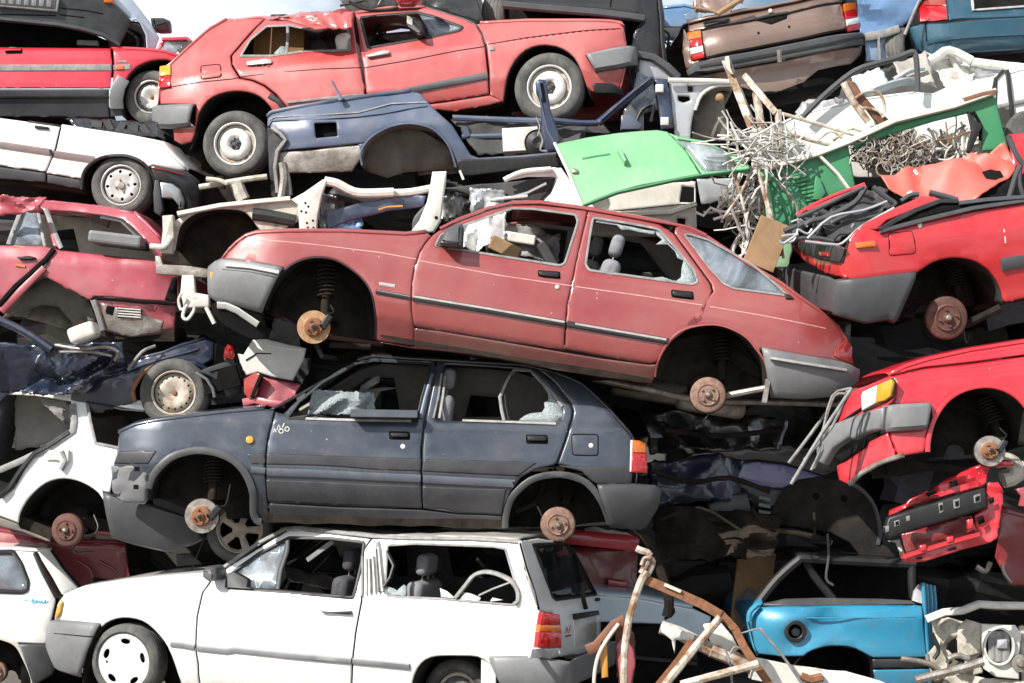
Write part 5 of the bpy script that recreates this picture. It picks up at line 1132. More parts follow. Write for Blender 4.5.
Sd.strip('script_lettering', smooth_line(Z('112,292 118,284 128,290 134,282'), 3), .006, .002, 'bluetext', rt)
Sd.strip('script_lettering', smooth_line(Z('150,296 155,284 162,288 156,298 168,300 172,286 176,300 184,290 190,300 198,290 200,300 210,298 218,284 214,300 230,294'), 3), .008, .002, 'bluetext', rt)
Sd.strip('arch_lip', arch, .03, .01, 'cream', rt)
Sd.block('rear_bumper', Z('92,494 150,497 222,498 245,540 268,604 250,640 180,682 162,700 130,600'), .04, 'plastic', rt, bev=.015); Sd.strip('bumper_groove', Z('165,625 210,612 235,600'), .012, .03, 'blackp', rt)
T.wheelhouse('wheel_housing', arch, 'liner'); Sd.panel('ground_shade_panel', Z('100,560 268,600 420,640 420,760 100,760'), 'dark', rt, off=-.15, edge=0, gap=0); T.hub(-4, 672, 11, 'drum', n=.1); T.top('roof', Z('-200,38 60,44 165,50 245,46'), 'white', crown=.02); T.farpanel('far_trim', Z('-200,60 180,70 200,300 150,480 -200,490'), 'trimdark', [])  # dark panel added to cover lit ground, standing in for shade

# -- wine red car behind
T = Thing('wine_red_car', 'dark wine red car in deep shade behind the small white car', 'car', 60, 560, .75, pitch=-2, W=1.4, sec=[(525, .06), (545, .0), (590, .04)])
T.side.panel('body_side', z(0, 430, '-60,420 0,428 200,468 420,478 540,482 560,700 300,720 -60,720'), 'darkred', T.root, dent=crush(.02, 2, 5, False), step=.08); T.side.strip('body_crease', z(0, 430, '330,560 380,590 400,640'), .02, .01, 'darkred', T.root); T.side.strip('body_crease', z(0, 430, '420,560 480,590 500,610'), .02, .01, 'darkred', T.root)
T.top('bonnet', z(0, 430, '-60,418 0,426 200,466 420,476 540,480'), 'darkred', crown=.02)
T.bumper('bumper', z(0, 430, '400,640 480,650 560,650'), z(0, 430, '400,700 480,710 560,710'), 'R', 'blackp')
# -- loose alloy wheel
rw = wheel_obj(None, at(240, 530, -.05), .245, 'alloy', tilt=3, rimmat='rimtan', frac=.66, name='alloy_wheel'); tag(rw, 'wheel with pale five-spoke rim wedged under the blue hatchback', 'wheel')
# ================================================================== top middle and right
def bars(name, specs, mat, parent=None):
    """specs: list of (r, [(px,py,Y)...])"""
    inv = parent.matrix_world.inverted() if parent is not None else Matrix()
    for r, pts in specs:
        P = smooth_line([at(*q) for q in pts], 3) if len(pts) > 2 else [at(*q) for q in pts]
        vs, fs = tubem([inv @ Vector(q) for q in P], r, 8); o = mesh(name, vs, fs, mat, parent)
    return o
def zy(x0, y0, s, Y, k=1024 / 240): return [(a, b, Y) for a, b in z(x0, y0, s, k)]
# -- black car resting on the coral bonnet
T = Thing('black_car', 'black car with a grey bumper strip resting on the coral bonnet at the top edge', 'car', 600, 20, .95, pitch=-3, yaw=-4, W=1.8, uR=668, end=.12, endr=.3)
Sd, rt = T.side, T.root; Z = lambda s: z(480, 0, s)
Sd.panel('body_side', Z('100,-60 770,-60 778,0 788,60 790,180 788,262 740,300 680,240 640,202 660,130 700,96 692,68 300,28 102,12'), 'black', rt, step=.06); Sd.strip('bumper_strip', Z('100,22 300,40 500,56 702,84'), .055, .05, 'plastic', rt)
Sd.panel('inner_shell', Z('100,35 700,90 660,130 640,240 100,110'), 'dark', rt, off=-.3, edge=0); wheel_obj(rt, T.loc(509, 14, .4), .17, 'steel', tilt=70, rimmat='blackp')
Sd.strip('door_seam', Z('330,-20 560,-10 556,30'), .012, .004, 'dark', rt); T.top('roof', Z('100,-60 770,-60'), 'black'); Sd.strip('body_edge', Z('768,0 776,80 780,180 790,262'), .03, .02, 'plastic', rt)
# -- dark car and red mirror above the coral roof
T = Thing('dark_wreck', 'black rounded wreck at the top edge above the coral hatchback windscreen', 'car', 430, 0, 1.15, yaw=-4, W=1.5)
Sd, rt = T.side, T.root; Z = lambda s: z(340, 0, s)
Sd.panel('body_side', Z('340,-60 570,-60 600,40 612,92 596,98 540,78 460,56 390,30 350,20'), 'black', rt, dent=crush(.02, 5, 2), step=.05); Sd.panel('folded_panel', Z('-60,-60 240,-60 250,10 240,32 130,42 100,36 40,0'), 'black', rt, dent=crush(.03, 5, 4), off=.02, step=.05)
Sd.strip('trim_line', Z('150,-20 180,-5 160,30'), .012, .03, 'trim', rt); T.top('roof', Z('-60,-60 570,-60'), 'black')
rm_ = Thing('red_door_mirror', 'red door mirror lying on the coral hatchback roof', 'mirror', 415, 4, .85, W=.2)
o = rm_.side.block('mirror_shell', rnd(Z('238,-30 352,-30 350,8 320,28 258,30 244,12'), 2), .16, 'stripred', rm_.root, bev=.04)
bars('mirror_bracket', [(.012, zy(340, 0, '40,5 100,38 190,42 250,30', .8)), (.01, zy(340, 0, '0,24 60,12 100,2', 1.0))], 'blackp', rm_.root)
pc = Thing('pale_van', 'pale van side with hanging cables behind the black cars at the top edge', 'van', 490, 5, 2.6, W=1.5)
pc.side.panel('body_side', Z('540,-80 700,-80 705,96 560,110'), 'paleblue', pc.root); bars('hanging_cable', [(.012, zy(340, 0, '660,-10 650,30 640,50 670,90', 2.5)), (.009, zy(340, 0, '640,-10 655,40 680,95', 2.5))], 'blackp', pc.root)
mesh('cargo_box', *boxm(pc.loc(490, 5, .8), (.5, 1.2, .6)), 'paleblue', pc.root, False)

# -- brown saloon seen from behind
T = Thing('brown_saloon', 'bronze brown saloon seen from behind, tilted, with red, white and orange tail lamps', 'car', 775, 50, .75, pitch=9.5, yaw=2, W=2.6, uL=684, uR=866, end=.18, endr=.35, sec=[(20, .06), (30, .0), (60, .0), (68, .05)])
Sd, rt = T.side, T.root; Z = lambda s: z(640, 0, s)
lid = Sd.panel('boot_lid', Z('258,130 430,98 640,56 862,12 870,60 884,128 700,165 480,210 276,250 266,190'), 'brown', rt, step=.06)
Sd.panel('boot_edge', Z('205,102 330,72 560,28 700,-2 780,-20 864,-30 866,6 640,52 430,94 256,127 206,136'), 'brown', rt, step=.06, off=-.03)
Sd.strip('lid_groove', Z('275,250 480,206 700,163 884,126'), .018, .006, 'dark', rt); Sd.strip('lid_groove', Z('258,130 430,97 640,55 862,10'), .012, .006, 'dark', rt)
Sd.strip('boot_handle', Z('492,82 560,66 632,54'), .022, .02, 'blackp', lid); Sd.panel('painted_plate_shadow', Z('495,88 630,60 628,80 560,106'), 'dark', lid, off=.002, t=.003, edge=0)  # flat dark panel painted in as the shadow below the boot handle
for s in ('505,140', '636,114'):
    x, y = Z(s)[0]; Sd.block('screw_hole', circ(x, y, 1.3, n=8), .004, 'dark', lid, bev=.001)
Sd.block('lid_lock', circ(*Z('556,46')[0], 2.2, n=10), .012, 'chrome', rt); Sd.strip('badge', Z('272,104 380,80'), .035, .004, 'blackp', rt)
for s0, dx, dy in ((0, 0, 0), (1, 664, -122)):
    def q(s): return [(a + dx / 4.2667 * 1.0, b + dy / 4.2667) for a, b in Z(s)]
    L1 = Sd.block('tail_lamp', q('202,142 256,132 260,162 207,174'), .035, 'orangelens', rt); Sd.block('tail_lamp', q('207,175 260,163 265,196 212,208'), .035, 'redlens', rt)
    Sd.block('tail_lamp', q('212,209 265,197 270,224 216,236'), .035, 'clearlens', rt); Sd.block('tail_lamp', q('216,237 270,225 274,250 220,262'), .035, 'redlens', rt)
Sd.panel('rear_bumper', Z('196,300 230,268 282,254 480,216 700,172 884,140 958,134 962,160 958,192 800,218 600,256 400,292 290,312 240,312 206,332'), 'plastic', rt, off=.06, t=.04, edge=.015, step=.06)
Sd.strip('bumper_groove', Z('250,292 400,268 600,232 800,194 950,165'), .03, .068, 'blackp', rt); Sd.panel('rear_valance', Z('210,335 290,316 600,260 950,196 940,240 900,275 760,300 700,350 600,388 500,395 420,372 300,352'), 'brown', rt, off=.0, dent=crush(.02, 3, 4, False), step=.07)
mesh('tow_hook', *merge([tubem([T.loc(779, 50, -.12), T.loc(780, 62, -.1)], .018, 8), lathe([(0, .02), (.02, .02), (.02, -.02)], 12)]), 'steel', rt)
Sd.panel('left_flank', Z('202,142 220,262 282,252 196,300 180,220 186,120'), 'brown', rt, off=-.12); T.top('boot_top', Z('205,100 330,70 560,26 700,-4 864,-32'), 'brown', crown=.03, dent=lambda u, y: .05 * abs(nz(u, y, 3, 8)))
sheet('crushed_roof', [(693, 2, 1.2), (745, -8, 1.3), (742, 6, .9), (698, 14, .9)], 14, 8, 'brown', rt, amp=.08, sc=5, seed=5); bars('roof_strut', [(.02, zy(640, 0, '330,60 420,5 440,-10', .8)), (.012, zy(640, 0, '220,30 300,45 340,60', .8))], 'tanboard', rt)
Sd.panel('dark_backing', Z('200,120 860,-10 960,140 960,360 600,440 300,440 200,400'), 'dark', rt, off=-.14, edge=0, gap=0)  # dark backing panel added so no sky shows through the gaps
Sd.panel('under_shade_backing', Z('220,335 600,380 900,280 960,200 960,400 500,470 220,450'), 'under', rt, off=-.25, edge=0, gap=0, dent=crush(.06, 3, 5))  # dark backing added for the shade below the valance
T = Thing('distant_blue_car', 'light blue car roof seen between the black car and the brown saloon', 'car', 680, 15, 2.2, W=1.4)
T.side.panel('body_side', Z('95,35 190,25 250,40 250,90 175,118 100,118'), 'blue2', T.root); T.side.panel('rear_glass', Z('185,60 210,52 268,60 262,80 200,92'), 'glasssky', T.root, off=.01); bars('hanging_cable', [(.01, zy(640, 0, '105,130 125,150 120,190 140,215', 2.0)), (.008, zy(640, 0, '100,170 130,200 160,160', 2.0))], 'blackp', T.root); T.top('roof', Z('95,33 190,23 250,38'), 'blue2')
# -- scuffed blue car
T = Thing('scuffed_blue_car', 'scuffed light blue car body between the brown saloon and the teal car', 'car', 885, 25, .95, pitch=2, W=1.6); Z = lambda s: z(784, 0, s); Sd, rt = T.side, T.root
Sd.panel('body_side', Z('298,-60 600,-60 580,10 540,90 500,112 440,128 345,158 320,140 315,60'), 'blue2', rt, dent=crush(.05, 4, 3), step=.04, angle=22); Sd.strip('body_moulding', Z('345,160 420,146 490,124'), .06, .03, 'seal', rt)
Sd.panel('lower_body', Z('345,168 480,135 480,240 440,262 350,262'), 'blue2', rt, off=-.02); Sd.strip('seam', Z('402,160 408,260'), .02, .03, 'seal', rt); wheel_obj(rt, T.loc(907, 48, .1), .17, 'steel', tilt=60, rimmat='blackp'); bars('prop_rod', [(.012, zy(784, 0, '578,0 560,40 515,148', .75))], 'seal', rt); T.top('roof', Z('298,-60 600,-60'), 'blue2')
Sd.panel('dark_gap', Z('470,120 540,90 560,200 480,245'), 'dark', rt, off=-.05)
# -- teal car seen from behind
T = Thing('teal_car', 'teal blue car seen from behind at the top right corner with one red tail lamp', 'car', 960, 25, .80, pitch=1, yaw=3, W=2.4, uL=915, end=.2, endr=.3, sec=[(14, .03), (18, .0), (40, .0), (54, .06)])
Sd, rt = T.side, T.root
Sd.panel('tailgate', Z('685,-60 1150,-60 1150,60 1024,70 800,80 700,92 690,40'), 'teal', rt); Sd.panel('rear_bumper', Z('535,115 600,98 700,94 900,76 1150,66 1150,200 1024,215 800,228 640,262 560,215 540,160'), 'teal', rt, off=.05, t=.03, edge=.015)
Sd.strip('bumper_crease', Z('600,190 750,165 900,155 1150,145'), .03, .06, 'teal', rt); Sd.strip('bumper_seam', Z('596,100 600,180'), .008, .054, 'dark', rt)
Sd.block('tail_lamp', Z('570,0 592,28 688,30 694,88 640,94 575,98'), .035, 'redlens', rt); Sd.block('tail_lamp_upper', Z('585,-40 680,-40 688,28 592,26'), .035, 'reddark', rt)
Sd.panel('plate_recess', Z('800,-50 1150,-50 1150,30 806,40'), 'dark', rt, off=.004, edge=0); Sd.strip('plate_trim', Z('798,-40 806,44 1024,28 1150,20'), .02, .02, 'chrome', rt); T.top('roof', Z('690,-60 1150,-60'), 'teal')
Sd.panel('underside', Z('560,215 640,262 1150,215 1150,330 640,330'), 'under', rt, off=-.25, edge=0, gap=0)

# -- chopped blue quarter panel
T = Thing('blue_car_rear_quarter', 'cut-off dull blue rear quarter with open fuel hole, below the coral hatchback', 'car body', 410, 130, .15, pitch=3, W=1.3, yaw=-2, sec=[(92, .12), (112, .03), (125, .0), (150, .02), (172, .05)], uL=266, end=.08)
Sd, rt = T.side, T.root; ZA = lambda s: z(150, 90, s); ZB = lambda s: z(340, 90, s)
arch = smooth_line(ZB('95,322 88,275 108,230 150,190 220,155 300,143 380,160 430,195 470,250 495,330'), 3)
fh = rnd(ZA('702,142 795,138 800,196 708,206'), 1.5)
Sd.panel('rear_wing', ZA('500,155 500,112 520,96 700,62 820,40') + ZB('0,44 150,22 300,4 345,14 400,78 480,150 530,230 558,276 590,288 760,278 940,262 944,290 950,325 740,342 510,352 503,330') + arch[::-1][4:-1] + ZB('88,262 76,230') + ZA('920,226 740,246 545,262 585,212 560,180'), 'steelblue', rt, [fh], step=.045, dent=crush(.008, 3, 6, False))
Sd.panel('bare_lower_skin', ZA('545,264 740,250 920,230 905,290 862,350 720,354 592,356 560,330 540,300'), 'steel', rt, off=-.01, dent=crush(.01, 4, 2, False)); Sd.panel('fuel_hole_shell', ZA('690,130 810,130 810,215 690,215'), 'dark', rt, off=-.07, edge=0)
Sd.strip('chrome_crease', ZA('504,152 520,130 700,124 880,112 1000,98') + ZB('300,76 372,66'), .014, .01, 'steelblue', rt); Sd.strip('chrome_crease', ZA('510,128 530,116 700,108 890,96') + ZB('220,58 370,52'), .010, .008, 'seal', rt)
Sd.strip('arch_lip', arch, .016, .014, 'steelblue', rt); T.wheelhouse('wheel_housing', arch, 'linerg', depth=.35)
Sd.panel('liner_bottom', ZB('95,320 120,200 300,150 480,250 492,335 400,340 280,350 200,375 130,350'), 'linerg', rt, off=-.22, edge=0, gap=0, dent=crush(.03, 2, 2, False))
Sd.panel('sill_skin', ZB('500,296 760,284 940,270 948,330 740,345 560,368 510,366'), 'blackp', rt, off=.008, dent=crush(.004, 6, 2, False)); Sd.strip('torn_tab', ZB('512,345 528,384'), .02, .03, 'offwhite', rt)
T.top('wing_top', ZA('500,112 520,96 700,62 820,40') + ZB('0,44 150,22 300,4'), 'steelblue', crown=.02, W=.5); Sd.panel('tail_socket', ZA('500,156 545,180 585,214 560,262 540,470 515,450 505,300'), 'trimdark', rt, off=-.03, dent=crush(.04, 9, 3)); Sd.strip('tail_edge', ZA('520,160 555,185 580,215 545,262 535,330 545,440'), .03, .03, 'seal', rt)
bars('hanging_bracket', [(.03, zy(150, 90, '565,310 572,380 560,460', .1)), (.02, zy(150, 90, '575,320 592,400 596,450', .15))], 'steel', rt)
Sd.block('blue_sliver', z(140, 0, '815,345 828,350 848,392 872,424 850,432 842,400'), .03, 'steelblue', rt, off=.05)
bars('floor_rail', [(.022, zy(340, 90, '480,118 640,125 800,130 980,140', .55)), (.02, zy(340, 90, '520,200 700,195 860,190', .5)), (.03, zy(340, 90, '530,160 545,200', .5))], 'steelblue', rt); bevel(mesh('white_box', *boxm(T.loc(521, 142, .3), (.26, .3, .17)), 'offwhite', rt, False)); mesh('speaker', *lathe([(0, .02), (.04, .03), (.09, 0), (.10, .01), (.10, -.05)], 24), 'blackp', rt).location = T.loc(538, 143, .12)
sheet('torn_floor_pan', [(452, 118, .6), (590, 122, .6), (580, 150, .4), (478, 155, .4)], 16, 6, 'trimdark', rt, amp=.05, sc=5, seed=8)
# -- dark blue pillar + window frame + grey inner wing
T = Thing('navy_door_pillar', 'narrow navy blue door pillar standing upright in front of the coral front wheel', 'pillar', 547, 120, .05, W=.1); Z = lambda s: z(480, 0, s)
T.side.block('pillar_skin', Z('236,352 252,340 282,346 290,400 300,470 345,600 330,645 275,646 262,560 258,440 240,400'), .05, 'navy', T.root, bev=.015, dent=crush(.01, 8, 3)); T.side.strip('pillar_slot', Z('262,360 270,400 275,440'), .03, .055, 'dark', T.root); bars('seat_belt_mount', [(.008, zy(480, 0, '250,560 268,600 258,640 285,645', 0)), (.006, zy(480, 0, '240,500 255,540 246,580', 0))], 'seal', T.root); T.side.strip('pillar_edge', Z('255,420 285,560 330,640'), .012, .06, 'steelblue', T.root)
T = Thing('navy_window_frame', 'bent navy door frame joined to a bare grey inner wing', 'car body', 680, 110, .45, W=.9, yaw=-3); Sd, rt = T.side, T.root
bars('window_frame', [(.028, zy(480, 0, '505,525 620,430 738,335', .40)), (.012, zy(480, 0, '515,512 620,420 735,328', .36)), (.024, zy(480, 0, '300,515 420,525 505,525', .45))], 'navy', rt)
Sd.panel('door_pillar', Z('742,335 800,335 812,400 825,550 770,555 760,460'), 'navy', rt, off=.04, dent=crush(.01, 8, 3)); 
for c in ((765, 385), (787, 525)):
    x, y = Z(f'{c[0]},{c[1]}')[0]; Sd.block('hinge', rnd([(x - 4, y - 4), (x + 4, y - 4), (x + 4, y + 4), (x - 4, y + 4)], 1), .09, 'offwhite', rt)
Z2 = lambda s: z(640, 0, s)
ia = smooth_line(Z2('215,600 222,520 240,450 270,400 310,372 350,360 400,365'), 3)
Sd.panel('inner_wing', Z2('122,338 300,340 420,345 420,372') + ia[::-1][3:] + Z2('150,590 130,470'), 'silver', rt, [Z2('202,366 225,368 226,392 204,390'), rnd(Z2('162,410 210,412 215,428 185,438 164,430'), 1)], step=.04); T.wheelhouse('wheel_housing', ia, 'linerg', depth=.3)
Sd.panel('wheel_liner', Z2('220,600 230,480 262,415 310,390 350,392 365,470 372,600'), 'linerg', rt, off=-.14, edge=0); Sd.block('strut_knob', circ(*Z2('340,420')[0], 4.5, n=12), .05, 'tanboard', rt, bev=.02); bars('wing_rail', [(.018, zy(640, 0, '120,342 300,345 420,350', .4)), (.012, zy(640, 0, '235,470 262,405 320,368 390,362', .42))], 'offwhite', rt)
T = Thing('pale_blue_dome_panel', 'grey blue curved car panel behind the navy window frame', 'car body', 650, 90, .85, W=.8); Z = lambda s: z(480, 0, s)
T.side.panel('curved_panel', smooth_line(Z('675,232 740,240 800,280 855,335'), 3) + Z('830,350 760,340 700,380 700,560 600,560 610,470 670,400'), 'silver', T.root, dent=crush(.01, 3, 3, False)); T.side.strip('panel_lip', Z('670,236 740,250 800,290 845,335'), .06, .05, 'plastic', T.root); T.side.panel('glass_panel', Z('670,300 740,340 760,470 680,490 640,440'), 'glasssky', T.root, off=.03); T.side.block('lower_box', Z('600,500 640,500 690,540 680,560 600,560'), .1, 'steelblue', T.root)
bars('belt_webbing', [(.014, zy(480, 0, '655,550 690,470 740,450 730,520', .8))], 'blackp', T.root)

# -- green panel with window
T = Thing('mint_green_hood', 'sun bleached mint green machine door with its framed glass, lying on the maroon car roof', 'panel', 640, 165, -.25, pitch=6, W=.2, roll=-30); Sd, rt = T.side, T.root; Z = lambda s: z(540, 50, s)
Sd.panel('green_skin', Z('62,398 200,368 330,350 500,338 545,345 620,420 690,532 560,556 440,578 330,605 240,640 180,668 120,520'), 'green', rt, step=.05, dent=crush(.006, 2.5, 3, False), t=.02, edge=.01)
Sd.panel('window_frame', Z('550,352 600,368 700,385 790,430 880,470 900,510 830,522 695,534 620,420'), 'green', rt, [Z('582,378 700,395 780,425 850,490 820,512 700,518 640,440')], step=.04, off=.0, t=.03); Sd.panel('window_pane', Z('578,374 700,391 784,423 856,492 822,516 698,522 636,440'), 'glass', rt, off=-.015, edge=0, gap=0)
Sd.strip('pressed_slot', Z('180,464 240,452 298,444'), .012, .004, 'dgreen', rt); Sd.block('latch', Z('330,440 345,436 372,488 360,494'), .05, 'green', rt); Sd.block('lock', rnd(Z('132,508 162,514 162,530 138,530'), 1), .02, 'steel', rt); Sd.strip('folded_edge', Z('62,398 120,520 180,668'), .02, .012, 'cream', rt); Sd.strip('folded_edge', Z('182,668 330,612 560,562 690,538 900,512'), .016, .02, 'dgreen', rt)
# -- white body beneath
T = Thing('white_car_floor', 'off-white bare body section with two square openings under the mint green door', 'car body', 640, 205, .35, W=.9); Sd, rt = T.side, T.root; Z = lambda s: z(640, 160, s)
Sd.panel('upper_wall', Z('-260,180 -160,130 0,110 140,95 238,90 240,185 160,190 -240,230'), 'cream', rt, [Z('180,112 232,116 232,182 168,180')], step=.05, dent=crush(.006, 3, 3, False)); Sd.panel('lower_wall', Z('-240,232 160,192 240,186 244,320 180,330 0,330 -240,330'), 'cream', rt, [Z('158,248 194,250 192,280 160,278')], off=-.03, step=.06); Sd.strip('ledge', Z('-200,234 0,232 130,226 238,190'), .04, .07, 'cream', rt)
mesh('inner_box', *boxm(T.loc(640, 215, .5), (.8, .6, .35)), 'dark', rt, False)
Sd.panel('grey_smear_panel', Z('240,80 400,75 420,110 400,170 260,190'), 'silver', rt, off=-.15, dent=crush(.03, 4, 3))
Z = lambda s: z(340, 90, s)
T = Thing('white_roof_skin', 'torn white roof skin reaching left from under the mint green door', 'car body', 530, 190, .0, W=.9); Sd, rt = T.side, T.root
Sd.panel('roof_skin', Z('700,372 760,345 850,335 945,330 1010,420 1090,500 960,520 860,480 900,440 930,372 800,372 730,385'), 'white', rt, dent=crush(.012, 4, 3), step=.04); sheet('torn_lining', [(490, 190, .15), (560, 176, .15), (552, 200, .1), (505, 212, .1)], 10, 6, 'silver', rt, amp=.06, sc=6, seed=4); Sd.panel('lining', Z('440,420 600,400 780,385 925,370 900,430 850,480 740,470 640,500 560,510 550,450'), 'trimdark', rt, off=-.06, dent=crush(.03, 5, 3)); Sd.strip('seam', Z('640,470 720,462 800,440 880,400'), .02, -.0 + .03, 'silver', rt)
bars('stays', [(.012, zy(340, 90, '640,470 720,460 800,452', -.02)), (.02, zy(340, 90, '700,385 780,350 900,338', -.02))], 'offwhite', rt)

# -- grey middle wreck with inner wheel arch
T = Thing('stripped_grey_wreck', 'stripped grey wreck with muddy inner arch and white pierced struts, behind the maroon bonnet', 'car body', 250, 230, -.25, W=1.2, pitch=2); Sd, rt = T.side, T.root
Z = lambda s: z(150, 90, s)
ia = smooth_line(Z('110,680 125,600 160,550 230,518 330,510 400,520 440,560 470,610'), 3)
Sd.panel('inner_wing', Z('100,560 150,528 300,492 420,475 600,462 640,470 640,560 560,600 490,612 470,600') + ia[::-1][2:] + Z('95,700'), 'engine', rt, step=.04, dent=crush(.01, 6, 3)); T.wheelhouse('wheel_housing', ia, 'liner', depth=.4)
Sd.panel('arch_liner', Z('120,690 130,600 165,552 235,522 330,514 400,524 450,575 480,640 480,760 130,760'), 'under', rt, off=-.25, edge=0, gap=0, dent=crush(.04, 3, 2, False)); Sd.strip('rail', Z('120,530 300,495 440,480 600,465'), .035, .04, 'cream', rt)
Sd.block('post', rnd(Z('58,540 105,536 108,640 100,700 50,700 60,600'), 1), .06, 'engine', rt, dent=crush(.01, 12, 1)); Z3 = lambda s: z(0, 190, s)
Sd.block('lower_rail', Z3('668,285 690,282 700,320 800,325 900,340 900,378 780,368 670,360'), .05, 'steel', rt, dent=crush(.01, 12, 1)); Sd.block('white_bracket', Z3('782,366 832,366 838,440 895,450 900,500 790,505 775,440'), .06, 'offwhite', rt, bev=.01)
bars('tow_hook', [(.010, zy(0, 190, '775,440 762,470 772,510 790,500 800,490', -.35)), (.012, zy(0, 190, '790,500 780,540 800,552 825,520 830,500', -.35)), (.02, zy(0, 190, '640,240 700,240 730,200', -.32)), (.016, zy(0, 190, '880,500 900,540 915,570', -.3))], 'offwhite', rt)
bars('dark_chassis_tube', [(.045, zy(150, 90, '440,530 520,540 620,560', -.25)), (.05, zy(340, 90, '-20,450 0,440 150,480 330,470', .0))], 'blackp', rt)
Sd.block('pierced_strut', Z('605,470 660,440 740,384 756,390 735,450 718,530 712,610 640,600 632,490'), .04, 'offwhite', rt, bev=.008, dent=crush(.006, 9, 1))
for (x, y) in ((665, 485), (678, 500), (672, 570), (698, 560), (700, 590), (648, 520), (676, 590), (668, 525)):
    a, b = Z(f'{x},{y}')[0]; Sd.block('strut_hole', circ(a, b, 1.2, n=8), .042, 'dark', rt, bev=.0005)
bars('white_beam', [(.032, zy(150, 90, '745,388 800,400 870,435 940,440 1040,436', -.2)), (.028, zy(340, 90, '220,440 300,436 400,418', -.15))], 'offwhite', rt)
Sd.block('white_strut', z(340, 90, '395,352 455,350 452,400 440,470 430,560 400,610 300,612 340,560 372,480 385,420'), .05, 'offwhite', rt, bev=.01, dent=crush(.008, 7, 1)); Sd.block('strut_hole', circ(*z(340, 90, '412,548')[0], 1.8, n=8), .055, 'dark', rt, bev=.001)
Z = lambda s: z(340, 90, s)
Sd.panel('scorched_beam', Z('-60,520 120,470 330,445 370,450 360,500 200,520 40,560 -60,600'), 'navy', rt, off=-.08, dent=crush(.03, 5, 2)); Sd.strip('orange_edge', Z('165,512 200,500 268,496'), .012, .02, 'orangep', rt)
sheet('blue_plastic_sheet', [(335, 222, .1), (362, 216, .1), (362, 236, .1), (330, 238, .1)], 8, 6, 'blue2', rt, amp=.06, sc=8, seed=3); sheet('dark_hoses', [(318, 190, .1), (345, 200, .1), (345, 235, .1), (320, 232, .1)], 10, 8, 'black', rt, amp=.1, sc=6, seed=7)
sheet('dark_cover', [(442, 178, .1), (475, 190, .1), (470, 222, .1), (440, 225, .1)], 10, 8, 'black', rt, amp=.1, sc=5, seed=9); sheet('crumpled_metal', [(470, 188, .0), (505, 190, .0), (505, 205, .0), (470, 214, .0)], 10, 6, 'silver', rt, amp=.06, sc=6, seed=6); Sd.panel('grey_dome', smooth_line(Z('305,600 310,550 340,510 372,480'), 3) + Z('380,600'), 'plastic', rt, off=-.03)
sheet('muddy_underside', [(170, 150, 1.2), (290, 140, 1.2), (290, 215, 1.1), (170, 215, 1.1)], 14, 8, 'under', rt, amp=.06, sc=5, seed=9)
bars('axle_beam', [(.022, zy(150, 90, '210,415 300,400 420,380 500,370', .3)), (.05, zy(150, 90, '370,400 385,440 400,470', .3)), (.018, zy(150, 90, '240,380 290,385 330,400', .25))], 'engine', rt)
# ================================================================== right side
# -- crushed white car, upper right
T = Thing('crushed_white_car', 'long white car with its roof torn off and folded, behind the green machine casing', 'car', 900, 110, .16, pitch=8, W=1.5, sec=[(60, .1), (100, .02), (130, .0), (170, .04)]); Sd, rt = T.side, T.root; Z = lambda s: z(784, 0, s)
Sd.panel('body_side', Z('-140,600 0,520 60,490 340,420 560,392 640,396 700,368 860,330 898,322 908,380 905,440 890,520 840,640 400,760 0,760 -140,760'), 'white', rt, dent=crush(.008, 2, 4, False), step=.06)
Sd.panel('front_door', Z('902,318 950,302 962,400 968,470 910,452 912,380'), 'white', rt); Sd.panel('rear_wing', Z('955,300 1024,284 1180,250 1180,700 1024,700 990,640 975,500 965,400'), 'white', rt, off=-.01); Sd.strip('side_stripe', Z('905,456 970,442 1150,405'), .03, .012, 'seal', rt)
Sd.strip('door_seam', Z('950,300 962,400 975,500 1000,660'), .03, .02, 'blackp', rt); Sd.strip('door_seam', Z('935,300 900,340 888,400'), .02, .02, 'blackp', rt)
Sd.block('rear_wheel_shape', circ(*Z('1024,585')[0], 20, 26, n=24), .05, 'tyre', rt, bev=.03)
T.top('door_top', Z('560,392 640,396 700,368 860,330 1024,284 1180,250'), 'white', crown=-.02, W=1.2, dent=lambda u, y: -.25 * y); T.top('bonnet', Z('-140,600 0,520 60,490 340,420 560,392'), 'white', crown=-.03, W=1.2)
bars('folded_roof_beam', [(.035, zy(784, 0, '590,275 650,245 705,215 800,258', .45)), (.03, zy(784, 0, '800,262 900,275 1040,290', .45)), (.022, zy(784, 0, '705,222 730,280 772,345', .5)), (.02, zy(784, 0, '600,300 660,250 700,240', .5))], 'offwhite', rt)
sheet('folded_roof', [(925, 56, .5), (975, 62, .6), (972, 84, .45), (948, 88, .4)], 10, 8, 'cream', rt, amp=.09, sc=5, seed=3); sheet('folded_roof_skin', [(968, 60, .55), (1040, 62, .6), (1040, 74, .5), (972, 78, .5)], 12, 4, 'silver', rt, amp=.06, sc=5, seed=5, smooth=True)
sheet('dark_interior', [(855, 70, .9), (960, 60, .9), (960, 100, .7), (830, 108, .7)], 14, 8, 'trimdark', rt, amp=.08, sc=4, seed=8)
bars('black_roll_bar', [(.022, zy(784, 0, '80,498 180,400 300,305 400,270 480,248 548,222 562,240 568,300 570,392', .1))], 'plastic', rt)
bars('bent_tube', [(.03, zy(784, 0, '350,410 420,375 500,350 580,345', .25)), (.02, zy(784, 0, '470,340 540,300 600,290', .3)), (.014, zy(784, 0, '215,420 240,440 250,510 262,530', .2)), (.03, zy(784, 0, '60,490 110,440 180,450 270,440', .28))], 'silver', rt)
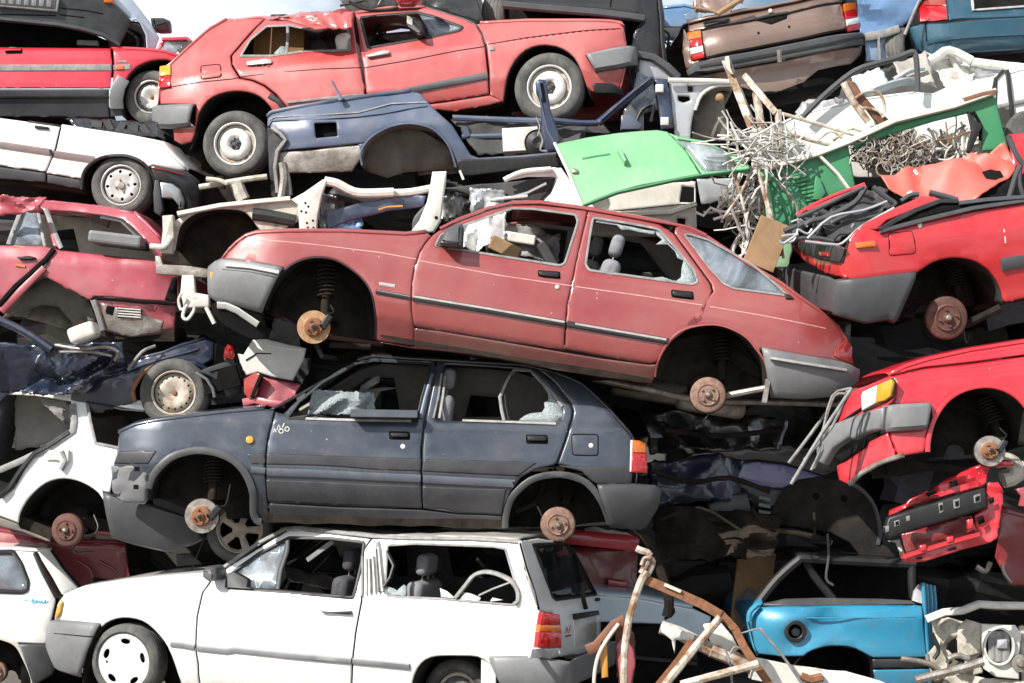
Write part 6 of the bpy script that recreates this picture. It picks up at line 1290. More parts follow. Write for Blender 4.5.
sheet('torn_bonnet_piece', [(850, 78, .3), (880, 68, .35), (890, 84, .3), (862, 92, .25)], 6, 5, 'paleblue', rt, amp=.03, sc=4, seed=3); sheet('torn_seat', [(892, 62, .45), (925, 54, .5), (935, 92, .3), (900, 84, .3)], 8, 8, 'trim', rt, amp=.07, sc=4, seed=13); sheet('pipes_cover', [(800, 104, .25), (845, 100, .25), (848, 112, .2), (798, 118, .2)], 8, 4, 'silver', rt, amp=.06, sc=6, seed=23)
# -- rusty painted rail frame
T = Thing('white_rail_frame', 'white painted steel rail frame with a curved rusty plate standing on the green casing', 'frame', 840, 110, -.05, W=.1); rt = T.root
bars('rail', [(.026, zy(784, 0, '255,352 300,440 360,520', -.08)), (.012, zy(784, 0, '305,420 350,390 400,395 425,430 430,480', -.1)), (.012, zy(784, 0, '335,460 400,470 425,500', -.1)), (.014, zy(784, 0, '-10,485 150,530 300,575', -.1)), (.014, zy(784, 0, '-10,560 100,595 200,620', -.1)), (.010, zy(784, 0, '250,590 200,560 140,600', -.1)), (.010, zy(784, 0, '210,600 280,550 330,560', -.1))], 'wirew', rt)
T.side.block('rusty_plate', z(784, 0, '268,345 300,352 330,400 375,450 448,515 430,535 400,535 350,470 300,420'), .03, 'brownstrap', rt)
for vf in (beamm(at(726, 60, .0), at(757, 140, -.1), .05, .055), beamm(at(744, 75, -.02), at(776, 113, -.1), .045, .045), beamm(at(756, 92, .0), at(763, 138, -.1), .04, .05), beamm(at(778, 110, -.1), at(780, 150, -.12), .035, .04)): bevel(wmesh('post', vf, 'wirew', rt))
T.side.block('post_tip', z(640, 0, '362,245 378,242 385,290 398,320 384,318 368,290'), .03, 'cream', rt)
# -- green casing
T = Thing('green_machine_casing', 'long dark green machine casing with louvres and pale top rail across the upper right', 'casing', 860, 140, -.15, pitch=14, W=.5); Sd, rt = T.side, T.root; Z = lambda s: z(720, 90, s); ZQ = lambda s: z(784, 0, s)
Sd.panel('louvred_side', Z('172,348 300,312 420,275 548,225 560,300 580,410 540,432 420,480 330,530 300,600 310,683 215,683 200,560 185,430'), 'dgreen', rt, step=.05, dent=crush(.006, 3, 3, False), t=.02)
Sd.panel('top_beam', ZQ('290,600 330,575 470,530 720,462 888,402 905,420 950,600 962,642 842,648 838,545 785,486 640,520 470,572 330,622 300,640'), 'dgreen', rt, step=.05, t=.02)
Sd.strip('top_rail', Z('200,335 410,275 548,222') + ZQ('470,516 720,455 900,392'), .045, .05, 'cream', rt); Sd.strip('rail_rust', ZQ('760,430 840,405 905,392'), .03, .056, 'rust', rt)
Sd.strip('corner_edge', Z('178,350 200,450 215,560 225,683'), .05, .03, 'green', rt); Sd.strip('corner_edge', Z('215,345 250,450 300,560 310,640'), .03, .02, 'dgreen', rt); Sd.panel('left_return', Z('205,480 250,560 300,600 312,683 290,760 215,760 225,683'), 'green', rt, off=.012)
for k in range(8): Sd.strip('louvre', Z(f'{312+k*9},{378+k*16} {340+k*9},{372+k*16} {368+k*9},{366+k*16}'), .022, .018, 'dgreen', rt)
Sd.block('triangular_gusset', Z('395,470 405,365 425,380 450,440 430,470'), .03, 'dgreen', rt); Sd.strip('stiffener', ZQ('785,490 810,480 840,540 835,600'), .02, .02, 'dark', rt); Sd.block('black_bracket', ZQ('780,478 812,520 842,535 818,590 790,655 775,650 800,560'), .05, 'blackp', rt)
Sd.strip('strap', Z('410,272 450,310 500,360 548,425'), .025, .04, 'offwhite', rt)
T.top('casing_top', Z('172,348 420,275 548,225') + ZQ('470,530 720,462 888,402'), 'dgreen', crown=0, W=.14)
bars('flat_strip', [(.012, zy(640, 160, '500,20 530,150 560,260 590,390', -.35)), (.008, zy(640, 160, '545,30 540,150 580,300 600,410', -.36)), (.01, zy(640, 160, '395,30 430,150 445,215', -.3)), (.01, zy(640, 160, '490,10 430,140 355,250', -.3)), (.01, zy(640, 160, '600,340 612,420', -.4))], 'wirew', rt)
# -- wire tangles
def tangle(name, label, n, cx, cy, rx, ry, Y, seed, mats=('wire', 'wirew'), L=.5, r=(.0025, .006), ang=None, curl=1.6):
    rnd_ = random.Random(seed); root = None
    for mi, m in enumerate(mats):
        ps = []
        for i in range(n):
            a = rnd_.uniform(0, 6.28); d = rnd_.random() ** .6; px = cx + rx * d * math.cos(a); py = cy + ry * d * math.sin(a)
            c = at(px, py, Y + rnd_.uniform(-.12, .22)); th = rnd_.gauss(ang, .55) if ang is not None else rnd_.uniform(0, 3.14); l = L * rnd_.uniform(.4, 1.1); k = rnd_.gauss(0, curl)
            P = []; kx = rnd_.choice((-.3, .3, .45)); ka = rnd_.gauss(0, .9) if curl < 1 else 0
            for j in range(9):
                t = j / 8 - .5; tt = th + k * t + (ka if t > kx else 0)
                P.append(c + Vector((math.cos(tt), rnd_.uniform(-.03, .03) + .3 * t * math.sin(i), math.sin(tt))) * l * t)
            ps.append(tubem(P, rnd_.uniform(*r), 5))
        if mi == 0: o = root = mesh(name, *merge(ps), m)
        else: o = mesh(name + '_pale', *merge(ps), m, root)
        o['kind'] = 'stuff'
    tag(root, label, None, None, 'stuff')
tangle('scrap_wire', 'tangle of pale wire and thin strips left of the green casing', 22, 764, 146, 38, 20, -.3, 1, ('wire', 'offwhite'), L=.55, ang=-.6, curl=.35, r=(.003, .010))
tangle('scrap_wire', 'dense tangle of dusty wire under the mint green door', 42, 757, 205, 34, 42, -.05, 2, ('wire', 'offwhite'), L=.5, r=(.003, .014), ang=1.35, curl=.7)
tangle('scrap_wire', 'coiled rusty wire scrap lying in the green casing', 260, 893, 151, 40, 17, -.08, 3, ('wire', 'coil'), L=.16, r=(.003, .0065), ang=.2, curl=4.5)
tangle('scrap_wire', 'pale foil and wire scrap at the right end of the casing', 60, 955, 150, 26, 14, .05, 4, ('offwhite', 'wire'), L=.3, r=(.004, .016))
bars('loose_rod', [(.006, zy(784, 0, '640,600 720,590 800,560 850,600', -.15)), (.005, zy(784, 0, '690,520 700,580 720,620', -.15))], 'rust'); tag(bpy.data.objects['loose_rod'], 'thin rusty rod over the wire in the green casing', 'rod'); tag(bpy.data.objects['loose_rod.001'], 'short rusty rod poking up beside the black bracket of the green casing', 'rod')
o = bevel(mesh('cardboard_sheet', *beamm(at(752, 238, -.45), at(782, 250, -.45), .03, .34), 'tanboard', None, False)); tag(o, 'brown cardboard sheet stuck beside the maroon rear window', 'cardboard')

# -- bright red car, rear towards us on the left
T = Thing('bright_red_car', 'bright red car with crushed roof, big grey bumper and orange side lamp at right', 'car', 930, 270, -1.0, pitch=7, yaw=9, roll=3, W=1.45,
          sec=[(195, .12), (215, .04), (240, .0), (270, .0), (300, .03)], uL=840, end=.06, endr=.25, shear=-.0); Sd, rt = T.side, T.root; ZQ = lambda s: z(784, 140, s); Z = lambda s: z(784, 220, s)
arch = smooth_line(Z('490,432 495,380 510,320 540,262 580,220 640,180 720,162 800,172 860,205 900,250 925,300 936,357'), 3)
ff = rnd(Z('446,58 548,48 562,126 556,142 450,152'), 3)
Sd.panel('rear_quarter', Z('290,258 262,248 246,200 256,130 275,80 298,48 345,30 402,48 560,10 640,-8 800,-40 1024,-78 1180,-105 1180,290 1024,335 945,352') + arch[::-1][1:-13] + Z('560,230 420,243'), 'brightred', rt, step=.05, dent=crush(.004, 3, 3, False))
Sd.block('fuel_flap', ff, .005, 'brightred', rt, bev=.002); Sd.strip('flap_gap', ff, .007, .002, 'dark', rt, closed=True); Sd.block('side_lamp', rnd(Z('302,98 384,88 390,114 306,122'), 1.2), .025, 'orangelens', rt)
Sd.panel('window_gap', ZQ('404,388 420,360 560,300 670,262 800,258 1024,238 1180,220 1180,235 1024,262 800,296 600,342'), 'dark', rt, off=.006, t=.004, edge=0); Sd.strip('window_seal', ZQ('404,386 470,345 560,300 660,262 740,262'), .03, .03, 'blackp', rt); Sd.strip('window_seal', ZQ('406,390 600,340 800,292 1024,258'), .03, .03, 'plastic', rt); Sd.strip('window_seal', ZQ('740,270 860,256 1024,244'), .03, .04, 'plastic', rt)
Sd.panel('boot_shoulder', ZQ('302,388 345,352 470,290 590,238 640,240 680,256 560,298 440,345 402,386'), 'brightred', rt, off=-.02); Sd.strip('side_moulding', Z('925,192 960,184 1024,176 1180,160'), .085, .02, 'plastic', rt); Sd.block('paint_chip', circ(*Z('578,20')[0], 2.3, 3.4, n=10), .012, 'cream', rt)
Sd.strip('white_scratch', ZQ('922,290 935,360 945,440'), .010, .002, 'cream', rt)
T.wheelhouse('wheel_housing', arch, 'liner', depth=.5); T.hub(947, 318, 20.5, 'drum', n=.09, mat='drumd'); T.strut(960, 300, (952, 262), n=.3)
mesh('trailing_arm', *tubem([T.loc(965, 325, .15), T.loc(1000, 308, .1)], .028, 8), 'under', rt); mesh('brake_cable', *tubem([T.loc(905, 315, .3), T.loc(925, 322, .2)], .01, 6), 'under', rt); mesh('axle_tube', *tubem([T.loc(900, 300, .35), T.loc(930, 303, .3)], .015, 6), 'under', rt)
T.bumper('rear_bumper', Z('558,230 440,243 330,256 232,262'), Z('470,432 440,416 350,432 232,398'), 'L', 'plastic', prot=.05, r=.12, slope=.10)
Rf = T.plane(Z('262,180')[0], (0, -1, 0), up=(.1, 0, 1), n=.02)
Rf.panel('rear_panel', Z('30,92 100,80 180,92 262,118 246,190 262,250 180,232 90,180 40,130'), 'brightred', rt, t=.02); Rf.panel('lamp_band', Z('36,96 100,84 255,116 244,170 236,186 150,172 70,134'), 'hatchband', rt, off=.02); Rf.block('red_reflector', Z('163,134 204,138 206,156 168,154'), .035, 'redlens', rt); Rf.block('badge_plate', Z('80,90 130,94 128,150 84,134'), .03, 'blackp', rt)
Sd.block('tail_lamp_edge', Z('262,118 276,80 262,150 246,184'), .01, 'blackp', rt)
# open boot with black trim
RB = [(.02, '40,400 110,350 180,330 300,270 350,200'), (.018, '90,430 160,400 210,350 330,300 460,270'), (.025, '240,438 260,400 330,340 480,270'), (.02, '180,440 240,440 300,360'), (.014, '60,330 130,300 340,200'), (.018, '380,200 430,240 470,268'), (.016, '-10,430 60,420 150,420 240,440'), (.02, '0,390 50,370 110,350'), (.022, '150,300 200,330 190,380 140,400'), (.015, '130,320 130,380 100,420')]
bars('boot_trim', [(r, [(a, b, -.75 + .12 * math.sin(i)) for a, b in ZQ(s)]) for i, (r, s) in enumerate(RB)], 'plastic', rt); bars('boot_seal', [(.010, [(a, b, -.9) for a, b in ZQ(s)]) for s in ('90,432 200,445 250,440 330,370 470,290', '100,420 200,330 340,300 440,262', '60,400 0,440 -20,430')], 'silver', rt)
sheet('boot_lining', [(800, 218, -.5), (885, 186, -.4), (895, 205, -.7), (838, 240, -.85)], 14, 8, 'trimdark', rt, amp=.06, sc=6, seed=4); bars('red_boot_edge', [(.016, [(a, b, -.55) for a, b in ZQ('55,325 100,292 210,240 345,190')]), (.010, [(a, b, -.6) for a, b in ZQ('100,300 220,250 350,198')])], 'brightred', rt)
bars('shattered_bits', [(.008, [(a, b, -.8) for a, b in ZQ(s)]) for s in ('-20,440 40,430 60,380', '60,380 100,400 120,380', '90,360 130,330', '30,350 70,340 100,370', '-10,410 60,400')], 'silver', rt)
Rt = Surf(T.mw, T.loc(*ZQ('700,200')[0], .35), (1, 0, .05), (0, .75, .66))
RF = crush(.075, 4.2, 14)
Rt.panel('crushed_roof', ZQ('398,165 530,122 640,90 780,66 935,38 962,62 1002,102 985,140 930,175 835,252 740,262 640,240 560,240 500,226 440,205'), 'pinkred', rt, step=.045, dent=lambda u, v: RF(u, v) - .05 * math.exp(-((u / .16) ** 2 + ((v + .08) / .12) ** 2)) + .008 * nz(u, v, 9, 3), t=.006)
for s in ('545,122 556,114 580,120 590,130 570,136 556,130', '520,212 540,206 560,208 552,222 528,224'): Rt.panel('bare_patch', ZQ(s), 'cream', rt, off=.006, t=.002, dent=RF)
bars('bent_pillar', [(.022, [(a, b, -.75) for a, b in ZQ('620,225 680,240 740,258')]), (.018, [(a, b, -.7) for a, b in ZQ('500,262 540,236 575,232')]), (.02, [(a, b, -.7) for a, b in ZQ('960,250 990,150 1010,110')]), (.02, [(a, b, -.7) for a, b in ZQ('955,-20 990,60 1024,110')]), (.016, [(a, b, -.7) for a, b in ZQ('1024,250 1005,180 1010,110')])], 'plastic', rt)
sheet('roof_inner', [(975, 175, -.5), (1040, 160, -.4), (1040, 205, -.6), (985, 200, -.7)], 8, 6, 'dark', rt, amp=.05, sc=5, seed=3); sheet('red_pillar_remains', [(1008, 135, -.4), (1045, 130, -.4), (1045, 190, -.5), (1018, 185, -.5)], 6, 6, 'brightred', rt, amp=.05, sc=5, seed=7)
T.floor('underbody', Z('250,400 490,400')); T.floor('underbody_sill', Z('936,350 1024,340 1180,300')); T.top('cabin_floor', ZQ('404,388 640,330 1024,265 1180,240'), 'dark', crown=-.15, n0=.05)

# -- scarlet car, front towards us on the left
T = Thing('scarlet_car', 'scarlet car at the right edge with white and amber headlamp and grey bumper', 'car', 930, 400, -1.1, pitch=6, yaw=10, roll=-6, W=1.3,
          sec=[(345, .14), (365, .07), (378, .03), (400, .01), (450, .0)], uL=886, end=.06, endr=.2); Sd, rt = T.side, T.root; Z = lambda s: z(784, 340, s)
arch = smooth_line(Z('612,478 616,420 635,350 668,290 710,245 770,212 850,196 920,205 980,235 1030,285 1060,350 1080,440'), 3)
Sd.panel('front_wing', Z('475,277 468,250 476,185 464,166 446,158 600,122 800,100 1023,70 1200,50 1200,500 1090,470') + arch[::-1][2:-3] + Z('632,330 626,292 610,274'), 'frontred', rt, step=.05)
Sd.panel('bonnet_side', Z('446,152 520,115 620,84 800,45 1023,10 1200,-10 1200,44 1023,64 800,94 600,116'), 'frontred', rt, step=.05); T.top('bonnet', Z('446,150 520,113 620,82 800,43 1023,8 1200,-12'), 'frontred', crown=.04)
Sd.panel('valance_side', Z('446,392 600,374 622,360 612,440 600,480 540,490 482,500 462,440'), 'frontred', rt, off=-.01); Sd.strip('arch_lip', arch[:-6], .03, .014, 'frontred', rt)
T.bumper('front_bumper', Z('618,278 540,282 470,285 425,292'), Z('600,372 520,378 470,381 425,386'), 'L', 'plastic2', prot=.05, r=.10, wrap=False)
Rf = T.plane(Z('450,300')[0], (.5, -.86, 0), up=(.10, 0, 1), n=.03)
Rf.block('front_bumper_face', Z('215,350 340,310 400,296 450,286 440,382 400,386 355,396 322,418 300,408 236,448 220,470 195,515 165,500 160,430'), .06, 'plastic2', rt, bev=.02)
Rf.panel('front_panel', Z('225,345 250,270 285,205 345,188 445,152 462,166 470,250 440,285 330,320 215,365'), 'frontred', rt); Rf.block('headlamp', Z('336,236 342,216 402,192 400,266 342,296'), .03, 'clearlens', rt); Rf.block('indicator', Z('404,191 460,170 470,184 464,240 440,258 402,266'), .03, 'amber', rt)
Rf.strip('headlamp_seal', Z('334,236 340,214 462,166 474,184 467,244 440,262 341,300'), .008, .01, 'blackp', rt, closed=True); Rf.panel('grille_gap', Z('212,362 240,330 330,274 332,292 228,352'), 'dark', rt, off=.012)
Rf.panel('front_valance', Z('228,520 262,505 360,430 446,392 462,440 482,500 400,528 330,568 292,602 242,586'), 'frontred', rt, off=.0, step=.05, dent=crush(.015, 5, 3)); Rf.panel('air_intake', Z('215,478 260,462 355,412 352,448 262,502 236,506'), 'dark', rt, off=.02); Rf.strip('torn_edge', Z('292,602 340,560 420,520 520,494'), .03, .02, 'steel', rt)
T.wheelhouse('wheel_housing', arch, 'liner', depth=.5); T.hub(990, 451, 14.5, 'disc', n=.06, mat='steel', tilt=-20); T.strut(1000, 440, (985, 395), n=.25); mesh('front_subframe', *merge([tubem([T.loc(880, 460, .5), T.loc(960, 470, .4)], .03, 8), tubem([T.loc(870, 470, .7), T.loc(980, 462, .5)], .03, 8), boxm(T.loc(900, 466, .6), (.3, .3, .12))]), 'under', rt)
bars('loose_trim', [(.010, zy(640, 300, '890,375 820,540 700,683', -1.15)), (.008, zy(640, 300, '885,400 830,410 790,520 770,600 780,640 740,720', -1.1)), (.012, zy(784, 340, '290,205 160,400 30,615', -1.2)), (.008, zy(784, 340, '285,205 205,240 160,420 150,480 115,555', -1.18)), (.012, zy(784, 340, '180,310 100,420 20,525', -.6))], 'seal', rt)
# -- torn red front panel
T = Thing('torn_red_front', 'torn off red front end with a pierced dark bumper bar below the scarlet car', 'car part', 945, 505, -.95, pitch=13, yaw=0, W=.5); Sd, rt = T.side, T.root; Z = lambda s: z(784, 440, s)
Sd.block('bumper_bar', Z('420,388 438,330 520,302 700,246 850,205 862,288 700,338 560,378 444,420'), .06, 'blackp', rt, bev=.015, dent=crush(.006, 6, 3))
for s in ('650,270 668,264 672,304 655,312', '712,255 740,247 742,285 716,292', '800,236 828,226 830,262 802,268', '462,345 484,338 486,362 464,368', '425,368 440,362 442,388 428,392', '512,325 528,320 530,340 514,346'): Sd.block('bar_opening', Z(s), .064, 'seal', rt, bev=.002); 
for s in ('654,278 666,274 668,296 657,300', '720,262 736,257 737,279 722,284', '806,242 824,236 825,256 807,262', '466,348 480,343 482,358 468,363'): Sd.block('bar_hole', Z(s), .067, 'dark', rt, bev=.001)
Sd.panel('upper_crossmember', Z('448,300 520,268 570,230 640,205 700,160 800,118 900,80 975,85 985,110 880,120 870,180 850,200 700,240 560,282 440,325'), 'frontred', rt, off=-.03, dent=crush(.075, 7, 3), step=.03, angle=20, edge=.01); Sd.panel('side_plate', Z('868,182 915,178 940,220 925,330 908,420 880,438 830,430 810,320 860,290 862,240'), 'frontred', rt, off=-.02, dent=crush(.02, 7, 3), step=.035)
Sd.panel('lower_crossmember', Z('495,500 600,468 720,430 830,400 880,440 760,470 600,520 520,526'), 'frontred', rt, off=.0, dent=crush(.02, 7, 4), step=.035); Sd.panel('lamp_bracket', Z('440,432 500,420 512,470 520,520 495,498 478,440'), 'steel', rt, dent=crush(.03, 12, 4)); Sd.panel('inner_face', Z('500,400 560,384 700,344 800,320 830,400 720,430 520,486'), 'darkred', rt, off=-.2, dent=crush(.03, 7, 4))
Sd.strip('lower_flange', Z('505,500 640,456 830,402'), .03, .04, 'frontred', rt)
for s in ('600,225 640,208 660,225 615,245', '700,180 740,165 745,195 712,205', '820,330 850,318 860,350 830,365', '870,250 895,240 900,265 878,275', '560,500 590,494 592,508 565,512', '700,462 735,452 738,468 706,476'): Sd.panel('torn_hole', Z(s), 'dark', rt, off=.03, t=.002, edge=0)
for s in ('575,450 600,444 602,468 578,474', '690,415 715,408 718,430 692,438', '775,340 800,335 800,375 780,378'): Sd.block('bracket', Z(s), .05, 'frontred', rt)
bars('pale_arm', [(.06, zy(784, 440, '930,170 980,150 1060,110', -.7)), (.05, zy(784, 440, '900,90 950,85 990,110 985,160 940,175', -.8))], 'engine', rt); Sd.block('pink_tab', Z('985,210 1024,200 1060,215 1060,290 1000,280 1010,240'), .03, 'crush', rt)

# -- navy car in shade
T = Thing('shaded_navy_car', 'navy car deep in shade under the maroon car, one violet bonnet patch in sunlight', 'car', 780, 480, .35, pitch=-6, W=1.5); Sd, rt = T.side, T.root; Z = lambda s: z(620, 400, s); ZK = lambda s: z(784, 440, s)
Sd.panel('front_wing', Z('522,270 580,262 700,275 820,310 870,330 760,355 690,378 600,368 498,345'), 'violet', rt, step=.05); Sd.panel('bonnet_edge', Z('200,290 300,225 480,200 700,190 900,220 1024,260 870,328 700,272 580,258 520,262 420,240 300,250'), 'black', rt); 
Sd.panel('slam_panel', Z('495,350 600,372 690,384 680,440 640,460 560,400 500,420 470,380'), 'plastic', rt, off=-.01, dent=crush(.02, 9, 3))
Sd.block('headlamp_shell', rnd(Z('370,440 470,400 540,395 560,480 480,510 380,500'), 3), .06, 'plastic', rt, bev=.02); mesh('washer_bottle', *boxm(T.loc(735, 520, .1), (.12, .1, .16)), 'plastic2', rt, False)
for k in range(3): Sd.strip('grille_bar', Z(f'590,{415+k*30} 640,{425+k*30}'), .03, .03, 'plastic2', rt)
bars('body_stays', [(.02, zy(620, 400, '370,505 480,520 600,545 760,570 900,600', .2)), (.015, zy(620, 400, '560,460 600,520 640,560', .2)), (.012, zy(620, 400, '830,480 830,600', .2)), (.012, zy(620, 400, '250,265 280,252 310,240', -.2))], 'under', rt)
ia = smooth_line(ZK('-60,330 -20,230 60,175 150,155 230,165 310,200 370,260 400,340 405,420 380,500'), 3)
Sd.panel('inner_wing', Z('640,560 650,460 700,380 760,340 850,325 1000,350') + ZK('330,210 380,270 405,350 405,440 480,470 480,520 340,512 280,440 200,400 100,380 -60,360'), 'liner', rt, off=.02, step=.06, dent=crush(.012, 3, 3, False)); Sd.strip('arch_lip', ia[12:26], .03, .03, 'plastic', rt)
for a in ('135,240', '255,250'): Sd.block('mounting_hole', circ(*ZK(a)[0], 3.5, n=10), .03, 'dark', rt)
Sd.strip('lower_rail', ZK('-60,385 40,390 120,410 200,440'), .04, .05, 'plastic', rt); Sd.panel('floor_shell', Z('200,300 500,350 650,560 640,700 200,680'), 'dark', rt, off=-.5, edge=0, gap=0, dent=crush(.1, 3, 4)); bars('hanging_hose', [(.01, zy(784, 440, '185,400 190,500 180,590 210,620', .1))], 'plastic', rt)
T = Thing('buried_wreck', 'dark flattened wreck barely visible in the gap right of the blue hatchback', 'car', 700, 500, .45, W=1.0); rt = T.root
sheet('crushed_wing', [(648, 462, .25), (745, 452, .4), (750, 500, .3), (652, 505, .2)], 16, 8, 'navydk', rt, amp=.12, sc=4, seed=41)
sheet('crushed_floor', [(655, 505, .2), (780, 515, .3), (775, 556, .1), (660, 562, .1)], 16, 8, 'under', rt, amp=.14, sc=4, seed=42)
sheet('crushed_roof', [(640, 408, .3), (790, 420, .4), (780, 450, .3), (650, 452, .2)], 16, 6, 'black', rt, amp=.14, sc=4, seed=43)
bars('bent_pipe', [(.018, [(650, 470, .0), (690, 482, .05), (730, 478, .1), (770, 492, .1)]), (.012, [(660, 520, .0), (700, 508, .0), (740, 530, .05)]), (.02, [(665, 430, .1), (720, 436, .1), (780, 430, .2)])], 'under', rt)
# -- turquoise car
T = Thing('turquoise_car', 'turquoise blue car at bottom right with a round black fuel hole and empty wheel arch', 'car', 840, 630, -.05, pitch=.6, yaw=2, W=1.5, sec=[(560, .22), (603, .06), (608, .02), (618, .0), (660, .01), (683, .04)], uL=742, end=.25, endr=.35); Sd, rt = T.side, T.root; Z = lambda s: z(784, 523, s)
arch = smooth_line(Z('40,640 58,600 100,555 160,532 220,526 290,534 340,555 372,590 385,640 395,700'), 3)
fh = circ(*Z('47,462')[0], 9, n=20)
EF = crush(.028, 2.2, 5)
Sd.panel('rear_quarter', Z('-150,358 0,352 250,350 420,348 588,350 596,430 612,575 500,575 380,576') + arch[::-1][10:-5] + Z('0,572 -110,560 -128,520 -152,420'), 'skyblue', rt, [fh], step=.045, dent=lambda u, v: -.03 * math.exp(-((u + .02) / .22) ** 2 - ((v - .0) / .12) ** 2) + EF(u, v)); Sd.panel('sill_panel', Z('378,626 620,622 640,683 400,700'), 'skyblue', rt); Sd.panel('rub_strip', Z('376,580 614,578 620,618 380,622'), 'hatchband', rt)
Sd.strip('belt_line', Z('-150,402 0,404 160,405 420,403 590,402'), .008, .004, 'skyblue', rt); Sd.strip('fuel_ring', fh, .03, .02, 'blackp', rt, closed=True); Sd.block('fuel_neck', circ(*Z('50,465')[0], 4.5, n=14), .01, 'plastic2', rt, off=-.06); Sd.panel('fuel_shell', circ(*Z('47,462')[0], 12, n=20), 'dark', rt, off=-.08, edge=0)
Sd.panel('window_sill', Z('-110,345 0,322 150,318 420,322 560,330 586,330 586,346 -110,352'), 'plastic', rt, off=-.02); bars('window_frame', [(.035, [(a, b, .15) for a, b in Z('-110,340 -30,240 60,160 90,152 250,160 560,175')]), (.03, [(a, b, .2) for a, b in Z('90,165 140,240 210,325')]), (.03, [(a, b, .15) for a, b in Z('545,180 545,250 550,320')])], 'blackp', rt); T.top('roof', Z('60,158 90,150 250,158 560,172'), 'black', crown=.04); Sd.panel('cabin_shell', Z('-110,345 60,160 560,175 590,345'), 'dark', rt, off=-.55, edge=0, gap=0)
bars('rear_corner_bar', [(.02, [(a, b, .0) for a, b in Z('-110,345 -145,380 -150,420')])], 'skyblue', rt); Sd.block('door_post', Z('552,290 575,262 590,268 590,345 545,330'), .02, 'silver', rt)  # blue bar down the rear corner
for k, x in enumerate((592, 606, 622, 638)): bars('folded_pillar', [(.016, [(a, b, .0 + .03 * k) for a, b in Z(f'{x},{255+k*4} {x+6},{340} {x+14-k*3},{460} {x+22-k*6},{560}')])], 'skyblue', rt)
T.wheelhouse('wheel_housing', arch, 'dark', depth=.5); T.farpanel('far_side', Z('-110,345 60,160 560,175 590,560 -110,560'), 'trimdark', [Z('80,200 500,200 500,320 0,320')]); T.top('tail_end', Z('-90,338 -145,385 -152,420 -128,520 -110,560'), 'skyblue'); Sd.panel('inner_black_sheet', Z('395,560 460,683 560,700 380,720'), 'dark', rt, off=-.1)
# -- pale engine bay wreck
T = Thing('stripped_engine_bay', 'dirty white stripped engine bay with a big round fan opening at the bottom right corner', 'car part', 980, 650, -.35, W=.9, pitch=2, yaw=-5); Sd, rt = T.side, T.root
Sd.strip('top_crossmember', Z('605,410 680,380 760,372 830,345 900,350 1024,352 1150,350'), .05, .07, 'offwhite', rt); Sd.block('fan_shroud', Z('840,430 900,432 985,436 1010,470 1000,560 1000,665 900,655 850,620 845,540'), .04, 'offwhite', rt, bev=.01)
Sd.strip('fan_ring', circ(*Z('912,522')[0], 14.5, 18, n=28), .02, .075, 'offwhite', rt, closed=True); Sd.panel('fan_opening', circ(*Z('912,522')[0], 14, 17.5, n=28), 'dark', rt, off=.045, edge=0, t=.004)
for x in (885, 915, 945): Sd.strip('fan_grille', Z(f'{x},460 {x},590'), .05, .03, 'seal', rt, off=.04)
Sd.block('fan_motor', rnd(Z('900,490 945,490 945,530 900,530'), 1), .09, 'silver', rt); Sd.panel('inner_wing', Z('630,420 700,400 760,420 840,430 845,560 800,600 740,560 740,480 700,520 690,560 640,510'), 'engine', rt, off=-.08, dent=crush(.05, 7, 3), step=.035)
Sd.panel('inner_wing', Z('740,440 780,410 850,430 840,560 760,580 740,520'), 'engine', rt, off=-.02, dent=crush(.04, 4, 9, False), step=.035); Sd.panel('lower_wing', Z('610,560 640,520 700,540 740,580 830,600 850,640 720,683 640,683 620,620'), 'engine', rt, off=-.04, dent=crush(.06, 8, 5), step=.03)
bars('engine_pipe', [(.03, zy(784, 523, '560,670 640,650 760,620 850,590', -.5)), (.018, zy(784, 523, '500,578 580,590 640,610 670,640', -.45)), (.02, zy(784, 523, '700,580 740,565 790,580', -.45)), (.015, zy(784, 523, '610,560 620,600 660,650', -.4))], 'steel', rt)
bars('black_hose', [(.02, zy(784, 523, '700,600 720,570 760,590 740,620', -.42)), (.015, zy(784, 523, '630,470 660,540 640,580', -.4)), (.02, zy(784, 523, '830,340 860,360 960,365 1040,350', -.35))], 'blackp', rt)
vs, fs = lathe([(0, .05), (.02, .05), (.03, .02), (.06, .02), (.06, 0)], 20); o = mesh('pulley', vs, fs, 'steel', rt); o.location = T.loc(1020, 663, -.05); Sd.panel('right_plate', Z('1000,440 1150,430 1150,700 1010,690 1005,560'), 'engine', rt, off=-.03, dent=crush(.03, 7, 3), step=.04)
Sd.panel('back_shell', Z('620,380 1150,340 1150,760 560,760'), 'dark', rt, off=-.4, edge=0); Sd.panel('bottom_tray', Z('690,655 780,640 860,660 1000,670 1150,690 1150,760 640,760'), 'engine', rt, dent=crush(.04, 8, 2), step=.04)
# -- red car remains at far right behind
T = Thing('shaded_red_car', 'dark red car in shade behind the torn red front at the right edge', 'car', 1000, 560, .2, W=1.2)
T.side.panel('body_side', z(784, 440, '930,300 1000,320 1150,350 1150,640 960,620 900,500'), 'darkred', T.root, dent=crush(.03, 3, 3)); bars('hanging_bits', [(.012, zy(784, 440, '930,530 940,570 970,610', .0)), (.02, zy(784, 440, '820,540 860,560 880,520', .0))], 'steel', T.root); T.top('roof', z(784, 440, '930,300 1000,320 1150,350'), 'darkred')

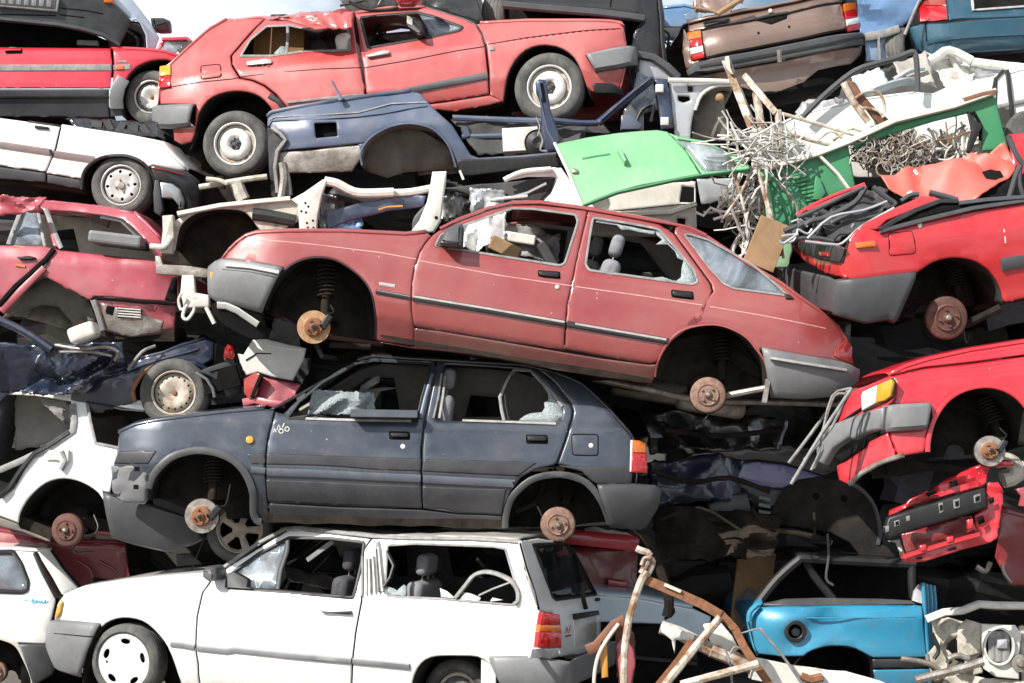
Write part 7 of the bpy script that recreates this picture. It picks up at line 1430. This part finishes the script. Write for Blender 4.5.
# -- pale car behind the white estate
T = Thing('pale_grey_car', 'pale blue white car in shade to the right of the white estate', 'car', 660, 610, .35, pitch=-5, W=1.4); Sd, rt = T.side, T.root; Z = lambda s: z(580, 523, s)
Sd.panel('body_side', Z('-40,300 80,305 260,320 480,362 560,400 540,540 350,432 100,424 -40,425'), 'paleblue', rt, step=.06); Sd.strip('body_crease', Z('110,312 260,332 470,372'), .01, .005, 'white', rt); T.top('bonnet', Z('-40,298 80,303 260,318 480,360'), 'paleblue'); Sd.panel('lower_panel', Z('-40,428 100,427 350,435 500,540 520,683 -40,700'), 'dark', rt, off=-.06); T.side.strip('lower_seam', Z('100,560 300,580 500,600'), .03, .02, 'blackp', rt)
T = Thing('shaded_crimson_car', 'crimson car glimpsed in the dark between the blue hatchback bumper and the estate', 'car', 600, 545, .45, W=1.3); T.side.strip('body_edge', Z('-80,55 0,62 120,75 250,88'), .11, .04, 'stripred', T.root); T.side.panel('body_side', Z('-80,100 250,110 240,300 -80,300'), 'darkred', T.root, off=-.25, dent=crush(.05, 3, 3)); T.side.panel('parcel_pile', Z('20,20 60,15 120,30 200,40 240,60 20,55'), 'cream', T.root, dent=crush(.05, 9, 3))
T.side.strip('inner_lamp', Z('120,250 200,262'), .06, .03, 'reddark', T.root, off=-.2); T.top('roof', Z('-80,50 250,80'), 'darkred', crown=-.02)
# -- brown board
o = bevel(mesh('chipboard', *boxm(at(752, 592, .75), (.28, .05, .62), Matrix.Rotation(.12, 3, 'Y')), 'tanboard', None, False)); tag(o, 'tall brown board in shade left of the turquoise car', 'board')

# -- foreground frame
T = Thing('rusty_tube_frame', 'bent rusty angle iron and peeling white tubes standing in front, right of the estate', 'frame', 690, 620, -1.5, W=.2); rt = T.root
bars('white_tube', [(.024, zy(580, 523, '285,205 262,245 235,320 212,400 198,480 190,560 186,760', -1.5)), (.026, zy(580, 523, '600,402 480,545 340,720', -1.5)), (.026, zy(580, 523, '430,690 560,655 720,612 760,600', -1.55))], 'wirew', rt)
def flatbar(pts, wd, th): return merge([beamm(at(*a), at(*b), th, wd) for a, b in zip(pts, pts[1:])])
wmesh('angle_iron', flatbar(zy(580, 523, '255,232 330,262 430,305 520,345 600,392', -1.48), .06, .02), 'rust', rt); wmesh('angle_iron', flatbar(zy(580, 523, '598,385 660,450 700,530 760,620 830,720', -1.46), .05, .045), 'rust', rt); wmesh('angle_iron', flatbar(zy(580, 523, '480,500 420,590 330,700', -1.45), .05, .02), 'rust', rt)
wmesh('angle_iron_pale_edge', flatbar(zy(580, 523, '360,262 430,292', -1.5), .02, .02), 'cream', rt)
bars('torn_tip', [(.022, zy(580, 523, '240,108 262,118 285,125 300,140', -1.5)), (.020, zy(580, 523, '300,140 285,170 262,215', -1.5)), (.018, zy(580, 523, '290,140 312,165 300,200 285,225', -1.48)), (.012, zy(580, 523, '262,180 275,150 300,150', -1.52))], 'wirew', rt)
bars('dark_bar_behind', [(.035, zy(580, 523, '240,20 300,100 350,220 380,330 370,400', -.3)), (.012, zy(580, 523, '375,330 400,380 360,410', -.3))], 'under', rt)
T = Thing('leather_strap_bundle', 'brown leather strap and flap hanging on a white tube beside the estate bumper', 'strap', 620, 640, -1.35, W=.1); Sd, rt = T.side, T.root
Sd.strip('strap', Z('28,542 70,525 110,480 150,432 190,412'), .07, .03, 'brownstrap', rt); Sd.panel('flap', Z('150,440 190,415 232,475 240,600 225,700 165,700 150,560'), 'brownstrap', rt, off=-.05, dent=crush(.03, 6, 2, False)); Sd.panel('pinkish_pad', smooth_line(Z('155,520 180,490 225,530 235,600 220,700'), 3) + Z('170,700'), 'crush', rt, off=-.02)
bars('pale_hoop', [(.012, zy(580, 523, '165,430 120,490 80,560 62,640 60,720', -1.4))], 'cream', rt)
o = T.side.block('orange_reflector', Z('84,500 114,500 120,655 92,660'), .03, 'orangep', None); o.matrix_world = T.mw; tag(o, 'upright orange plastic strip beside the brown leather strap', 'plastic strip')
# -- white axle parts along the bottom
T = Thing('white_chassis_beam', 'peeling white chassis beam lying along the bottom edge below the turquoise car', 'beam', 760, 660, -1.2, W=.3); rt = T.root
bars('beam', [(.05, zy(580, 523, '560,540 640,570 700,600 800,625 1000,650 1100,670', -1.15)), (.045, zy(580, 523, '345,445 420,470 500,510 600,560 680,590', -1.1))], 'wirew', rt); bevel(wmesh('beam_box', beamm(at(752, 668, -1.2), at(860, 690, -1.1), .12, .14), 'offwhite', rt))
T.side.panel('torn_white_sheet', z(784, 523, '165,625 260,630 420,675 460,700 160,720'), 'offwhite', rt, dent=crush(.02, 5, 3)); T.side.panel('torn_white_sheet', Z('520,430 600,420 650,480 680,540 640,560 560,520'), 'offwhite', rt, off=-.03, dent=crush(.03, 5, 3)); T.side.strip('rust_patch', z(784, 523, '70,650 110,665 160,655'), .05, .06, 'rust', rt)
T.side.panel('bracket_plate', Z('345,430 400,440 490,480 480,505 410,500 405,560 390,500 345,465'), 'offwhite', rt, dent=crush(.02, 9, 3)); bars('thin_cable', [(.008, zy(580, 523, '620,540 640,600 650,700', -1.3)), (.009, zy(580, 523, '770,455 860,560 950,690', -1.3)), (.008, zy(580, 523, '640,560 660,530 700,540', -1.3)), (.006, zy(580, 523, '690,470 770,450 790,480', -1.25))], 'seal', rt)

# ================================================================== the mass of crushed metal inside the pile
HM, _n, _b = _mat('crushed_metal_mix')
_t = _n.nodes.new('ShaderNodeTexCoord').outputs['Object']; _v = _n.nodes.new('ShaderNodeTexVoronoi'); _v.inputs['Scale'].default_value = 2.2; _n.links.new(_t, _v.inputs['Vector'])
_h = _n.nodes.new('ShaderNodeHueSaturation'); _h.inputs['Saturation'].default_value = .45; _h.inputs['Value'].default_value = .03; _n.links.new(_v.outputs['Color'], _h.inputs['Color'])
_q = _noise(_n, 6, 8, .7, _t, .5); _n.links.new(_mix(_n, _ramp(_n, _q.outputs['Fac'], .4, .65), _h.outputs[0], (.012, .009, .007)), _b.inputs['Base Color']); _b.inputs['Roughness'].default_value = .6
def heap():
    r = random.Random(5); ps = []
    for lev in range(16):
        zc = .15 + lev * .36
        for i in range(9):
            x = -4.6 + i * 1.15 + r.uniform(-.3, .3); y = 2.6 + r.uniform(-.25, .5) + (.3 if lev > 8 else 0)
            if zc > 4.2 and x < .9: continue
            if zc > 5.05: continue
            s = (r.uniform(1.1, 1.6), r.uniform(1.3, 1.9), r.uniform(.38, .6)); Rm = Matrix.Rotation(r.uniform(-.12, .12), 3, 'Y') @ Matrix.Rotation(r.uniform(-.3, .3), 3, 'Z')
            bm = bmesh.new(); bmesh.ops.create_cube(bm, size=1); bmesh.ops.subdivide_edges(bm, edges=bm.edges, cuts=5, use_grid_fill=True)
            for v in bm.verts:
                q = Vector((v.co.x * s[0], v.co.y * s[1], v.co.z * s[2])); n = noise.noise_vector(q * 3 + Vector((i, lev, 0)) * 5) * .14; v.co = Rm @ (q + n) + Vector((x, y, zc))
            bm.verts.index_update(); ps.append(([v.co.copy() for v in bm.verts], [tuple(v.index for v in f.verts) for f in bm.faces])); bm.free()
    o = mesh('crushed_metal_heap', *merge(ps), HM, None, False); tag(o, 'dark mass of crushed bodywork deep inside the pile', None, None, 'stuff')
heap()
